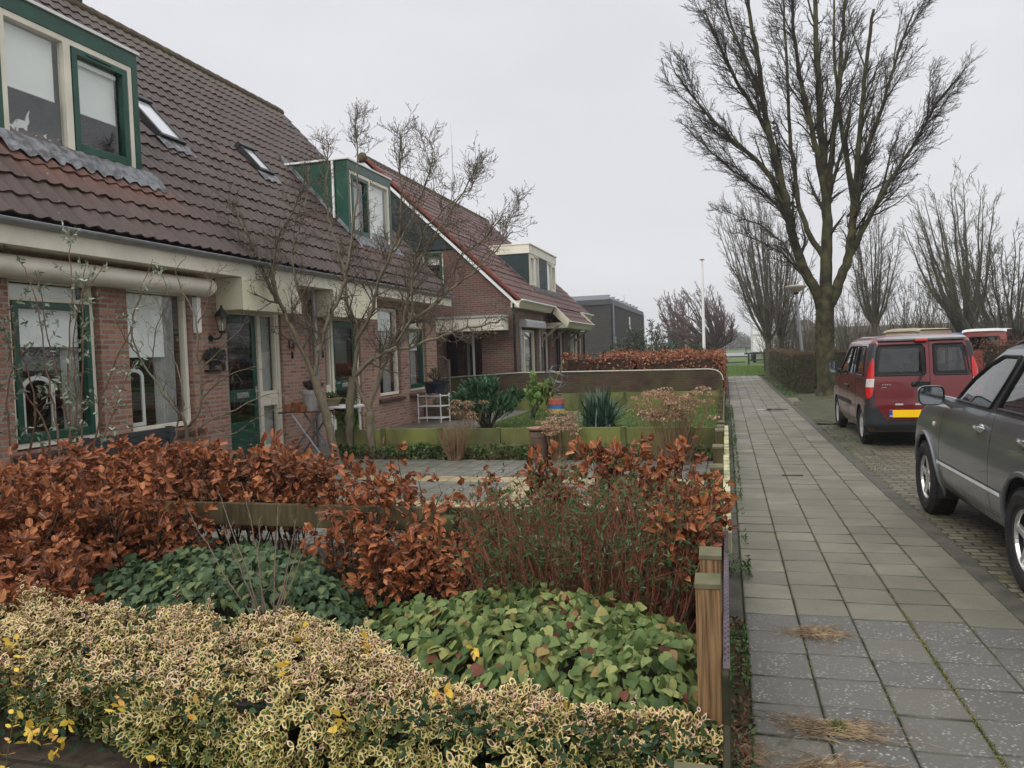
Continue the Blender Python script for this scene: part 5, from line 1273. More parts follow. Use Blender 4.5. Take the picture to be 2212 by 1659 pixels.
# plastic corner pillars, bumper, mouldings, slide rail
def corner(u, z, off):       # u: 0 at rear face x=-.74, grows round the corner to the side
    hw, yr, yf, rr_, rf = B.lev(z); hwR = hw*(1-B.taper)
    if u < 0: x = -(hwR-rr_)-u; return Vector((x, yr+B.bow*(x/hw)**2-off, z))
    L = rr_*math.pi/2; yb_ = B.bow*((hwR-rr_)/hw)**2
    if u < L: a = u/rr_; return Vector((-(hwR-rr_)-(rr_+off)*math.sin(a), yr+yb_*(1-u/L)+rr_-(rr_+off)*math.cos(a), z))
    y = yr+rr_+(u-L); p = B.side(y, z, off); return p
for sg in (1, -1):
    fn = (lambda a, z, o: corner(a, z, o)) if sg == 1 else (lambda a, z, o: (lambda p: Vector((-p.x, p.y, p.z)))(corner(a, z, o)))
    patch(fn, [(.68, -.01, .30), (.80, -.005, .27), (1.0, 0, .24), (1.3, .01, .22), (1.5, .01, .24), (1.585, .03, .25)], .006, 14).build('corner_trim', plastic, van, smooth=True, local=True)
    lamp = patch(fn, [(1.06, .0, .115), (1.2, .01, .10), (1.30, .02, .075), (1.36, .035, .05)], .02, 8).build('tail_lamp', lampred, van, smooth=True, local=True)
    patch(fn, [(.93, .0, .13), (1.055, .0, .115)], .02, 8).build('reversing_lens', lampwhite, lamp, smooth=True, local=True)
    patch(fn, [(.76, .06, .10), (.80, .02, .13), (.925, .0, .13)], .02, 8).build('red_lens', lampred, lamp, smooth=True, local=True)
    patch(fn, [(.31, -.12, .36), (.36, -.14, .37), (.45, -.14, .37), (.60, -.04, .30), (.665, -.03, .30)], .016, 16).build('bumper_corner', plastic, van, smooth=True, local=True)
patch(B.rear, [(.27, -.72, .72), (.31, -.74, .74), (.40, -.74, .74), (.415, -.73, .73)], .03, 20).build('bumper', plastic, van, smooth=True, local=True)
for sg in (1, -1): patch(mir(B.side, sg), [(.565, .82, 2.35), (.63, .82, 2.35)], .014, 20).build('side_moulding', plastic, van, smooth=True, local=True)
for sg in (1, -1): patch(mir(B.side, sg), [(1.0, -.33, .36), (1.035, -.33, .36)], .004, 12).build('slide_rail', trimm, van, local=True)
for y in (1.02, 1.2): m = MB(); m.tube([B.side(y-.09, .88, .012), B.side(y-.03, .885, .035), B.side(y+.05, .885, .035), B.side(y+.09, .88, .01)], .018, 6).sphere(B.side(y, .88, .008), .04, 5, (.3, 1, .8)); m.build('door_handle', trimm, van, smooth=True, local=True)
# roof strip, high brake light, plate, handle recess, badge, wiper
m = MB(); rows = []
V = []
for i in range(25):
    x = -.66+1.32*i/24; y = B.rear(x*.98, 1.60).y; V += [(x, y-.035, 1.615), (x, y-.045, 1.64), (x, y+.05, 1.682-.02*(x/.66)**2), (x, y+.32, 1.706-.03*(x/.66)**2)]
m.add(V, [(4*i+k, 4*i+4+k, 4*i+5+k, 4*i+1+k) for i in range(24) for k in range(3)]); m.build('roof_spoiler', roofgrey, van, smooth=True, local=True, fix=False)
MB().box(-.10, .09, B.rear(0, 1.6).y-.07, B.rear(0, 1.6).y-.02, 1.592, 1.635).build('brake_light', lampred, van, bevel=.015, local=True)
yp = B.rear(0, .5).y
patch(B.rear, [(.455, -.62, .62), (.66, -.66, .66)], .003, 12).build('plate_recess', redp, van, local=True)
pt = MB().box(-.51, .02, yp-.028, yp-.012, .475, .585).build('number_plate', M('plate_yellow', (.85, .50, .005), .45, (.80, .47, .005), 2), van, local=True, bevel=.003)
MB().box(-.511, -.465, yp-.030, yp-.0285, .476, .584).build('plate_band', M('plate_blue', (.02, .06, .35), .4), pt, local=True)
mr = lambda a, z, d: Vector((a, yp-d, z))
text_mesh('country_code', 'NL', .032, mr, -.508, .487, .0310, white, .0006, pt)
for x in (-.42, -.12): MB().box(x, x+.12, yp-.02, yp-.004, .655, .68).build('plate_lamp', grey, van, local=True, bevel=.003)
m = MB(); 
for k in range(4): m.box(-.615+k*.036, -.587+k*.036, B.rear(-.6, .95).y-.009, B.rear(-.6, .95).y-.002, .945, .967)
m.box(-.62, -.54, B.rear(-.6, .95).y-.008, B.rear(-.6, .95).y-.002, .915, .925); m.build('badge', chrome, van, local=True, bevel=.002)
m = MB(); a = B.rear(-.06, 1.05, .03); m.tube([B.rear(-.16, .98, .03), B.rear(-.08, 1.0, .045), B.rear(.0, 1.12, .04), B.rear(-.02, 1.42, .03)], [.012, .014, .012, .008], 6).tube([B.rear(-.03, 1.15, .03), B.rear(-.02, 1.45, .026)], .012, 4).sphere(B.rear(-.14, .96, .03), .035, 5)
m.build('wiper', trimm, van, smooth=True, local=True)
patch(B.rear, [(.93, -.14, .10), (1.0, -.16, .10)], .02, 6).build('rear_handle', trimm, van, smooth=True, local=True)
def mirror(root, B, y, z, w_, h, out, body_mat, glass_back=True):
    p = B.side(y, z); m = MB()
    m.tube([p, p+Vector((-.08, -.01, .04))], [.05, .03], 8)
    c = p+Vector((-.08-w_/2, -.02, h*.42)); n = 20; V = []
    for k, (sc, dy) in enumerate(((1, -.045), (1.04, -.02), (.98, .03), (.75, .08), (.3, .105))):
        for i in range(n):
            a = 2*math.pi*i/n; ex = .55
            cx = math.copysign(abs(math.cos(a))**ex, math.cos(a)); cz = math.copysign(abs(math.sin(a))**ex, math.sin(a))
            V.append(c+Vector((cx*w_/2*sc, dy, cz*h/2*sc)))
    m.add(V, [(k*n+i, k*n+(i+1) % n, (k+1)*n+(i+1) % n, (k+1)*n+i) for k in range(4) for i in range(n)]+[tuple(range(4*n, 5*n))])
    o = m.build('mirror', body_mat, root, smooth=True, local=True)
    g = MB(); g.add([v+Vector((0, .008, 0)) for v in [c+(x-c)*.9 for x in V[:n]]], [tuple(range(n))]); g.build('mirror_glass', M('mirror_glass', (.35, .38, .40), .04, (.35, .38, .4), 1, metal=1), o, local=True)
    g = MB(); VV = [c+(x-c)*.9 for x in V[:n]]; g.add(V[:n]+VV, [(i, (i+1) % n, n+(i+1) % n, n+i) for i in range(n)]); g.build('mirror_rim', trimm, o, local=True)
mirror(van, B, 1.98, 1.08, .17, .22, 0, trimm)
for (x, y) in ((-.74, 0), (.74, 0), (-.76, 2.58), (.76, 2.58)):
    wheel(van, x, y, .30, .175, .19, 5, M('wheel_cover', (.42, .41, .41), .5, (.3, .29, .28), 9), True, -1 if x < 0 else 1)
seats(van, (.35, 1.35), .68, h=.55); MB().box(-.72, .72, 1.95, 2.45, .6, 1.05).box(-.7, .7, -.6, 2.3, .42, .5).build('dashboard', inter, van, local=True)
MB().sphere((-.63, 3.0, .86), .08, 6, (.5, 1, .6)).build('indicator', lampwhite, van, smooth=True, local=True)
patch(B.front, [(.30, -.7, .7), (.55, -.72, .72)], .004, 12).build('bumper_front', plastic, van, local=True)

# ---- grey off-roader, near right
suv = vehicle('grey_off_roader', 'dark grey metallic off-road car with alloy wheels, cut off by the right edge', 'car', (2.65, 5.48, -.035))
W_ = .895
B = Body([(.30, .80, -.72, 3.28, .2, .3), (.36, .835, -.76, 3.33, .2, .38), (.50, .862, -.80, 3.35, .15, .42), (.58, .868, -.80, 3.35, .15, .42), (.70, .872, -.79, 3.33, .15, .44), (.82, .868, -.78, 3.29, .15, .45), (.95, .855, -.77, 3.15, .15, .45), (1.02, .845, -.77, 2.95, .15, .5), (1.06, .835, -.76, 2.35, .15, .5), (1.10, .822, -.75, 1.98, .15, .36), (1.30, .765, -.69, 1.62, .13, .28), (1.46, .715, -.64, 1.30, .13, .25), (1.54, .68, -.60, 1.12, .14, .25), (1.585, .63, -.54, .95, .18, .3), (1.615, .52, -.4, .7, .2, .3), (1.625, .3, -.2, .5, .2, .3)], taper=.03, ns=150)
zs = [.30, .33, .36]+[.40+.03*i for i in range(21)]+[1.02, 1.04, 1.06, 1.08, 1.10]+[1.13+.03*i for i in range(13)]+[1.51, 1.54, 1.565, 1.585, 1.60, 1.615, 1.625]
SW = [[(1.115, .78, 1.72), (1.16, .74, 1.62), (1.30, .62, 1.38), (1.42, .54, 1.10), (1.485, .52, .86)], [(1.12, -.18, .62), (1.16, -.22, .60), (1.42, -.2, .42), (1.49, -.12, .38)], [(1.14, -.6, -.3), (1.42, -.5, -.3)]]
FW = [[(1.13, -.72, .72), (1.30, -.66, .66), (1.50, -.58, .58)]]; RW = [[(1.12, -.6, .6), (1.45, -.55, .55)]]
wh = [(0, .34), (2.48, .34)]
shell(suv, B, zs, wh, .405, SW, RW, FW, greyp)
for w_ in SW: rowwin(suv, B, w_, B.side, 'side_window', .014)
rowwin(suv, B, FW[0], B.front, 'windscreen', .015, both=False); rowwin(suv, B, RW[0], B.rear, 'rear_window', .015, both=False, frit=.04)
m = MB()
# pillars in black, shut-lines
for sg in (1, -1):
    f = (lambda y, z, o: B.side(y, z, o)) if sg == 1 else (lambda y, z, o: (lambda p: Vector((-p.x, p.y, p.z)))(B.side(y, z, o)))
    patch(f, [(1.10, .62, .78), (1.30, .52, .62), (1.49, .40, .50)], .002, 4).build('pillar', trimm, suv, smooth=True, local=True)
    patch(f, [(1.10, 1.72, 1.90), (1.16, 1.66, 1.80)], .003, 4).build('quarter_panel', trimm, suv, smooth=True, local=True)
    patch(f, [(1.088, -.6, 1.80), (1.112, -.62, 1.78)], .004, 30).build('belt_moulding', trimm, suv, smooth=True, local=True)
    for ya, yb_, za, zb_ in ((.70, .62, .34, 1.09), (2.02, 1.86, .36, 1.08), (-.2, -.3, .75, 1.09)):
        m.tube([f(ya+(yb_-ya)*t**2, za+(zb_-za)*t, -.003) for t in [i/14 for i in range(15)]], .0045, 5)
    # door bottom and arch lips
    m.tube([f(.55+1.38*i/12, .37-.0, -.003) for i in range(13)], .004, 5)
    md = patch(f, [(.535, .42, 2.05), (.562, .42, 2.05)], .012, 30); md.build('door_moulding', M('pale_trim', (.75, .76, .76), .35), suv, smooth=True, local=True)
    for wy, wz in wh:
        a = MB()
        pts = [f(wy+.415*math.cos(t), wz+.415*math.sin(t), .006) for t in [(-.28+(math.pi+.56)*i/30) for i in range(31)]]
        a.tube(pts, [.006]+[.020]*29+[.006], 8).build('arch_lip', greyp, suv, smooth=True, local=True)
    # roof rail
    p = [f(y, 1.56, .0)+Vector((sg*.03, 0, .0)) for y in [-.5+1.45*i/14 for i in range(15)]]
    p = [v+Vector((0, 0, .035*math.sin(math.pi*min(1, i/2)/2) if i < 3 else (.035 if i < 12 else .035*(14-i)/3))) for i, v in enumerate(p)]
    MB().tube(p, .018, 6).build('roof_rail', trimm, suv, smooth=True, local=True)
m.build('shut_lines', trimm, suv, smooth=True, local=True)
for y in (.86, -.02):
    c_ = B.side(y, .965, .002); m = MB()
    m.sphere(c_, .05, 6, (.25, 1.3, .6)).tube([B.side(y-.11, .962, .01), B.side(y-.05, .965, .035), B.side(y+.05, .968, .035), B.side(y+.10, .966, .012)], [.012, .017, .017, .012], 8).lathe([(.014, 0), (.013, .01), (0, .012)], B.side(y+.06, .925, .01), 10, 'X'); m.build('door_handle', chrome, suv, smooth=True, local=True)
MB().sphere(B.side(2.16, .865, .004), .035, 6, (.35, 1, .75)).build('side_indicator', lampwhite, suv, smooth=True, local=True)
mirror(suv, B, 1.72, 1.085, .20, .165, 0, greyp)
for (x, y) in ((-.765, 0), (.765, 0), (-.77, 2.48), (.77, 2.48)):
    wheel(suv, x, y, .335, .225, .215, 5, alloy, False, -1 if x < 0 else 1)
# paired spokes
seats(suv, (.2, 1.1), .72, h=.5); MB().box(-.7, .7, 1.75, 2.1, .7, 1.06).box(-.72, .72, -.6, 2.0, .5, .56).build('dashboard', inter, suv, local=True)
m = MB(); n = 24; m.tube([(-.36+.18*math.cos(2*math.pi*i/n), 1.55+.06*math.sin(2*math.pi*i/n), 1.06+.17*math.sin(2*math.pi*i/n)) for i in range(n+1)], .014, 6, cap=False); m.build('steering_wheel', M('teal_grey', (.12, .2, .2), .6), suv, local=True)
patch(B.front, [(.62, -.6, .6), (.86, -.62, .62)], .004, 12).build('grille', trimm, suv, local=True)
for sg in (1, -1): patch(mir(B.front, sg), [(.70, -.80, -.50), (.90, -.78, -.55)], .008, 6).build('headlight', lampwhite, suv, smooth=True, local=True)

# ---- simple but complete vehicles further off
def offroad(name, label, cat, loc, rz, bodym, roofm, L=4.3, zt=1.95, sc=1):
    r_ = vehicle(name, label, cat, loc, rz); r_.scale = (sc, sc, sc)
    B = Body([(.35, .74, -.7, L-1.0, .05, .1), (.5, .79, -.8, L-.9, .06, .12), (1.05, .79, -.8, L-.9, .06, .12), (1.15, .78, -.8, L-1.0, .06, .15), (1.17, .775, -.8, L-2.1, .06, .1), (zt-.2, .72, -.76, L-2.35, .06, .1), (zt-.1, .71, -.75, L-2.4, .06, .1)], taper=.0, bow=0, ns=90)
    zs = [.35, .42, .5]+[.55+.05*i for i in range(12)]+[1.17]+[1.2+(zt-.3-1.2)*i/8 for i in range(9)]+[zt-.2, zt-.1]
    SW = [[(1.3, -.55, .35), (zt-.32, -.55, .35)], [(1.28, .55, .95), (zt-.3, .55, .95)], [(1.26, 1.08, L-2.3), (zt-.3, 1.08, L-2.5)]]
    RW = [[(1.25, -.5, .5), (zt-.32, -.5, .5)]]; FW = [[(1.25, -.65, .65), (zt-.28, -.6, .6)]]
    wh = [(0, .38), (2.5, .38)]
    shell(r_, B, zs, wh, .44, SW, RW, FW, bodym)
    for w_ in SW: rowwin(r_, B, w_, B.side, 'side_window', .015)
    rowwin(r_, B, RW[0], B.rear, 'rear_window', .015, both=False); rowwin(r_, B, FW[0], B.front, 'windscreen', .015, both=False)
    V = []; n = 20
    for i in range(n+1):
        t = -1+2*i/n
        for y, dz in ((-.82, -.10), (-.80, -.03), (-.70, .0), (L-2.6, .0), (L-2.3, -.05), (L-2.25, -.12)): V.append((.745*t, y, zt+dz-.05*abs(t)**6))
    m = MB().add(V, [(6*i+k, 6*i+6+k, 6*i+7+k, 6*i+1+k) for i in range(n) for k in range(5)]); m.build('roof', roofm, r_, smooth=True, local=True, fix=False)
    MB().box(-.5, .4, -.70, -.3, zt, zt+.02).build('roof_hatch', grey, r_, local=True, bevel=.01) if name.startswith('beige') else None
    for (x, y) in ((-.70, 0), (.70, 0), (-.70, 2.5), (.70, 2.5)): wheel(r_, x, y, .38, .2, .2, 5, rim_dark, True, -1 if x < 0 else 1)
    seats(r_, (.3, 1.1), .9, h=.5); return r_, B
beige = M('beige_paint', (.46, .38, .25), .45, (.40, .33, .22), 3, coat=.3); orangep = paint('faded_red', (.26, .05, .04), (.21, .042, .035)); bluep = M('blue_paint', (.12, .22, .40), .4, coat=.5)
offroad('beige_off_roader', 'beige boxy off-road car, only its roof and windows showing above the red van', 'car', (7.25, 34.0, -.12), R(-44), beige, beige, 3.8, 2.08, 1.02)
offroad('red_off_roader', 'faded red off-road car with a white roof behind the grey car', 'car', (9.75, 33.6, -.14), R(-24), orangep, white, 3.8, 2.08, .98)
def hatch(name, label, loc, rz, mat, sc=1):
    r_ = vehicle(name, label, 'car', loc, rz); r_.scale = (sc, sc, sc)
    B = Body([(.2, .76, -.6, 3.1, .2, .3), (.5, .84, -.7, 3.2, .2, .4), (.8, .83, -.68, 3.0, .2, .4), (.95, .80, -.66, 2.4, .2, .4), (1.0, .79, -.65, 1.95, .18, .3), (1.35, .66, -.4, 1.25, .15, .25), (1.45, .5, -.2, .9, .2, .25), (1.47, .3, 0, .7, .2, .25)])
    SW = [[(1.03, -.3, .8), (1.32, -.15, .7)], [(1.03, .9, 1.7), (1.32, .8, 1.15)]]
    shell(r_, B, [.2, .3]+[.4+.05*i for i in range(11)]+[1.0]+[1.05+.05*i for i in range(8)]+[1.45, 1.47], [(0, .3), (2.5, .3)], .36, SW, [[(1.05, -.55, .55), (1.3, -.5, .5)]], [[(1.05, -.6, .6), (1.32, -.5, .5)]], mat)
    for w_ in SW: rowwin(r_, B, w_, B.side, 'side_window')
    for (x, y) in ((-.72, 0), (.72, 0), (-.72, 2.5), (.72, 2.5)): wheel(r_, x, y, .3, .18, .18, 5, alloy, True, -1 if x < 0 else 1)
hatch('blue_car', 'light blue car whose roof just shows between the beige and red off-road cars', (8.7, 35.5, .0), R(-60), bluep, 1.22)

# ---- tractor beyond the hedge
tx = atY(1467, 730, 66).x
tr_ = vehicle('tractor', 'old tractor with a glazed cab and orange beacon beyond the copper hedge', 'tractor', (tx, 66, 0), R(-95))
MB().box(-.45, .45, -.5, 2.9, .9, 1.5).box(-.8, .8, -.9, .6, .9, 1.3).build('body', M('tractor_red', (.22, .03, .03), .6), tr_, local=True, bevel=.05)
m = MB()
for x in (-.75, .75):
    for y in (-.8, .75): m.box(x-.04, x+.04, y-.04, y+.04, 1.2, 2.8)
m.box(-.85, .85, -.95, .9, 2.8, 2.98).build('cab', M('tractor_grey', (.07, .08, .08), .6), tr_, local=True, bevel=.03)
MB().box(-.74, .74, -.78, .73, 1.35, 2.78).build('cab_glass', glass_mat('cab_glass', (.55, .68, .68), 1.5, 0, 1.6), tr_, local=True)
MB().lathe([(.08, 2.98), (.08, 3.14), (.03, 3.2)], (.5, .5, 0), 10).build('beacon', M('beacon_orange', (.8, .12, .03), .4), tr_, local=True)
MB().box(-.35, .35, -.5, -.1, 1.4, 2.1).build('seat', inter, tr_, local=True, bevel=.05)
for (x, y, r_) in ((-.85, -.2, .8), (.85, -.2, .8), (-.8, 2.3, .5), (.8, 2.3, .5)): wheel(tr_, x, y, r_, .4, r_*.5, 6, M('tractor_rim', (.3, .06, .03), .6), True, -1 if x < 0 else 1)
# tilted implement with a red frame and a tarpaulin heap next to it
ix = atY(1510, 740, 64)
im = thing('farm_implement', 'red tubular farm implement rising over a green tarpaulin beside the tractor', 'farm machine', (ix.x, 64, 0))
fr_ = M('implement_red', (.32, .03, .03), .6)
MB().tube([(ix.x-1.6, 64, 1.2), (ix.x-1.5, 64, 1.95), (ix.x+.3, 64, 2.05), (ix.x+1.0, 64, 2.1), (ix.x+1.5, 64, 1.5), (ix.x+2.2, 64, .2)], .09, 8).tube([(ix.x-1.2, 64.6, .1), (ix.x-1.2, 64, 1.9)], .08, 6).build('frame', fr_, im, smooth=True)
V = []; n = 26
for j in range(9):
    for i in range(n+1):
        a = math.pi*i/n; t = j/8; V.append((ix.x+.3+1.7*math.cos(a)*(1-.0*t)+rnd.uniform(-.05, .05), 62.5+t*2.4, max(0, 1.85*abs(math.sin(a))**.7*math.sin(math.pi*(.12+.76*t))**.5+rnd.uniform(-.06, .06))))
MB().add(V, [(j*(n+1)+i, j*(n+1)+i+1, (j+1)*(n+1)+i+1, (j+1)*(n+1)+i) for j in range(8) for i in range(n)]).build('tarpaulin', M('tarp_green', (.04, .08, .03), .8, (.025, .05, .02), 1), im, smooth=True)
# white van and low white building far behind the trees
wx = atY(1655, 740, 70); wt_ = vehicle('white_lorry', 'white lorry box standing behind the pair of trees', 'lorry', (wx.x-.1, 70, 0), 0)
MB().box(-1.0, 1.0, 0, 5.5, .9, 3.25).build('box', white, wt_, local=True, bevel=.05); MB().box(-.95, .95, 5.6, 7.2, .6, 2.6).build('cab', white, wt_, local=True, bevel=.1); MB().box(-1.01, 1.01, -.02, .0, 2.3, 2.45).build('trim', grey, wt_, local=True)
for (x, y) in ((-.85, 1.2), (.85, 1.2), (-.85, 6.2), (.85, 6.2)): wheel(wt_, x, y, .45, .25, .25, 5, rim_dark, True, -1 if x < 0 else 1)
# ================================================================ trees
bark = M('bark_green', (.072, .068, .028), .9, (.026, .021, .015), 4, 7, lo=.40, hi=.62, bmp=.9, bscale=30)
barkt = M('twig_bark', (.050, .040, .032), .85, (.030, .024, .020), 4)
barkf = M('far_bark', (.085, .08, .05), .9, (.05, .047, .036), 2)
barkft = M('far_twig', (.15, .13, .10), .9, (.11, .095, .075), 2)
redtw = M('red_twig', (.15, .095, .095), .9, (.11, .075, .075), 2)
def L3(pts, Y, dy=0):
    """limb given by view directions on a plane that leans away by dy towards its end"""
    n = len(pts)-1
    return [atY(x, y, Y+dy*(i/n)) for i, (x, y) in enumerate(pts)]
Yt = 23.0
tree = thing('bare_tree', 'large bare tree with mossy vase-shaped limbs beside the red van, the tallest in view', 'tree', (2.68, Yt, 0))
trunk = []; tl = []
pt, rd = limb(L3([(1787, 872), (1786, 830), (1783, 760), (1782, 700), (1783, 655), (1784, 620)], Yt), .30, .27, 4); rd[0] = .52; rd[1] = .42; rd[2] = .36; trunk.append((pt, [q*.88 for q in rd]))
LB = [([(1781, 690), (1762, 630), (1735, 575), (1712, 510), (1697, 430), (1676, 340), (1655, 250), (1640, 150), (1622, 40), (1612, -60)], -.5, .20, .05, 20),
 ([(1698, 440), (1650, 365), (1600, 315), (1550, 270), (1500, 215), (1458, 158)], -1.6, .10, .02, 22),
 ([(1680, 350), (1650, 270), (1600, 190), (1560, 110), (1520, 20)], -1.0, .09, .03, 18),
 ([(1716, 520), (1695, 470), (1655, 420), (1600, 380), (1540, 330), (1478, 270)], .9, .07, .015, 22),
 ([(1660, 270), (1635, 180), (1590, 80), (1560, -20)], 1.0, .08, .03, 14),
 ([(1784, 640), (1785, 560), (1786, 480), (1784, 400), (1776, 300), (1768, 200), (1762, 100), (1760, -60)], .2, .22, .07, 22),
 ([(1783, 560), (1752, 510), (1728, 450), (1716, 370), (1705, 260), (1700, 140), (1692, 20), (1690, -60)], 1.2, .11, .03, 18),
 ([(1785, 430), (1765, 330), (1740, 220), (1718, 100), (1712, -40)], -1.2, .12, .04, 16),
 ([(1784, 420), (1800, 300), (1812, 180), (1822, 60), (1828, -60)], 1.5, .11, .04, 16),
 ([(1788, 680), (1812, 610), (1832, 560), (1840, 500), (1848, 430), (1852, 370), (1858, 260), (1872, 140), (1888, 20)], -.3, .19, .05, 20),
 ([(1836, 550), (1868, 490), (1900, 430), (1935, 370), (1975, 310), (2015, 240), (2058, 178)], -.9, .10, .02, 24),
 ([(1846, 440), (1832, 370), (1820, 280), (1806, 180), (1800, 60), (1802, -50)], 1.4, .11, .03, 16),
 ([(1853, 360), (1885, 290), (1915, 200), (1945, 100), (1975, 20)], .8, .09, .025, 18),
 ([(1900, 430), (1915, 370), (1932, 310), (1950, 262)], 1.3, .05, .012, 12),
 ([(1800, 590), (1782, 540), (1830, 470), (1872, 420), (1910, 392)][2:], .5, .05, .012, 10),
 ([(1770, 660), (1730, 590), (1690, 550), (1640, 520), (1590, 500)], -2.0, .045, .01, 14),
 ([(1728, 590), (1700, 540), (1650, 490), (1600, 470), (1560, 455)], 1.5, .045, .01, 12),
 ([(1972, 312), (2000, 260), (2008, 200), (2010, 160)], .4, .03, .008, 10)]
C0_ = Vector((2.68, Yt, 0))
for pts, dy, ra, rb, n in LB:
    ln = limb(L3(pts, Yt, dy), ra*.82, rb*.75, 4, .014); trunk.append(ln)
    if ra > .065:
        sec = []; sprout(ln, 7 if ra < .15 else 10, 2.7 if ra > .15 else 2.0, R(22), .75, .5, .014, [], sec, .25, .9, 9, .05, C0_, tail=.4); trunk.extend(sec)
        for q_ in sec: sprout(q_, 13, .85, R(36), .4, .42, .0062, [(8, .42, R(40), .28), (4, .2, R(42), .2)], tl, .15, 1, 5, .15, C0_, tail=.5)
    sprout(ln, int(n*1.1), 1.2 if ra > .08 else .62, R(34), .45, .42, .0062, [(11, .58, R(42), .34), (6, .25, R(45), .25)], tl, .22, .99, 6, .17, C0_, tail=.45)
sprout(trunk[1], 8, .5, R(60), .1, .1, .005, [(5, .3, R(45), .1)], tl, .05, .4, 5, .25); sprout(trunk[6], 22, .45, R(65), .1, .1, .005, [(4, .25, R(45), .1)], tl, .0, .5, 5, .25)
tubes_mesh('trunk', trunk, bark, tree); tubes_mesh('crown', tl, barkt, tree)
print('big tree tubes', len(tl))
# ivy patches on the trunk fork
n = 700; P = []
for i in range(n):
    t = rnd.choice(trunk[:3]+[trunk[6]]); k = rnd.randrange(2, min(14, len(t[0]))); a = rnd.uniform(0, 6.28); p = t[0][k]+Vector((math.cos(a), math.sin(a), rnd.uniform(-1, 1)))*t[1][k]*1.0; P.append(p)
ivy = leaf_mat('ivy', [(0, (.012, .03, .012)), (1, (.03, .05, .02))], .5, .1)
leaves('ivy', P, rdir(n, -.4), rdir(n, .3), nrg.uniform(.03, .07, n), 'heart', ivy, tree)

def bg_tree(label, base, top, spread, Y, nl, ttr=.16, fork=.25, mat=barkf, mt=barkft, group=None, lean=0, wide=.35, dens=1.0, name='bare_tree', bush=0, zbase=None, rmin=.0095, hd=.22):
    """bare tree: trunk from base to fork, then nl limbs that fan out and rise"""
    b = atY(base[0], base[1], Y); tp = atY(top[0], top[1], Y); hgt = tp.z; zf = hgt*fork
    root = thing(name, label, 'tree' if not bush else 'shrub', (b.x, Y, 0), group); tr_ = []; tw = []; C = Vector((b.x, Y, 0)); px = (tp.x-b.x)
    if not bush:
        p, r_ = limb([(b.x, Y, -.1), (b.x+px*.02, Y, zf*.5), (b.x+px*.05, Y, zf)], ttr, ttr*.8, 3, .01); r_[0] *= 1.3; tr_.append((p, r_))
    for i in range(nl):
        a = 2*math.pi*(i+rnd.uniform(-.3, .3))/nl; q = rnd.uniform(.35, 1) if i else .1; h_ = hgt*(1-hd*q*q)*rnd.uniform(.9, 1.0)
        s = spread*q; c = Vector((math.cos(a), math.sin(a), 0)); z0_ = zf*rnd.uniform(.75, 1.05) if not bush else 0
        st_ = Vector((b.x+px*.05, Y, z0_)) if not bush else Vector((b.x+c.x*spread*.12*rnd.random(), Y+c.y*spread*.12, -.05))
        ctrl = [st_]
        for t in (.2, .45, .72, 1.0):
            ctrl.append(Vector((b.x, Y, z0_+(h_-z0_)*t))+c*s*(t**.75 if bush else (1.0*t**.6))+Vector((px*t+lean*t*t*spread, 0, 0))+jit(.05*spread*.4))
        ln = limb(ctrl, ttr*(.42 if not bush else .22), rmin*.8, 3, .02); tr_.append(ln)
        sprout(ln, int((15 if not bush else 9)*dens), hgt*.15, R(30), .6, .3, rmin, [(int(8*dens), hgt*.075, R(33), .4), (4, hgt*.04, R(36), .25)], tw, .12, 1, 5, .12, C, tail=.4)
    tubes_mesh('trunk' if not bush else 'stems', tr_, mat, root); tubes_mesh('crown' if not bush else 'twigs', tw, mt, root); return root
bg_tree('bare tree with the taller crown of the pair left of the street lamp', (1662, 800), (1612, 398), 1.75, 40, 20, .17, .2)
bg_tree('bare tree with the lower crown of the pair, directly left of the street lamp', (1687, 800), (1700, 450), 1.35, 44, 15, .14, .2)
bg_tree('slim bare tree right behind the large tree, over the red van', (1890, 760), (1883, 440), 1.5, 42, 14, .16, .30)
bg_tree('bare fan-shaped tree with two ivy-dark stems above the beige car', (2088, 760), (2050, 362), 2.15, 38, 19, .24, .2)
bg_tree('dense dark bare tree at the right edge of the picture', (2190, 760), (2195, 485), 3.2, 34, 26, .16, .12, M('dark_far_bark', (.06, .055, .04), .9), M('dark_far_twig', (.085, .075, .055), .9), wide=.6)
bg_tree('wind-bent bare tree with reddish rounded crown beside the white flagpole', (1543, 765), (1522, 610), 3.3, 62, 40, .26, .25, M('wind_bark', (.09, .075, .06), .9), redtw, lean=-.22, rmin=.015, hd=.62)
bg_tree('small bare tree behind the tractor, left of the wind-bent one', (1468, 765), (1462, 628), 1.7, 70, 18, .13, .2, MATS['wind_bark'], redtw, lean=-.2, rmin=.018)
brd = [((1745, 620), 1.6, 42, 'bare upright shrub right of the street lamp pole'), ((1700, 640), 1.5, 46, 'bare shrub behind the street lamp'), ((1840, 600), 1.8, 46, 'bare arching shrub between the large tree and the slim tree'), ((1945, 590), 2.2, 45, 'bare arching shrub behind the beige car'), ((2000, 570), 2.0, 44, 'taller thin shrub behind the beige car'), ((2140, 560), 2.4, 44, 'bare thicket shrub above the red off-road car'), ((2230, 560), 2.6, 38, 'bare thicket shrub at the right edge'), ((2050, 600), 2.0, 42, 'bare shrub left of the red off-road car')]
for (tp, sp_, Y, lb) in brd: bg_tree(lb, (tp[0], 800), tp, sp_, Y, 16, .10, .1, barkf, barkft, 'bare shrubs behind the parked cars', bush=1, name='bare_shrub', dens=.9, rmin=.010)

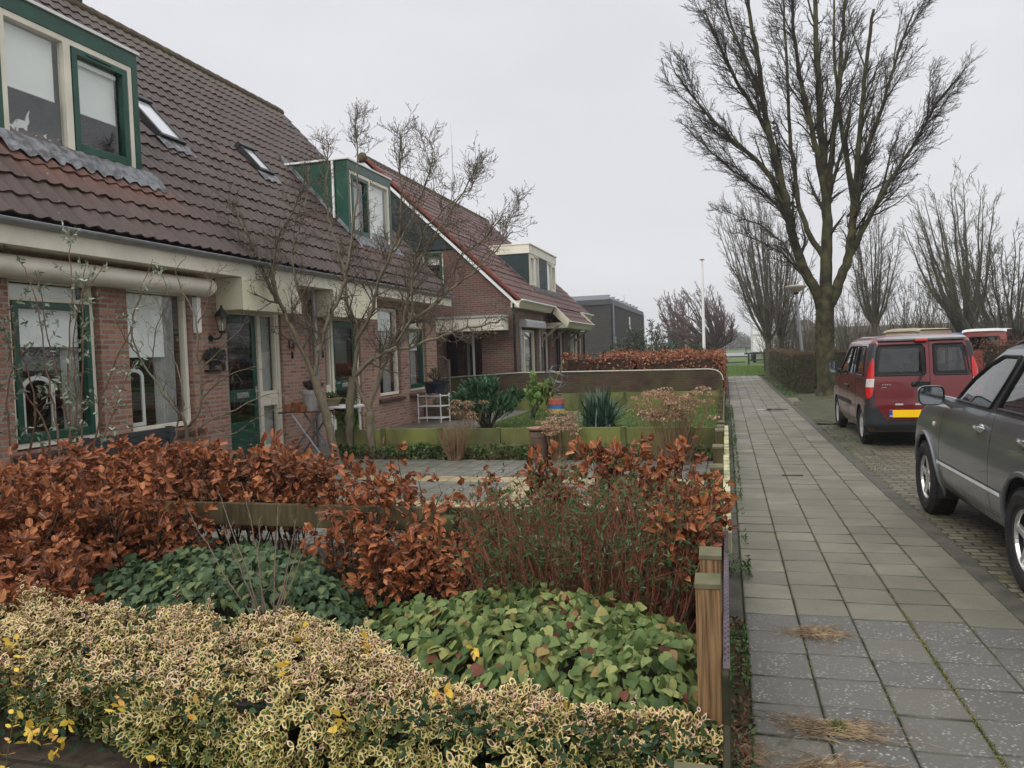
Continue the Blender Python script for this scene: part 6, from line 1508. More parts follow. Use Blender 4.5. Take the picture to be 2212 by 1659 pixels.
# ================================================================ clipped and beech hedges
beechm = leaf_mat('beech_leaf', [(0, (.05, .018, .010)), (.3, (.14, .045, .020)), (.65, (.27, .082, .028)), (.9, (.38, .14, .052)), (1, (.47, .22, .10))], .42, .15, vein=.5)
beechf = leaf_mat('beech_leaf_far', [(0, (.12, .035, .018)), (.4, (.24, .085, .040)), (.75, (.35, .14, .07)), (1, (.46, .22, .12))], .5, .2)
tw_m = M('beech_twig', (.06, .045, .035), .8, (.04, .03, .025), 8)
def blob_pts(n, boxes, dens_edge=.7):
    """random points in rounded boxes, denser towards the shell; boxes: (x0,x1,y0,y1,z0,z1)"""
    vol = np.array([(b[1]-b[0])*(b[3]-b[2])*(b[5]-b[4]) for b in boxes]); k = nrg.choice(len(boxes), n, p=vol/vol.sum()); bb = np.array(boxes)[k]
    u = nrg.uniform(-1, 1, (n, 3)); e = nrg.random(n) < dens_edge; ax = nrg.integers(0, 3, n); s = np.where(nrg.random(n) < .5, -1, 1)
    for a in range(3): m = e & (ax == a); u[m, a] = s[m]*nrg.uniform(.75, 1.05, m.sum())
    c = (bb[:, ::2]+bb[:, 1::2])/2; h = (bb[:, 1::2]-bb[:, ::2])/2
    return c+u*h, u
far = thing('beech_hedge', 'clipped copper beech hedge behind the brick wall, turning along the pavement', 'hedge', (-.5, 24, 0))
bx = [(-4.9, -2.6, 23.5, 24.3, .3, 1.46), (-2.7, -.1, 23.5, 24.4, .2, 1.36), (-1.2, -.08, 24, 30, .1, 1.34), (-1.3, -.06, 30, 37, .1, 1.30), (-3.6, -1.0, 24.2, 26.5, .3, 1.45)]
P, U = blob_pts(26000, bx, .8)
P[:, 2] += .06*np.sin(P[:, 0]*3+P[:, 1]*2)+nrg.normal(0, .03, len(P))
leaves('leaves', P, rdir(len(P), -.2), nrm(U+nrg.normal(0, .5, U.shape)+[0, 0, .5]), nrg.uniform(.06, .11, len(P)), 'beech', beechf, far)
core = MB()
for b in bx: core.box(b[0]+.12, b[1]-.12, b[2]+.12, b[3]-.12, 0, b[5]-.16)
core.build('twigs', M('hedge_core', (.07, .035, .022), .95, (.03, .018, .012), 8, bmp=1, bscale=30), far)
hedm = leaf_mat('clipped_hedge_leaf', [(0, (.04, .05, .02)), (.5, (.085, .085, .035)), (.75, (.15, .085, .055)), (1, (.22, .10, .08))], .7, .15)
def clipped(name, label, b, n):
    r_ = thing(name, label, 'hedge', ((b[0]+b[1])/2, b[2], 0), 'clipped twiggy hedges'); 
    u = nrg.uniform(-1, 1, (n, 3)); ax = nrg.choice(3, n, p=[.42, .22, .36]); s = np.where(nrg.random(n) < .5, -1, 1)
    for a in range(3): m = ax == a; u[m, a] = (s[m] if a < 2 else 1)*nrg.uniform(.9, 1.0, m.sum())
    c = np.array([(b[0]+b[1])/2, (b[2]+b[3])/2, (b[4]+b[5])/2]); h = np.array([(b[1]-b[0])/2, (b[3]-b[2])/2, (b[5]-b[4])/2])
    P = c+u*h*(1-.06*np.clip(np.abs(u[:, [2, 2, 0]])**6, 0, 1)); P[:, 2] += nrg.normal(0, .015, n); P[:, 0] += .03*np.sin(P[:, 1]*4)
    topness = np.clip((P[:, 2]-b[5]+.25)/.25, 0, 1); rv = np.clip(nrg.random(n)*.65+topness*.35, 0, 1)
    N = np.zeros((n, 3)); N[np.arange(n), ax] = np.where(ax < 2, s, 1); D = nrm(nrg.normal(size=(n, 3))+[0, 0, 1.3])
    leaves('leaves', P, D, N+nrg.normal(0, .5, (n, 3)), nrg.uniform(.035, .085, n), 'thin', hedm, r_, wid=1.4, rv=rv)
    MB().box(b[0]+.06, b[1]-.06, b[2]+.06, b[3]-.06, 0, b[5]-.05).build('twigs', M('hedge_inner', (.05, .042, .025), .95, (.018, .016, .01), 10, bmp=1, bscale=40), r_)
clipped('clipped_hedge', 'front square-clipped hedge block nearest the camera, reddish on top', (2.03, 2.75, 26.0, 31.5, .02, 1.26), 17000)
clipped('clipped_hedge', 'long clipped hedge running along the right of the path beyond the front block', (2.05, 2.7, 31.8, 46, .02, 1.30), 12000)
clipped('clipped_hedge', 'clipped hedge standing between the front hedge block and the large tree trunk', (2.9, 7.0, 28.6, 29.6, .02, 1.28), 9000)
rb = thing('dense_hedge', 'brownish red twiggy hedge behind the grey car at the right edge', 'hedge', (9, 20, 0))
n = 14000; P, U = blob_pts(n, [(5.2, 14, 17.6, 18.9, .0, 1.5)], .85)
leaves('leaves', P, rdir(n, .6), rdir(n, .3), nrg.uniform(.04, .09, n), 'thin', leaf_mat('brown_hedge', [(0, (.06, .03, .02)), (.6, (.13, .055, .035)), (1, (.17, .10, .06))], .7, .15), rb, wid=1.3)
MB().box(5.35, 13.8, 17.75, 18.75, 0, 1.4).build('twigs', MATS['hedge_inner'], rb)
# bushes behind the copper hedge
gleaf = leaf_mat('grey_green', [(0, (.03, .045, .025)), (.5, (.06, .08, .05)), (1, (.13, .15, .11))], .6, .2)
def bush(label, c, rad, n, mat, L, t='long', wid=1, name='evergreen_shrub', stems=18, group=None, up=.5, smat=None, rv=None):
    r_ = thing(name, label, 'shrub', (c[0], c[1], 0), group); 
    sl = []
    tips = []
    for i in range(stems):
        a = rnd.uniform(0, 6.28); q = math.sqrt(rnd.random()); e = Vector((c[0]+rad[0]*q*math.cos(a), c[1]+rad[1]*q*math.sin(a), rad[2]*(1-.45*q*q)*rnd.uniform(.8, 1.08)))
        p, r2 = limb([(c[0]+.1*rad[0]*math.cos(a), c[1]+.1*rad[1]*math.sin(a), 0), ((c[0]+e.x)/2+rnd.uniform(-.05, .05), (c[1]+e.y)/2, e.z*.55), e], .012*max(1, rad[2]), .003, 4, .01*rad[2]); sl.append((p, r2)); tips.append((p, r2))
    tubes_mesh('stems', sl, smat or tw_m, r_)
    P = []; D = []
    for i in range(n):
        p, r2 = rnd.choice(tips); k = min(len(p)-2, int(len(p)*(.3+.7*math.sqrt(rnd.random())))); q = p[k].lerp(p[k+1], rnd.random()); d = (jit(1).normalized()+Vector((0, 0, up))+(p[k+1]-p[k]).normalized()*.6).normalized()
        P.append(q+jit(.06*rad[0])); D.append(d)
    P = np.array([tuple(x) for x in P]); D = np.array([tuple(x) for x in D])
    leaves('leaves', P, D, rdir(n, .8), nrg.uniform(.7, 1.2, n)*L, t, mat, r_, wid=wid, rv=rv); return r_
bush('grey-green evergreen shrub spreading above the copper hedge in front of the dark building', (-3.1, 28.5), (1.6, 1.4, 2.15), 3600, gleaf, .13, stems=60)
bush('evergreen shrub right of the tallest one, behind the copper hedge', (-1.55, 29.5), (1.0, 1.0, 1.85), 1600, gleaf, .12, stems=30)
bush('thin leafy shrub with a dark pointed shoot before the dark building', (-2.35, 27.2), (.5, .5, 2.75), 420, gleaf, .11, stems=9)
fb = thing('far_bushes', 'hazy clump of distant bushes on the field beside the wind-bent tree', 'bushes', (.3, 260, 0)); fb['kind'] = 'stuff'
n = 5000; cx = atY(1575, 745, 260).x; u = rdir(n); P = np.stack([cx+u[:, 0]*9*nrg.random(n)**.3, 260+u[:, 1]*5, np.abs(u[:, 2])*6.2*nrg.random(n)**.3], 1)
leaves('twigs', P, rdir(n, 1), rdir(n), nrg.uniform(.4, 1.1, n), 'thin', M('hazy', (.12, .11, .10), .95, (.08, .075, .07), 1), fb)
# distant low village roofs, thicket and glasshouse seen right of the big tree
for i, (x, w_, h_, Y, cmat, lb) in enumerate(((1720, 5, 4.2, 95, brickD, 'small red-brown shed behind the pair of trees'), (1880, 24, 3.3, 110, brickD, 'long low far building behind the slim bare tree'), (2020, 26, 3.4, 105, grey, 'long low pale building behind the beige car'))):
    p = atY(x, 745, Y); o = thing('distant_shed', lb, 'building', (p.x, Y, 0))
    MB().box(p.x-w_/2, p.x+w_/2, Y, Y+8, 0, h_*.7).build('wall', cmat, o); MB().prism([(p.x-w_/2-.3, h_*.7), (p.x+w_/2+.3, h_*.7), (p.x+w_/2-1, h_), (p.x-w_/2+1, h_)], mY(Y), .2, -8.3).build('roof', M('far_roof', (.20, .17, .16), .8), o)
    for k in range(int(w_/3)): MB().bm(mY(Y), p.x-w_/2+1+k*3, p.x-w_/2+2.4+k*3, .9, 1.9, .0, .05).build('window', white, o)
th = thing('thicket', 'low bare thicket running along the far side of the parking area', 'thicket', (10, 50, 0)); th['kind'] = 'stuff'
L_ = []
for i in range(2600):
    x = rnd.uniform(2.5, 34); y = rnd.uniform(47, 56); h_ = rnd.uniform(1.6, 3.4); d = Vector((rnd.gauss(0, .25), rnd.gauss(0, .2), 1)).normalized()
    p = Vector((x, y, 0)); L_.append(([p, p+d*h_*.5, p+d*h_+jit(.2)], [.02, .014, .008]))
    for k in range(2): q = p+d*h_*rnd.uniform(.3, .8); e = Vector((rnd.gauss(0, .5), rnd.gauss(0, .4), .8)); L_.append(([q, q+e*.4, q+e*.9], [.010, .008, .006]))
tubes_mesh('stems', L_, barkft, th)

# ================================================================ near planting
# copper beech along the rail
nb = thing('copper_beech', 'copper beech hedge with loose leaning branches in front of the terrace, densest at the left', 'hedge', (-3, 4.6, 0))
lines = []; tipsP = []; tipsD = []
def beech_clump(x, y, h_, ns, spread, leafn, low=.15, lx=0, ly=0):
    for i in range(ns):
        b = Vector((x+rnd.uniform(-.1, .1), y+rnd.uniform(-.06, .06), 0)); e = Vector((x+rnd.gauss(0, spread)+lx, y+rnd.gauss(0, spread*.8)+ly, .94*h_*rnd.uniform(.6, 1.0)))
        ln = limb([b, b.lerp(e, .5)+jit(.05), e], .009, .003, 4, .008); lines.append(ln); tw = []
        sprout(ln, 9, .34, R(55), .15, .5, .0016, [(4, .15, R(50), .05)], tw, low, 1, 4, .16); lines.extend(tw)
        for p, r_ in tw:
            for k in range(leafn):
                j = rnd.randrange(1, len(p)); d = (p[j]-p[j-1]).normalized(); tipsP.append(p[j]+jit(.008)); tipsD.append((d+jit(.55)+Vector((0, 0, -.15))).normalized())
def hmod(x):
    return 1.0
for i in range(11): beech_clump(-5.3+i*.155, rnd.uniform(3.9, 4.5), .98 if i < 8 else .84, 9, .17, 3, .06, 0, -.04)
for i in range(5): beech_clump(-4.35+i*.14, rnd.uniform(3.45, 3.75), .66-.04*i, 6, .14, 3, .08)
for i in range(11): beech_clump(-5.0+i*.17, rnd.uniform(4.75, 5.2), 1.05-.012*i, 8, .15, 3, .42)
for i in range(7): beech_clump(-3.2+i*.12, rnd.uniform(4.8, 5.0), .93, 3, .12, 2, .74)
for i in (0, 1, 2, 4, 6, 7, 9, 10, 12): beech_clump(-2.50+i*.095, rnd.uniform(4.5, 4.85), (.95, .6, .9, .93, .55, .85, .95, .7, .92, .5, .88, .9, .6)[i], 3, .09, 2, .30)
for i in range(5): beech_clump(-2.1+i*.14, rnd.uniform(4.3, 4.45), .46, 3, .12, 3, .25)
for i in range(8): beech_clump(-1.15+i*.13, rnd.uniform(4.85, 5.2), rnd.uniform(.88, 1.0), 3, .10, 3, .66)
for i in range(4): beech_clump(-.25+i*.04, rnd.uniform(4.2, 4.7), .80, 3, .07, 3, .68)
tubes_mesh('branches', lines, tw_m, nb)
P = np.array([tuple(p) for p in tipsP]); D = np.array([tuple(p) for p in tipsD]); n = len(P); keep = (P[:, 2] > .03) & (P[:, 0] < .03) & ((P[:, 1] > 3.2)); P, D = P[keep], D[keep]; n = len(P); print('beech leaves', n)
clump = .5+.5*np.sin(P[:, 0]*7+P[:, 2]*9)*np.sin(P[:, 1]*8+1)
leaves('leaves', P, D, rdir(n, .7)+np.array([.1, -.5, .2]), nrg.uniform(.038, .080, n), 'beech', beechm, nb, rv=np.clip(nrg.random(n)*.75+clump*.25, 0, 1))

# variegated euonymus hedge in front
eu = thing('variegated_hedge', 'low cream-and-green variegated hedge across the foreground with yellow sprigs', 'hedge', (-1.8, 2.9, 0))
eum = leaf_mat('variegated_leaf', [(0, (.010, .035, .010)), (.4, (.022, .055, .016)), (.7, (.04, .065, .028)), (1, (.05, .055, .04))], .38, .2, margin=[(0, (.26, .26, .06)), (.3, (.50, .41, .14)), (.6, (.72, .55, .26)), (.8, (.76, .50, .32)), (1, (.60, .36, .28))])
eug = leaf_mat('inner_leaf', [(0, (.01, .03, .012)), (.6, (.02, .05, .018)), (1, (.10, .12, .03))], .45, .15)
euy = leaf_mat('yellow_leaf', [(0, (.62, .42, .05)), (.6, (.72, .52, .08)), (1, (.70, .36, .12))], .4, .3)
def eu_back(x): return 3.38 if x < -2.0 else 3.38-.62*min(1, (x+2.0)/1.05)
def eu_top(x, y): return .312+.014*math.sin(x*3.1+.5)+.018*math.sin(x*7.7+y*5)+.022*math.sin(y*11+x*13)+.02*math.sin(x*23)*math.sin(y*19)+0-.10*max(0, (x+.5)/.5)*(1 if y > 2.75 else .3)-.06*max(0, (2.8-y)/.3)
lines = []; P = []; D = []; N = []; RV = []; PI = []; DI = []; PY = []; DY = []; LL = []
def whorl(p, d, k, L, rv, jt=.4):
    a0_ = rnd.uniform(0, 6.28); o = d.orthogonal().normalized(); q = d.cross(o)
    for i in range(k):
        a = a0_+2*math.pi*i/k+rnd.uniform(-.3, .3); out = o*math.cos(a)+q*math.sin(a); el = rnd.uniform(.15, .9)
        dd = (out+d*el+jit(.12)).normalized(); P.append(p-d*.008*(i % 3)); D.append(dd); N.append((d-dd*d.dot(dd)+jit(.15))); RV.append(min(1, max(0, rv+rnd.gauss(0, .16)))); LL.append(L*rnd.uniform(.7, 1.15))
def shoot(b, e, rv, step=.022, L=.027, k=4):
    v = e-b; n_ = max(1, int(v.length/step)); d = v.normalized(); lines.append(([b, b.lerp(e, .5)+jit(.004), e], [.0022, .0018, .001]))
    for i in range(n_+1):
        t = 1-i*step/max(.001, v.length)
        if t < .15: break
        whorl(b.lerp(e, t), (d+jit(.1)).normalized(), 2 if i else k, L*(.75 if i == 0 else 1), rv)
for i in range(3500):
    x = rnd.uniform(-4.6, -.05); y = rnd.uniform(2.56, eu_back(x)) if rnd.random() < .60 else 2.45; zt_ = eu_top(x, max(y, 2.6))
    x_ = x
    if y < 2.56: z = zt_*rnd.uniform(.08, 1.0); d = Vector((rnd.gauss(0, .35), -1, rnd.uniform(-.1, .9)+1.2*max(0, z/zt_-.7))).normalized(); yy = 2.43+.05*math.sin(x*9)+rnd.uniform(-.03, .05)+.27*min(1, max(0, (-x-1.6)/1.6))+.12*max(0, z/zt_-.75)/.25
    else: z = zt_*rnd.uniform(.88, 1.04); d = Vector((rnd.gauss(0, .4), rnd.gauss(-.25, .35), 1)).normalized(); yy = y
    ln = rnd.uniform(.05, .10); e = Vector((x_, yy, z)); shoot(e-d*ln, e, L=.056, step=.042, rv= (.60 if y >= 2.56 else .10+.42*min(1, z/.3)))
for i in range(170):
    x = rnd.uniform(-4.3, -.1); y = rnd.uniform(2.6, eu_back(x)-.05); z = eu_top(x, y); h_ = rnd.uniform(.04, .10)*(2.0 if rnd.random() < .14 else 1); b = Vector((x, y, z-.03)); shoot(b, b+Vector((rnd.gauss(0, .012), rnd.gauss(0, .012), h_)), .8, .032, .034, 3)
tubes_mesh('stems', lines, M('green_stem', (.10, .09, .035), .7), eu, sides=3)
A = lambda l: np.array([tuple(v) for v in l])
leaves('leaves', A(P), A(D), A(N), np.array(LL), 'oval', eum, eu, rv=np.array(RV), wid=.98); print('euonymus leaves', len(P))
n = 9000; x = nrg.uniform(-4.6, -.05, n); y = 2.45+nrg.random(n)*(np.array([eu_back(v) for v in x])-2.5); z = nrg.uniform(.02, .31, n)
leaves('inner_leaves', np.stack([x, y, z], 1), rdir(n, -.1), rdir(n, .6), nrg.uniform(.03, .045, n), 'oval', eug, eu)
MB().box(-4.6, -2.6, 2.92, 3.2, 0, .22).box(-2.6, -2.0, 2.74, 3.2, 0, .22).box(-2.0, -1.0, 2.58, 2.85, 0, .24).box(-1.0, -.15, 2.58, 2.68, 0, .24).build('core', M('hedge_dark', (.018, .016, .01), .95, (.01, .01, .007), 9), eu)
PY = []; DY = []
for i in range(26):
    x = rnd.uniform(-3.8, -.15); y = rnd.choice((2.38, 2.40, 2.42, 2.7, 3.0)); z = rnd.uniform(.06, .3) if y < 2.5 else eu_top(x, y)+.02
    for k in range(rnd.randrange(5, 9)): PY.append((x+rnd.gauss(0, .012), y+rnd.gauss(0, .01), z+rnd.gauss(0, .02))); DY.append((rnd.gauss(0, 1), rnd.gauss(-.6, .5), rnd.gauss(.2, .6)))
leaves('yellow_leaves', PY, DY, rdir(len(PY), .8), nrg.uniform(.035, .048, len(PY)), 'oval', euy, eu, wid=1.1)
ys = thing('yellow_sprig', 'thin upright sprig of pale yellow leaves at the lower left corner', 'sprig', (-2.55, 2.05, 0)); pb = atY(12, 1660, 2.1); pe = atY(45, 1420, 2.1)
tubes_mesh('stem', [([Vector((pb.x, 2.1, 0)), pb, (pb+pe)/2+Vector((.006, 0, 0)), pe], [.003, .0025, .002, .001])], MATS['green_stem'], ys)
PY = []; DY = []
for i in range(9):
    t = i/8; q = pb.lerp(pe, t)
    for s_ in (-1, 1): PY.append(tuple(q)); DY.append((s_, rnd.gauss(0, .4), .25))
leaves('leaves', PY, DY, rdir(len(PY), 1.5), .03, 'oval', euy, ys)

# epimedium mounds
epid = leaf_mat('barrenwort_dark', [(0, (.02, .045, .02)), (.4, (.048, .088, .040)), (.8, (.085, .13, .06)), (1, (.14, .17, .05))], .38, .2, vein=.35)
epil = leaf_mat('barrenwort_light', [(0, (.035, .075, .022)), (.3, (.09, .145, .042)), (.6, (.15, .205, .062)), (.8, (.20, .25, .085)), (.9, (.29, .30, .10)), (.955, (.25, .17, .06)), (.97, (.16, .055, .03)), (1, (.10, .03, .02))], .42, .22, vein=.35, spots=(40, .60, (.14, .10, .05)))
def mound(name, label, c, rad, h_, n, mat, L, cat='ground cover plant'):
    r_ = thing(name, label, cat, (c[0], c[1], 0)); P = []; D = []; N = []; ln = []
    for i in range(n):
        a = rnd.uniform(0, 6.28); q = math.sqrt(rnd.random()); x = c[0]+rad[0]*q*math.cos(a)*(1+.12*math.sin(a*3+c[0])); y = c[1]+rad[1]*q*math.sin(a)*(1+.1*math.sin(a*5))
        z = h_*(1-q**3.2)*rnd.uniform(.72, 1.08)+.05+.03*math.sin(x*14)*math.sin(y*12)
        o = Vector((math.cos(a)*q, math.sin(a)*q-.35, 0)); nn = Vector((o.x*.8, o.y*.8-.15, 1))+jit(.5)
        dd = (Vector((o.x, o.y-.25, -.35-.5*q))+jit(.6)).normalized(); P.append((x, y, z)); D.append(tuple(dd)); N.append(tuple(nn))
        if i % 3 == 0: ln.append(([Vector((c[0]+(x-c[0])*.75, c[1]+(y-c[1])*.75, 0)), Vector((x, y, z))], [.0015, .001]))
    leaves('leaves', P, D, N, nrg.uniform(.6, 1.15, n)*L, 'heart', mat, r_); tubes_mesh('stalks', ln, MATS['green_stem'], r_, sides=3)
    m = MB(); k = 20; vs = [(c[0], c[1], h_*.72)]+[(c[0]+rad[0]*f*math.cos(2*math.pi*i/k), c[1]+rad[1]*f*math.sin(2*math.pi*i/k), zz) for f, zz in ((.5, h_*.66), (.85, 0.01)) for i in range(k)]
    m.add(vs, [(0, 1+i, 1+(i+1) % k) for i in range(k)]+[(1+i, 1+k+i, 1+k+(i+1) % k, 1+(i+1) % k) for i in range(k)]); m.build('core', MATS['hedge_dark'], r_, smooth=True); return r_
mound('barrenwort', 'rounded mound of dark bluish-green heart-shaped leaves at the left behind the variegated hedge', (-3.08, 4.08), (1.0, .72), .335, 3300, epid, .058)
mound('barrenwort', 'rounded mound of light green mottled heart-shaped leaves next to the near fence post', (-1.0, 3.62), (.92, .78), .285, 3500, epil, .062)
mound('barrenwort', 'right fringe of the light green leaf mound tucked against the fence post', (-.38, 3.3), (.34, .5), .29, 800, epil, .060)
# small bare deutzia-like shrub in the dark mound
sh = thing('bare_shrublet', 'small bare twiggy shrub rising from the dark green leaf mound', 'shrub', (-2.35, 3.7, 0)); b = atY(580, 1300, 3.62); lines = []
for (x, y) in ((405, 1100), (470, 1060), (520, 1040), (600, 1095), (640, 1120), (700, 1110), (655, 1170), (560, 1120), (480, 1140)):
    e = atY(x, y, 3.62+rnd.uniform(-.1, .25)); ln = limb([Vector((b.x, 3.62, .05)), Vector((b.x, 3.62, .2)).lerp(e, .45)+jit(.02), e], .006, .0018, 5, .004); lines.append(ln); sprout(ln, 9, .10, R(45), .25, .6, .0013, [(3, .04, R(45), .1)], lines, .25, 1, 3, .15)
tubes_mesh('branches', lines, M('pinkish_bark', (.20, .14, .10), .7, (.14, .10, .08), 20), sh)
# potentilla-like bush of red-brown stems with small leaves
pb_ = thing('wiry_shrub', 'wiry bush of thin red-brown stems with small green leaves in front of the timber rail', 'shrub', (-.75, 4.3, 0)); lines = []; P = []; D = []
for i in range(560):
    x = rnd.uniform(-1.45, -.12); y = rnd.uniform(3.95, 4.6); h_ = rnd.uniform(.45, .92)*(1-.12*abs(x+.75)); b = Vector((-.75+(x+.75)*.75, 4.3+(y-4.3)*.7, .0)); e = Vector((min(-.08, x+rnd.gauss(0, .1)), y+rnd.gauss(0, .1), h_))
    ln = limb([b, b.lerp(e, .5)+jit(.05), e], .0028, .0011, 3, .006); lines.append(ln); tw = []; sprout(ln, 6, .16, R(40), .3, .6, .0009, [(2, .07, R(40), .1)], tw, .25, 1, 3, .2); lines += tw
    for p, r_ in tw:
        if rnd.random() < .34: P.append(tuple(p[-1])); D.append(tuple((p[-1]-p[-2]).normalized()+jit(.5)))
tubes_mesh('stems', lines, M('red_stem', (.30, .105, .065), .6, (.15, .055, .035), 9), pb_, sides=3)
PP = np.repeat(np.array(P), 4, 0); DD = np.repeat(np.array(D), 4, 0)+nrg.normal(0, .7, (len(P)*4, 3))
leaves('leaves', PP, DD, rdir(len(PP), .6), nrg.uniform(.022, .042, len(PP)), 'long', leaf_mat('small_green', [(0, (.035, .085, .03)), (.6, (.07, .13, .05)), (1, (.12, .16, .07))], .5, .25), pb_)

# terrace shrub with three stems
budm = M('brown_bark', (.21, .18, .12), .85, (.12, .10, .068), 6, 6, stretch=(5, 5, 1), bmp=.5, bscale=60)
budt = M('twig_brown', (.125, .10, .07), .8, (.075, .06, .045), 9)
vs_ = thing('bare_viburnum', 'large bare multi-stemmed shrub with budded shoots on the terrace in front of the doors', 'shrub', (-5.7, 10.9, 0)); ml = []; tw = []
def VL(pts, Y, dy, ra, rb, n, L, lo=.12): 
    ln = limb(L3(pts, Y, dy), ra*1.15, rb*1.5, 4, .010); ml.append(ln)
    if n: sprout(ln, int(n*1.9), L, R(42), .42, .6, .0042, [(9, .38, R(45), .3), (5, .16, R(40), .3)], tw, lo, 1, 5, .18, None, tail=.35)
Y1 = 10.55
VL([(727, 1003), (715, 940), (700, 880), (678, 815)], Y1, 0, .055, .045, 0, 0)
VL([(678, 815), (650, 748), (612, 672), (585, 622), (560, 560), (520, 480), (490, 430)], Y1, -.5, .034, .008, 13, .75)
VL([(680, 818), (690, 757), (711, 690), (738, 628), (750, 575), (760, 500), (772, 400), (768, 262)], Y1, .3, .036, .006, 13, .6)
VL([(612, 672), (590, 600), (600, 520), (640, 440), (660, 380)], Y1-.2, -.9, .020, .006, 11, .6)
VL([(688, 760), (668, 690), (640, 620), (632, 540), (655, 470), (668, 360)], Y1, .8, .020, .006, 11, .6)
Y2 = 11.1
VL([(757, 992), (755, 930), (756, 880), (764, 815)], Y2, 0, .055, .045, 0, 0)
VL([(764, 815), (800, 779), (845, 757), (891, 748), (950, 728), (997, 711), (1050, 702), (1090, 690)], Y2, -.9, .034, .006, 15, .6)
VL([(764, 815), (770, 760), (771, 705), (752, 660), (745, 600), (730, 540), (712, 470), (706, 390), (708, 305)], Y2, .4, .034, .006, 15, .6)
VL([(768, 740), (800, 680), (815, 610), (850, 540), (868, 450), (862, 350), (865, 290)], Y2, -.7, .026, .006, 14, .62)
VL([(815, 610), (845, 560), (890, 470), (925, 380), (935, 320), (905, 285)], Y2, .8, .018, .005, 12, .5)
Y3 = 11.15
VL([(810, 994), (800, 940), (798, 890)], Y3, 0, .06, .05, 0, 0)
VL([(798, 890), (820, 811), (838, 762), (868, 712), (905, 684), (966, 630), (1020, 590), (1070, 540), (1108, 500)], Y3, .8, .036, .006, 16, .62)
VL([(798, 888), (775, 840), (768, 800)], Y3, -.1, .024, .02, 2, .3)
VL([(868, 712), (880, 640), (905, 560), (960, 480), (1010, 400), (1030, 355)], Y3, .2, .022, .005, 14, .55)
VL([(845, 757), (885, 690), (893, 600), (900, 540), (930, 480), (985, 430)], Y3-.2, -1, .02, .006, 13, .55)
VL([(905, 684), (960, 640), (990, 560), (1040, 520), (1085, 470)], Y3, -.9, .018, .005, 11, .5)
for (x0, y0_, x1, y1_) in ((768, 340, 767, 248), (862, 380, 866, 292), (1010, 420, 1032, 352), (940, 420, 908, 284), (700, 420, 707, 302), (1080, 520, 1120, 430)): VL([(x0, y0_), ((x0+x1)/2+4, (y0_+y1_)/2), (x1, y1_)], 10.9, .1, .007, .004, 6, .18)
tubes_mesh('trunk', ml, budm, vs_); tubes_mesh('crown', tw, budt, vs_); print('viburnum', len(tw))
bp_ = [p[-1] for p, r_ in tw if rnd.random() < .35]
leaves('buds', [tuple(p) for p in bp_], rdir(len(bp_), 1.5), rdir(len(bp_)), .024, 'oval', leaf_mat('bud', [(0, (.10, .05, .04)), (1, (.16, .09, .06))], .6, 0), vs_, wid=1.2)

# leafy buddleja left, bare shrub beside it
bl = leaf_mat('buddleja_leaf', [(0, (.09, .13, .07)), (.4, (.20, .25, .16)), (.8, (.36, .41, .32)), (1, (.45, .49, .42))], .7, .25)
bu = thing('buddleja', 'tall thin shrub with pale grey-green leaves in front of the casement window', 'shrub', (-5.6, 6.3, 0)); ml = []; tw = []; Yb = 6.0
for pts in (([(150, 1010), (150, 900), (148, 780), (155, 640), (150, 530), (148, 500)]), ([(180, 1010), (175, 900), (180, 760), (178, 640), (185, 560)]), ([(130, 1010), (120, 900), (100, 800), (90, 700), (60, 600), (30, 540)]), ([(30, 1010), (20, 940), (15, 850), (25, 780), (5, 700)]), ([(60, 1000), (75, 900), (60, 800), (40, 740), (20, 650)]), ([(200, 1000), (215, 900), (240, 800), (280, 720), (300, 640), (330, 560)]), ([(160, 1000), (140, 880), (110, 760), (90, 640), (70, 560)]), ([(205, 1000), (230, 930), (260, 850), (290, 780)]), ([(110, 1000), (100, 920), (50, 840), (30, 760), (40, 680)]), ([(-30, 1000), (-20, 900), (-10, 800), (10, 720)]), ([(165, 1000), (165, 880), (160, 760), (170, 660), (225, 570)])):
    ln = limb(L3(pts, Yb+rnd.uniform(-.3, .3), rnd.uniform(-.3, .3)), .012, .003, 4, .006); ml.append(ln); sprout(ln, 13, .26, R(50), .2, .5, .0016, [(2, .10, R(45), .1)], tw, .1, 1, 4, .2)
tubes_mesh('stems', ml, M('buddleja_bark', (.20, .12, .07), .8, (.12, .07, .045), 9), bu); tubes_mesh('twigs', tw, budt, bu)
P = []; D = []
for p, r_ in tw:
    for k in range(2):
        j = rnd.randrange(1, len(p))
        for s_ in range(2 if rnd.random() < .75 else 0): P.append(tuple(p[j])); D.append(tuple((p[j]-p[j-1]).normalized()*.5+jit(.8)+Vector((0, 0, -.2))))
leaves('leaves', P, D, rdir(len(P), .8), nrg.uniform(.035, .075, len(P)), 'long', bl, bu, wid=1.3); print('buddleja', len(P))
bs = thing('bare_shrub', 'bare grey-brown branching shrub before the second window, between the leafy shrub and the door', 'shrub', (-5.2, 7.2, 0)); ml = []; tw = []; Ys = 7.3
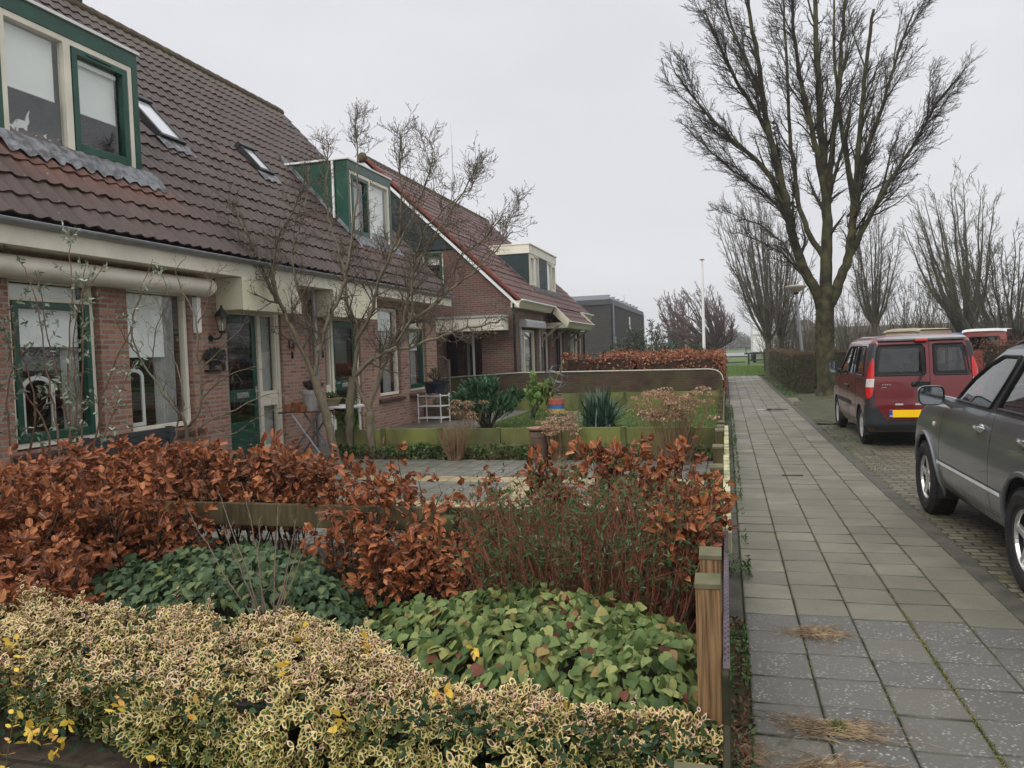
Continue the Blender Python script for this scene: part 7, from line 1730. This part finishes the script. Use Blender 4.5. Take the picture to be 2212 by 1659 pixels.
for pts in (([(400, 985), (402, 915), (375, 880), (340, 830), (300, 770), (285, 700), (300, 650), (330, 600)], .022), ([(402, 925), (430, 890), (435, 820), (428, 770), (425, 700), (400, 640), (380, 590), (400, 560)], .018), ([(400, 940), (470, 900), (520, 880), (590, 850), (640, 870)], .012), ([(380, 960), (385, 910), (395, 860), (380, 790), (360, 740), (350, 680)], .012), ([(300, 770), (270, 730), (250, 680), (260, 640)], .01), ([(430, 800), (470, 760), (510, 720), (540, 690)], .01), ([(435, 860), (480, 820), (520, 800), (560, 790)], .01), ([(340, 830), (330, 760), (345, 690), (365, 640), (350, 590)], .01), ([(425, 700), (450, 650), (460, 600), (490, 570)], .009), ([(405, 970), (450, 930), (500, 940), (560, 900), (610, 880)], .009)):
    ln = limb(L3(pts[0], Ys, rnd.uniform(-.5, .5)), pts[1], .003, 4, .006); ml.append(ln); sprout(ln, 11, .34, R(48), .25, .5, .0018, [(5, .16, R(48), .15), (2, .06, R(45), .1)], tw, .15, 1, 4, .22)
tubes_mesh('branches', ml, budm, bs); tubes_mesh('twigs', tw, budt, bs)

# ---------------------------------------------------------------- garden plants beyond
laurel = leaf_mat('laurel_leaf', [(0, (.015, .05, .018)), (.5, (.03, .085, .028)), (1, (.08, .17, .10))], .3, .15, vein=.3)
bush('round glossy dark green laurel bush on the lawn left of the striped post', (-4.95, 15.6), (.78, .7, 1.02), 2100, laurel, .13, 'long', 1.5, stems=46, up=.9)
bush('small round green shrub growing in the dark blue bowl', (-6.66, 17.1), (.22, .22, .34), 500, leaf_mat('box_leaf', [(0, (.06, .06, .02)), (1, (.14, .13, .045))], .6, .2), .05, 'thin', 1.2, name='potted_shrub', stems=20).location.z = .93
yc = thing('yucca', 'spiky blue-green clump of sword-shaped leaves on the lawn', 'plant', (-2.45, 15.2, 0)); n = 230; a = nrg.uniform(0, 6.28, n); el = nrg.beta(1.5, 1.2, n)*1.45+.12
D = np.stack([np.cos(a)*np.cos(el), np.sin(a)*np.cos(el), np.sin(el)], 1); P = np.stack([-2.45+nrg.normal(0, .12, n), 15.2+nrg.normal(0, .12, n), np.full(n, .03)], 1)
leaves('leaves', P, D, -D*.2+np.array([0, 0, 1.]), nrg.uniform(.55, .92, n), 'blade', leaf_mat('yucca_leaf', [(0, (.03, .07, .045)), (.6, (.06, .12, .085)), (1, (.12, .18, .13))], .45, .1), yc)
hyd = leaf_mat('dry_flower', [(0, (.22, .13, .075)), (.5, (.36, .23, .14)), (1, (.50, .36, .25))], .8, .3)
def hydrangea(label, c, rad, nst, hmax, heads=True, group=None, name='hydrangea', smat=None):
    r_ = thing(name, label, 'shrub', (c[0], c[1], 0), group); ln = []; P = []
    for i in range(nst):
        a = rnd.uniform(0, 6.28); q = math.sqrt(rnd.random()); e = Vector((c[0]+rad*q*math.cos(a), c[1]+rad*.7*q*math.sin(a), hmax*rnd.uniform(.6, 1.0))); b = Vector((c[0]+rad*.35*q*math.cos(a), c[1]+rad*.3*q*math.sin(a), 0))
        l = limb([b, b.lerp(e, .5)+jit(.02), e], .005, .003, 3, .005); ln.append(l)
        if not heads: sprout(l, 2, .15, R(25), .3, .6, .002, [], ln, .4, .9, 3, .1)
        if heads and rnd.random() < .62:
            hr = rnd.uniform(.05, .085)
            for k in range(46):
                v = jit(1).normalized(); P.append(tuple(e+Vector((v.x*hr*1.25, v.y*hr*1.25, abs(v.z)*hr*.7))))
    tubes_mesh('stems', ln, smat or M('dry_stem', (.24, .15, .085), .8, (.16, .10, .06), 9), r_)
    if P: leaves('flower_heads', P, rdir(len(P), .3), rdir(len(P), .8), nrg.uniform(.016, .03, len(P)), 'heart', hyd, r_, wid=1.1)
hydrangea('large dried hydrangea with tan flower heads next to the pavement fence', (-.72, 10.55), .55, 120, 1.02)
hydrangea('low dried hydrangea tuft of bare tan stems before the green edging', (-3.95, 11.9 if False else 10.85), .30, 90, .62, False, name='bare_stem_clump')
hydrangea('small hydrangea with a few dried heads right of the brown clay pot', (-2.35, 11.6 if False else 10.75), .32, 40, .62)
hydrangea('dried hydrangea behind the edging in front of the laurel', (-4.15, 12.1), .28, 22, .80)
hydrangea('small dried flower tuft behind the clay pot near the striped post', (-2.55, 12.0), .25, 18, .70)
mal = leaf_mat('mallow_leaf', [(0, (.10, .17, .04)), (.6, (.17, .26, .07)), (1, (.28, .32, .09))], .5, .3)
bush('light green lobed-leaf plant before the brick corner left of the white rack', (-5.95, 11.35), (.28, .25, .95), 120, mal, .13, 'heart', 1.05, name='mallow_plant', stems=7)
bush('thin plant with yellow-green leaves left of the sundial', (-4.45, 17.6), (.35, .3, 1.12), 110, mal, .17, 'heart', name='mallow_plant', stems=6)
bush('thin plant with yellow-green leaves behind the sundial', (-4.05, 17.9), (.25, .25, 1.0), 80, mal, .16, 'heart', name='mallow_plant', stems=5)
bush('purple-flowered heather in the whitewashed bucket', (-6.52, 11.2), (.2, .18, .16), 420, leaf_mat('heather', [(0, (.03, .035, .02)), (.55, (.05, .05, .03)), (.6, (.10, .03, .07)), (1, (.16, .05, .11))], .7, .15), .035, 'oval', name='heather', stems=30).location.z = 1.08
bush('bright green moss plant in the wicker basket', (-6.18, 11.2), (.13, .12, .10), 300, leaf_mat('moss_leaf', [(0, (.05, .12, .02)), (1, (.12, .24, .04))], .7, .2), .03, 'thin', 1.5, name='moss_plant', stems=14).location.z = .95
bush('bluish low conifer beside the wooden planter', (-5.9, 17.9), (.5, .4, .42), 700, leaf_mat('conifer', [(0, (.03, .06, .045)), (1, (.09, .14, .12))], .6, .1), .06, 'thin', 1.2, name='low_conifer', stems=30)
bush('wispy grass-like plant in the wooden planter', (-6.7, 17.85), (.4, .25, .75), 260, leaf_mat('wisp', [(0, (.08, .11, .04)), (1, (.2, .22, .1))], .6, .2), .09, 'thin', name='planter_plant', stems=18)
# leafy clumps and litter in the planting bed and elsewhere
def cover(name, label, n, xr, yr, zr, L, mat, t='heart', wid=1.0, cl=0, cat='ground cover', up=.3):
    x = nrg.uniform(*xr, n); y = nrg.uniform(*yr, n)
    if cl: k = nrg.integers(0, cl, n); cx = nrg.uniform(*xr, cl)[k]; cy = nrg.uniform(*yr, cl)[k]; x = np.clip(cx+nrg.normal(0, .12, n), *xr); y = np.clip(cy+nrg.normal(0, .09, n), *yr)
    z = nrg.uniform(*zr, n); o = leaves(name, np.stack([x, y, z], 1), rdir(n, up), rdir(n, 1.2), nrg.uniform(.6, 1.2, n)*L, t, mat, None, wid=wid); o['kind'] = 'stuff'; setp(o, label, cat); return o
gmix = leaf_mat('weed_leaf', [(0, (.03, .06, .02)), (.5, (.06, .11, .03)), (1, (.12, .18, .06))], .5, .2)
litm = leaf_mat('litter_leaf', [(0, (.05, .022, .014)), (.6, (.13, .055, .03)), (1, (.24, .13, .07))], .7, .1)
cover('bed_plants', 'low green weeds and clumps in the planting bed before the green edging', 2600, (-5.9, -.2), (10.93, 11.13), (.01, .22), .05, gmix, cl=34)
cover('bed_plants', 'mixed green leaves along the foot of the timber rail and in the shade of the beech', 3600, (-4.4, -.2), (4.5, 5.5), (.01, .14), .045, gmix, cl=40)
cover('bed_plants', 'green undergrowth between the two leaf mounds', 900, (-2.2, -1.7), (3.7, 4.6), (.01, .1), .035, gmix, cl=9)
cover('leaf_litter', 'brown fallen leaves under the beech and between the mounds', 3800, (-4.6, -.15), (3.3, 5.2), (.0, .03), .05, litm, 'beech', cat='fallen leaves')
cover('leaf_litter', 'brown fallen leaves in the planting bed', 2400, (-6.1, -.2), (10.9, 11.5), (.0, .03), .05, litm, 'beech', cat='fallen leaves')
cover('verge_weeds', 'weeds and fallen leaves in the narrow strip between the near fence and the slabs', 900, (-.01, .065), (2.0, 4.6), (-.01, .05), .028, gmix, 'oval', cl=16)
cover('strip_litter', 'dry leaves in the narrow strip between the near fence and the slabs', 420, (-.01, .07), (1.8, 4.6), (-.01, .02), .035, litm, 'oval', cat='fallen leaves')
cover('verge_weeds', 'green weeds along the neighbour fence at the edge of the pavement', 2600, (-.04, .12), (5.4, 20.5), (.0, .08), .03, gmix, 'oval', cl=46)
cover('verge_weeds', 'moss and weeds at the foot of the clipped hedges', 1500, (1.69, 2.1), (24.3, 38), (-.02, .05), .05, gmix, 'oval', cl=36)
cover('verge_weeds', 'grass tufts in the joints beside the red van', 1500, (1.70, 2.0), (9.5, 17), (-.035, .0), .03, gmix, 'thin', cl=22, up=1)
cover('walk_weeds', 'weeds and a grass tuft on the dark brick path at the lower left', 500, (-3.2, -.3), (2.25, 2.42), (.0, .05), .03, gmix, 'thin', cl=10, up=1)
gb = leaf_mat('grass_blade', [(0, (.05, .09, .02)), (.6, (.09, .14, .035)), (1, (.16, .19, .06))], .6, .2)
def grass(name, label, n, xr, yr, L, mat=gb, z=0):
    x = nrg.uniform(*xr, n); y = nrg.uniform(*yr, n); o = leaves(name, np.stack([x, y, np.full(n, z)], 1), rdir(n, 1.2), rdir(n), nrg.uniform(.6, 1.3, n)*L, 'blade', mat, None, wid=2.0); o['kind'] = 'stuff'; return setp(o, label, 'grass')
grass('lawn_grass', 'mossy green lawn behind the green board edging', 26000, (-5.1, -.15), (12.3, 20.3), .06)
gv = leaf_mat('verge_blade', [(0, (.07, .13, .025)), (.6, (.12, .20, .045)), (1, (.20, .25, .08))], .6, .25)
grass('verge_grass', 'green grass at the end of the pavement', 34000, (-5, 9), (41.5, 60), .14, gv, z=-.05)
# dry grass tufts on the slabs
dry = leaf_mat('dry_grass', [(0, (.14, .085, .045)), (.5, (.27, .18, .10)), (1, (.42, .31, .18))], .7, .2)
def tuft(label, c, n, rx, ry, gr=0):
    r_ = thing('dry_grass_tuft', label, 'grass tuft', (c[0], c[1], 0), 'dead grass tufts on the slabs'); ln = []
    for i in range(n):
        p = Vector((c[0]+rnd.gauss(0, rx*.35), c[1]+rnd.gauss(0, ry*.35), .004)); a = rnd.gauss(0, .5)+(0 if rnd.random() < .7 else math.pi); L = rnd.uniform(.06, .19)*rx/.16
        d = Vector((math.cos(a), math.sin(a)*.8, 0)); pe_ = Vector((-d.y, d.x, 0))*rnd.gauss(0, .02); ln.append(([p, p+d*L*.5+pe_+Vector((0, 0, rnd.uniform(.004, .03))), p+d*L+pe_*2.5+Vector((0, rnd.gauss(0, .012), rnd.uniform(-.002, .008)))], [.0015, .0013, .0007]))
    tubes_mesh('straws', ln, M('straw', (.36, .26, .15), .75, (.10, .065, .04), 22, lo=.35, hi=.65), r_, sides=3)
    if gr: P = [(c[0]+.05+rnd.gauss(0, .02), c[1]+rnd.gauss(0, .012), 0) for i in range(gr)]; leaves('green_blades', P, rdir(gr, 1), rdir(gr), nrg.uniform(.03, .06, gr), 'blade', gb, r_, wid=1.3)
tuft('farthest flattened tuft of dry grass on the speckled slabs', (.42, 4.42), 120, .17, .10)
tuft('middle flattened tuft of dry grass with a green shoot in it', (.36, 3.33), 170, .21, .10, 140)
tuft('nearest flattened tuft of dry grass with dark soil at the bottom edge', (.34, 3.00), 190, .20, .10)
tuft('tangle of dry stalks between the nearest fence board and the slabs', (.03, 3.05), 130, .09, .2)
mo = leaf_mat('moss_tuft', [(0, (.09, .10, .02)), (1, (.24, .22, .06))], .8, .1)
P = []
for j in range(1, 5):
    for k in range(70):
        y = rnd.uniform(2.6, 12)**1.0; 
        if math.sin(y*5+j*9)*math.sin(y*2.3+j) < .25: continue
        for q in range(14): P.append((.072+PW*j+rnd.gauss(0, .004), y+rnd.gauss(0, .03), rnd.uniform(-.008, .003)))
for q in range(900): P.append((.072+PW*3+rnd.gauss(0, .008), 2.9+2*rnd.random()**1.2, .002))
o = leaves('joint_moss_tufts', P, rdir(len(P), .8), rdir(len(P)), .009, 'thin', mo, None, wid=2); o['kind'] = 'stuff'; setp(o, 'yellow-green moss growing in the joints between the slabs', 'moss')
# puddle and a drain cover on the pavement, fallen twig
setp(MB().lathe([(.0, .003), (.9, .003)], (0, 0, 0), 40, cap=False).build('puddle', M('water', (.02, .02, .02), .03, (.02, .02, .02), 1, spec=1), local=True), 'shallow puddle round the small sunken cover on the pavement', 'puddle')
pud = [o for o in bpy.data.objects if o.name == 'puddle'][0]; pud.scale = (.42, .28, 1); pud.location = (1.05, 19.6, .001)
setp(MB().box(1.1, 1.42, 19.5, 19.8, -.002, .008).build('drain_cover', M('cover_iron', (.04, .035, .03), .6, bmp=.4)), 'small dark inspection cover set in the pavement near the puddle', 'drain cover')
setp(MB().tube([(.62, 9.75, .01), (.72, 9.72, .016), (.86, 9.76, .01)], .007, 5).build('fallen_twig', black), 'short dark twig lying across a slab', 'twig')
setp(MB().lathe([(0, .0), (.012, .003), (.018, .008)], (1.68, 6.9, -.03), 8, cap=False).build('litter_scrap', M('litter_blue', (.3, .5, .6), .4)), 'tiny pale blue scrap of litter beside the kerb', 'litter')

hz = MB().box(-300, 500, -25, 1120, -3, 42).build('haze', None); hz['kind'] = 'stuff'; setp(hz, 'thin pale winter haze over the fields', 'haze')
hm = bpy.data.materials.new('haze_air'); hm.use_nodes = True; t_n = hm.node_tree; t_n.nodes.clear(); o_ = t_n.nodes.new('ShaderNodeOutputMaterial'); v_ = t_n.nodes.new('ShaderNodeVolumePrincipled')
v_.inputs['Density'].default_value = .0008; v_.inputs['Color'].default_value = (.93, .94, .96, 1); v_.inputs['Anisotropy'].default_value = .2; t_n.links.new(v_.outputs[0], o_.inputs['Volume']); hz.data.materials.append(hm)

sk = thing('garden_stake', 'thin dark metal stake standing in front of the house wall by the green door', 'stake', (-6.4, 8.6, 0))
p_ = atY(572, 1100, 8.4); MB().tube([(p_.x, 8.4, 0), (p_.x, 8.4, p_.z+.02)], .012, 6).build('pole', black, sk); MB().box(p_.x-.03, p_.x+.04, 8.37, 8.43, p_.z, p_.z+.05).build('head', black, sk)
ln = []
for i in range(420):
    x = rnd.uniform(-5.9, -.2); y = rnd.uniform(10.92, 11.1); b = Vector((x, y, 0)); d = (Vector((rnd.gauss(0, .6), rnd.gauss(-.1, .3), 1))).normalized(); L = rnd.uniform(.1, .42); ln.append(([b, b+d*L*.5+jit(.01), b+d*L+jit(.03)], [.003, .0025, .0015]))
o = tubes_mesh('dead_stems', ln, MATS['dry_stem'], sides=3); o['kind'] = 'stuff'; setp(o, 'dead brown stems standing among the weeds of the planting bed', 'dead stems')
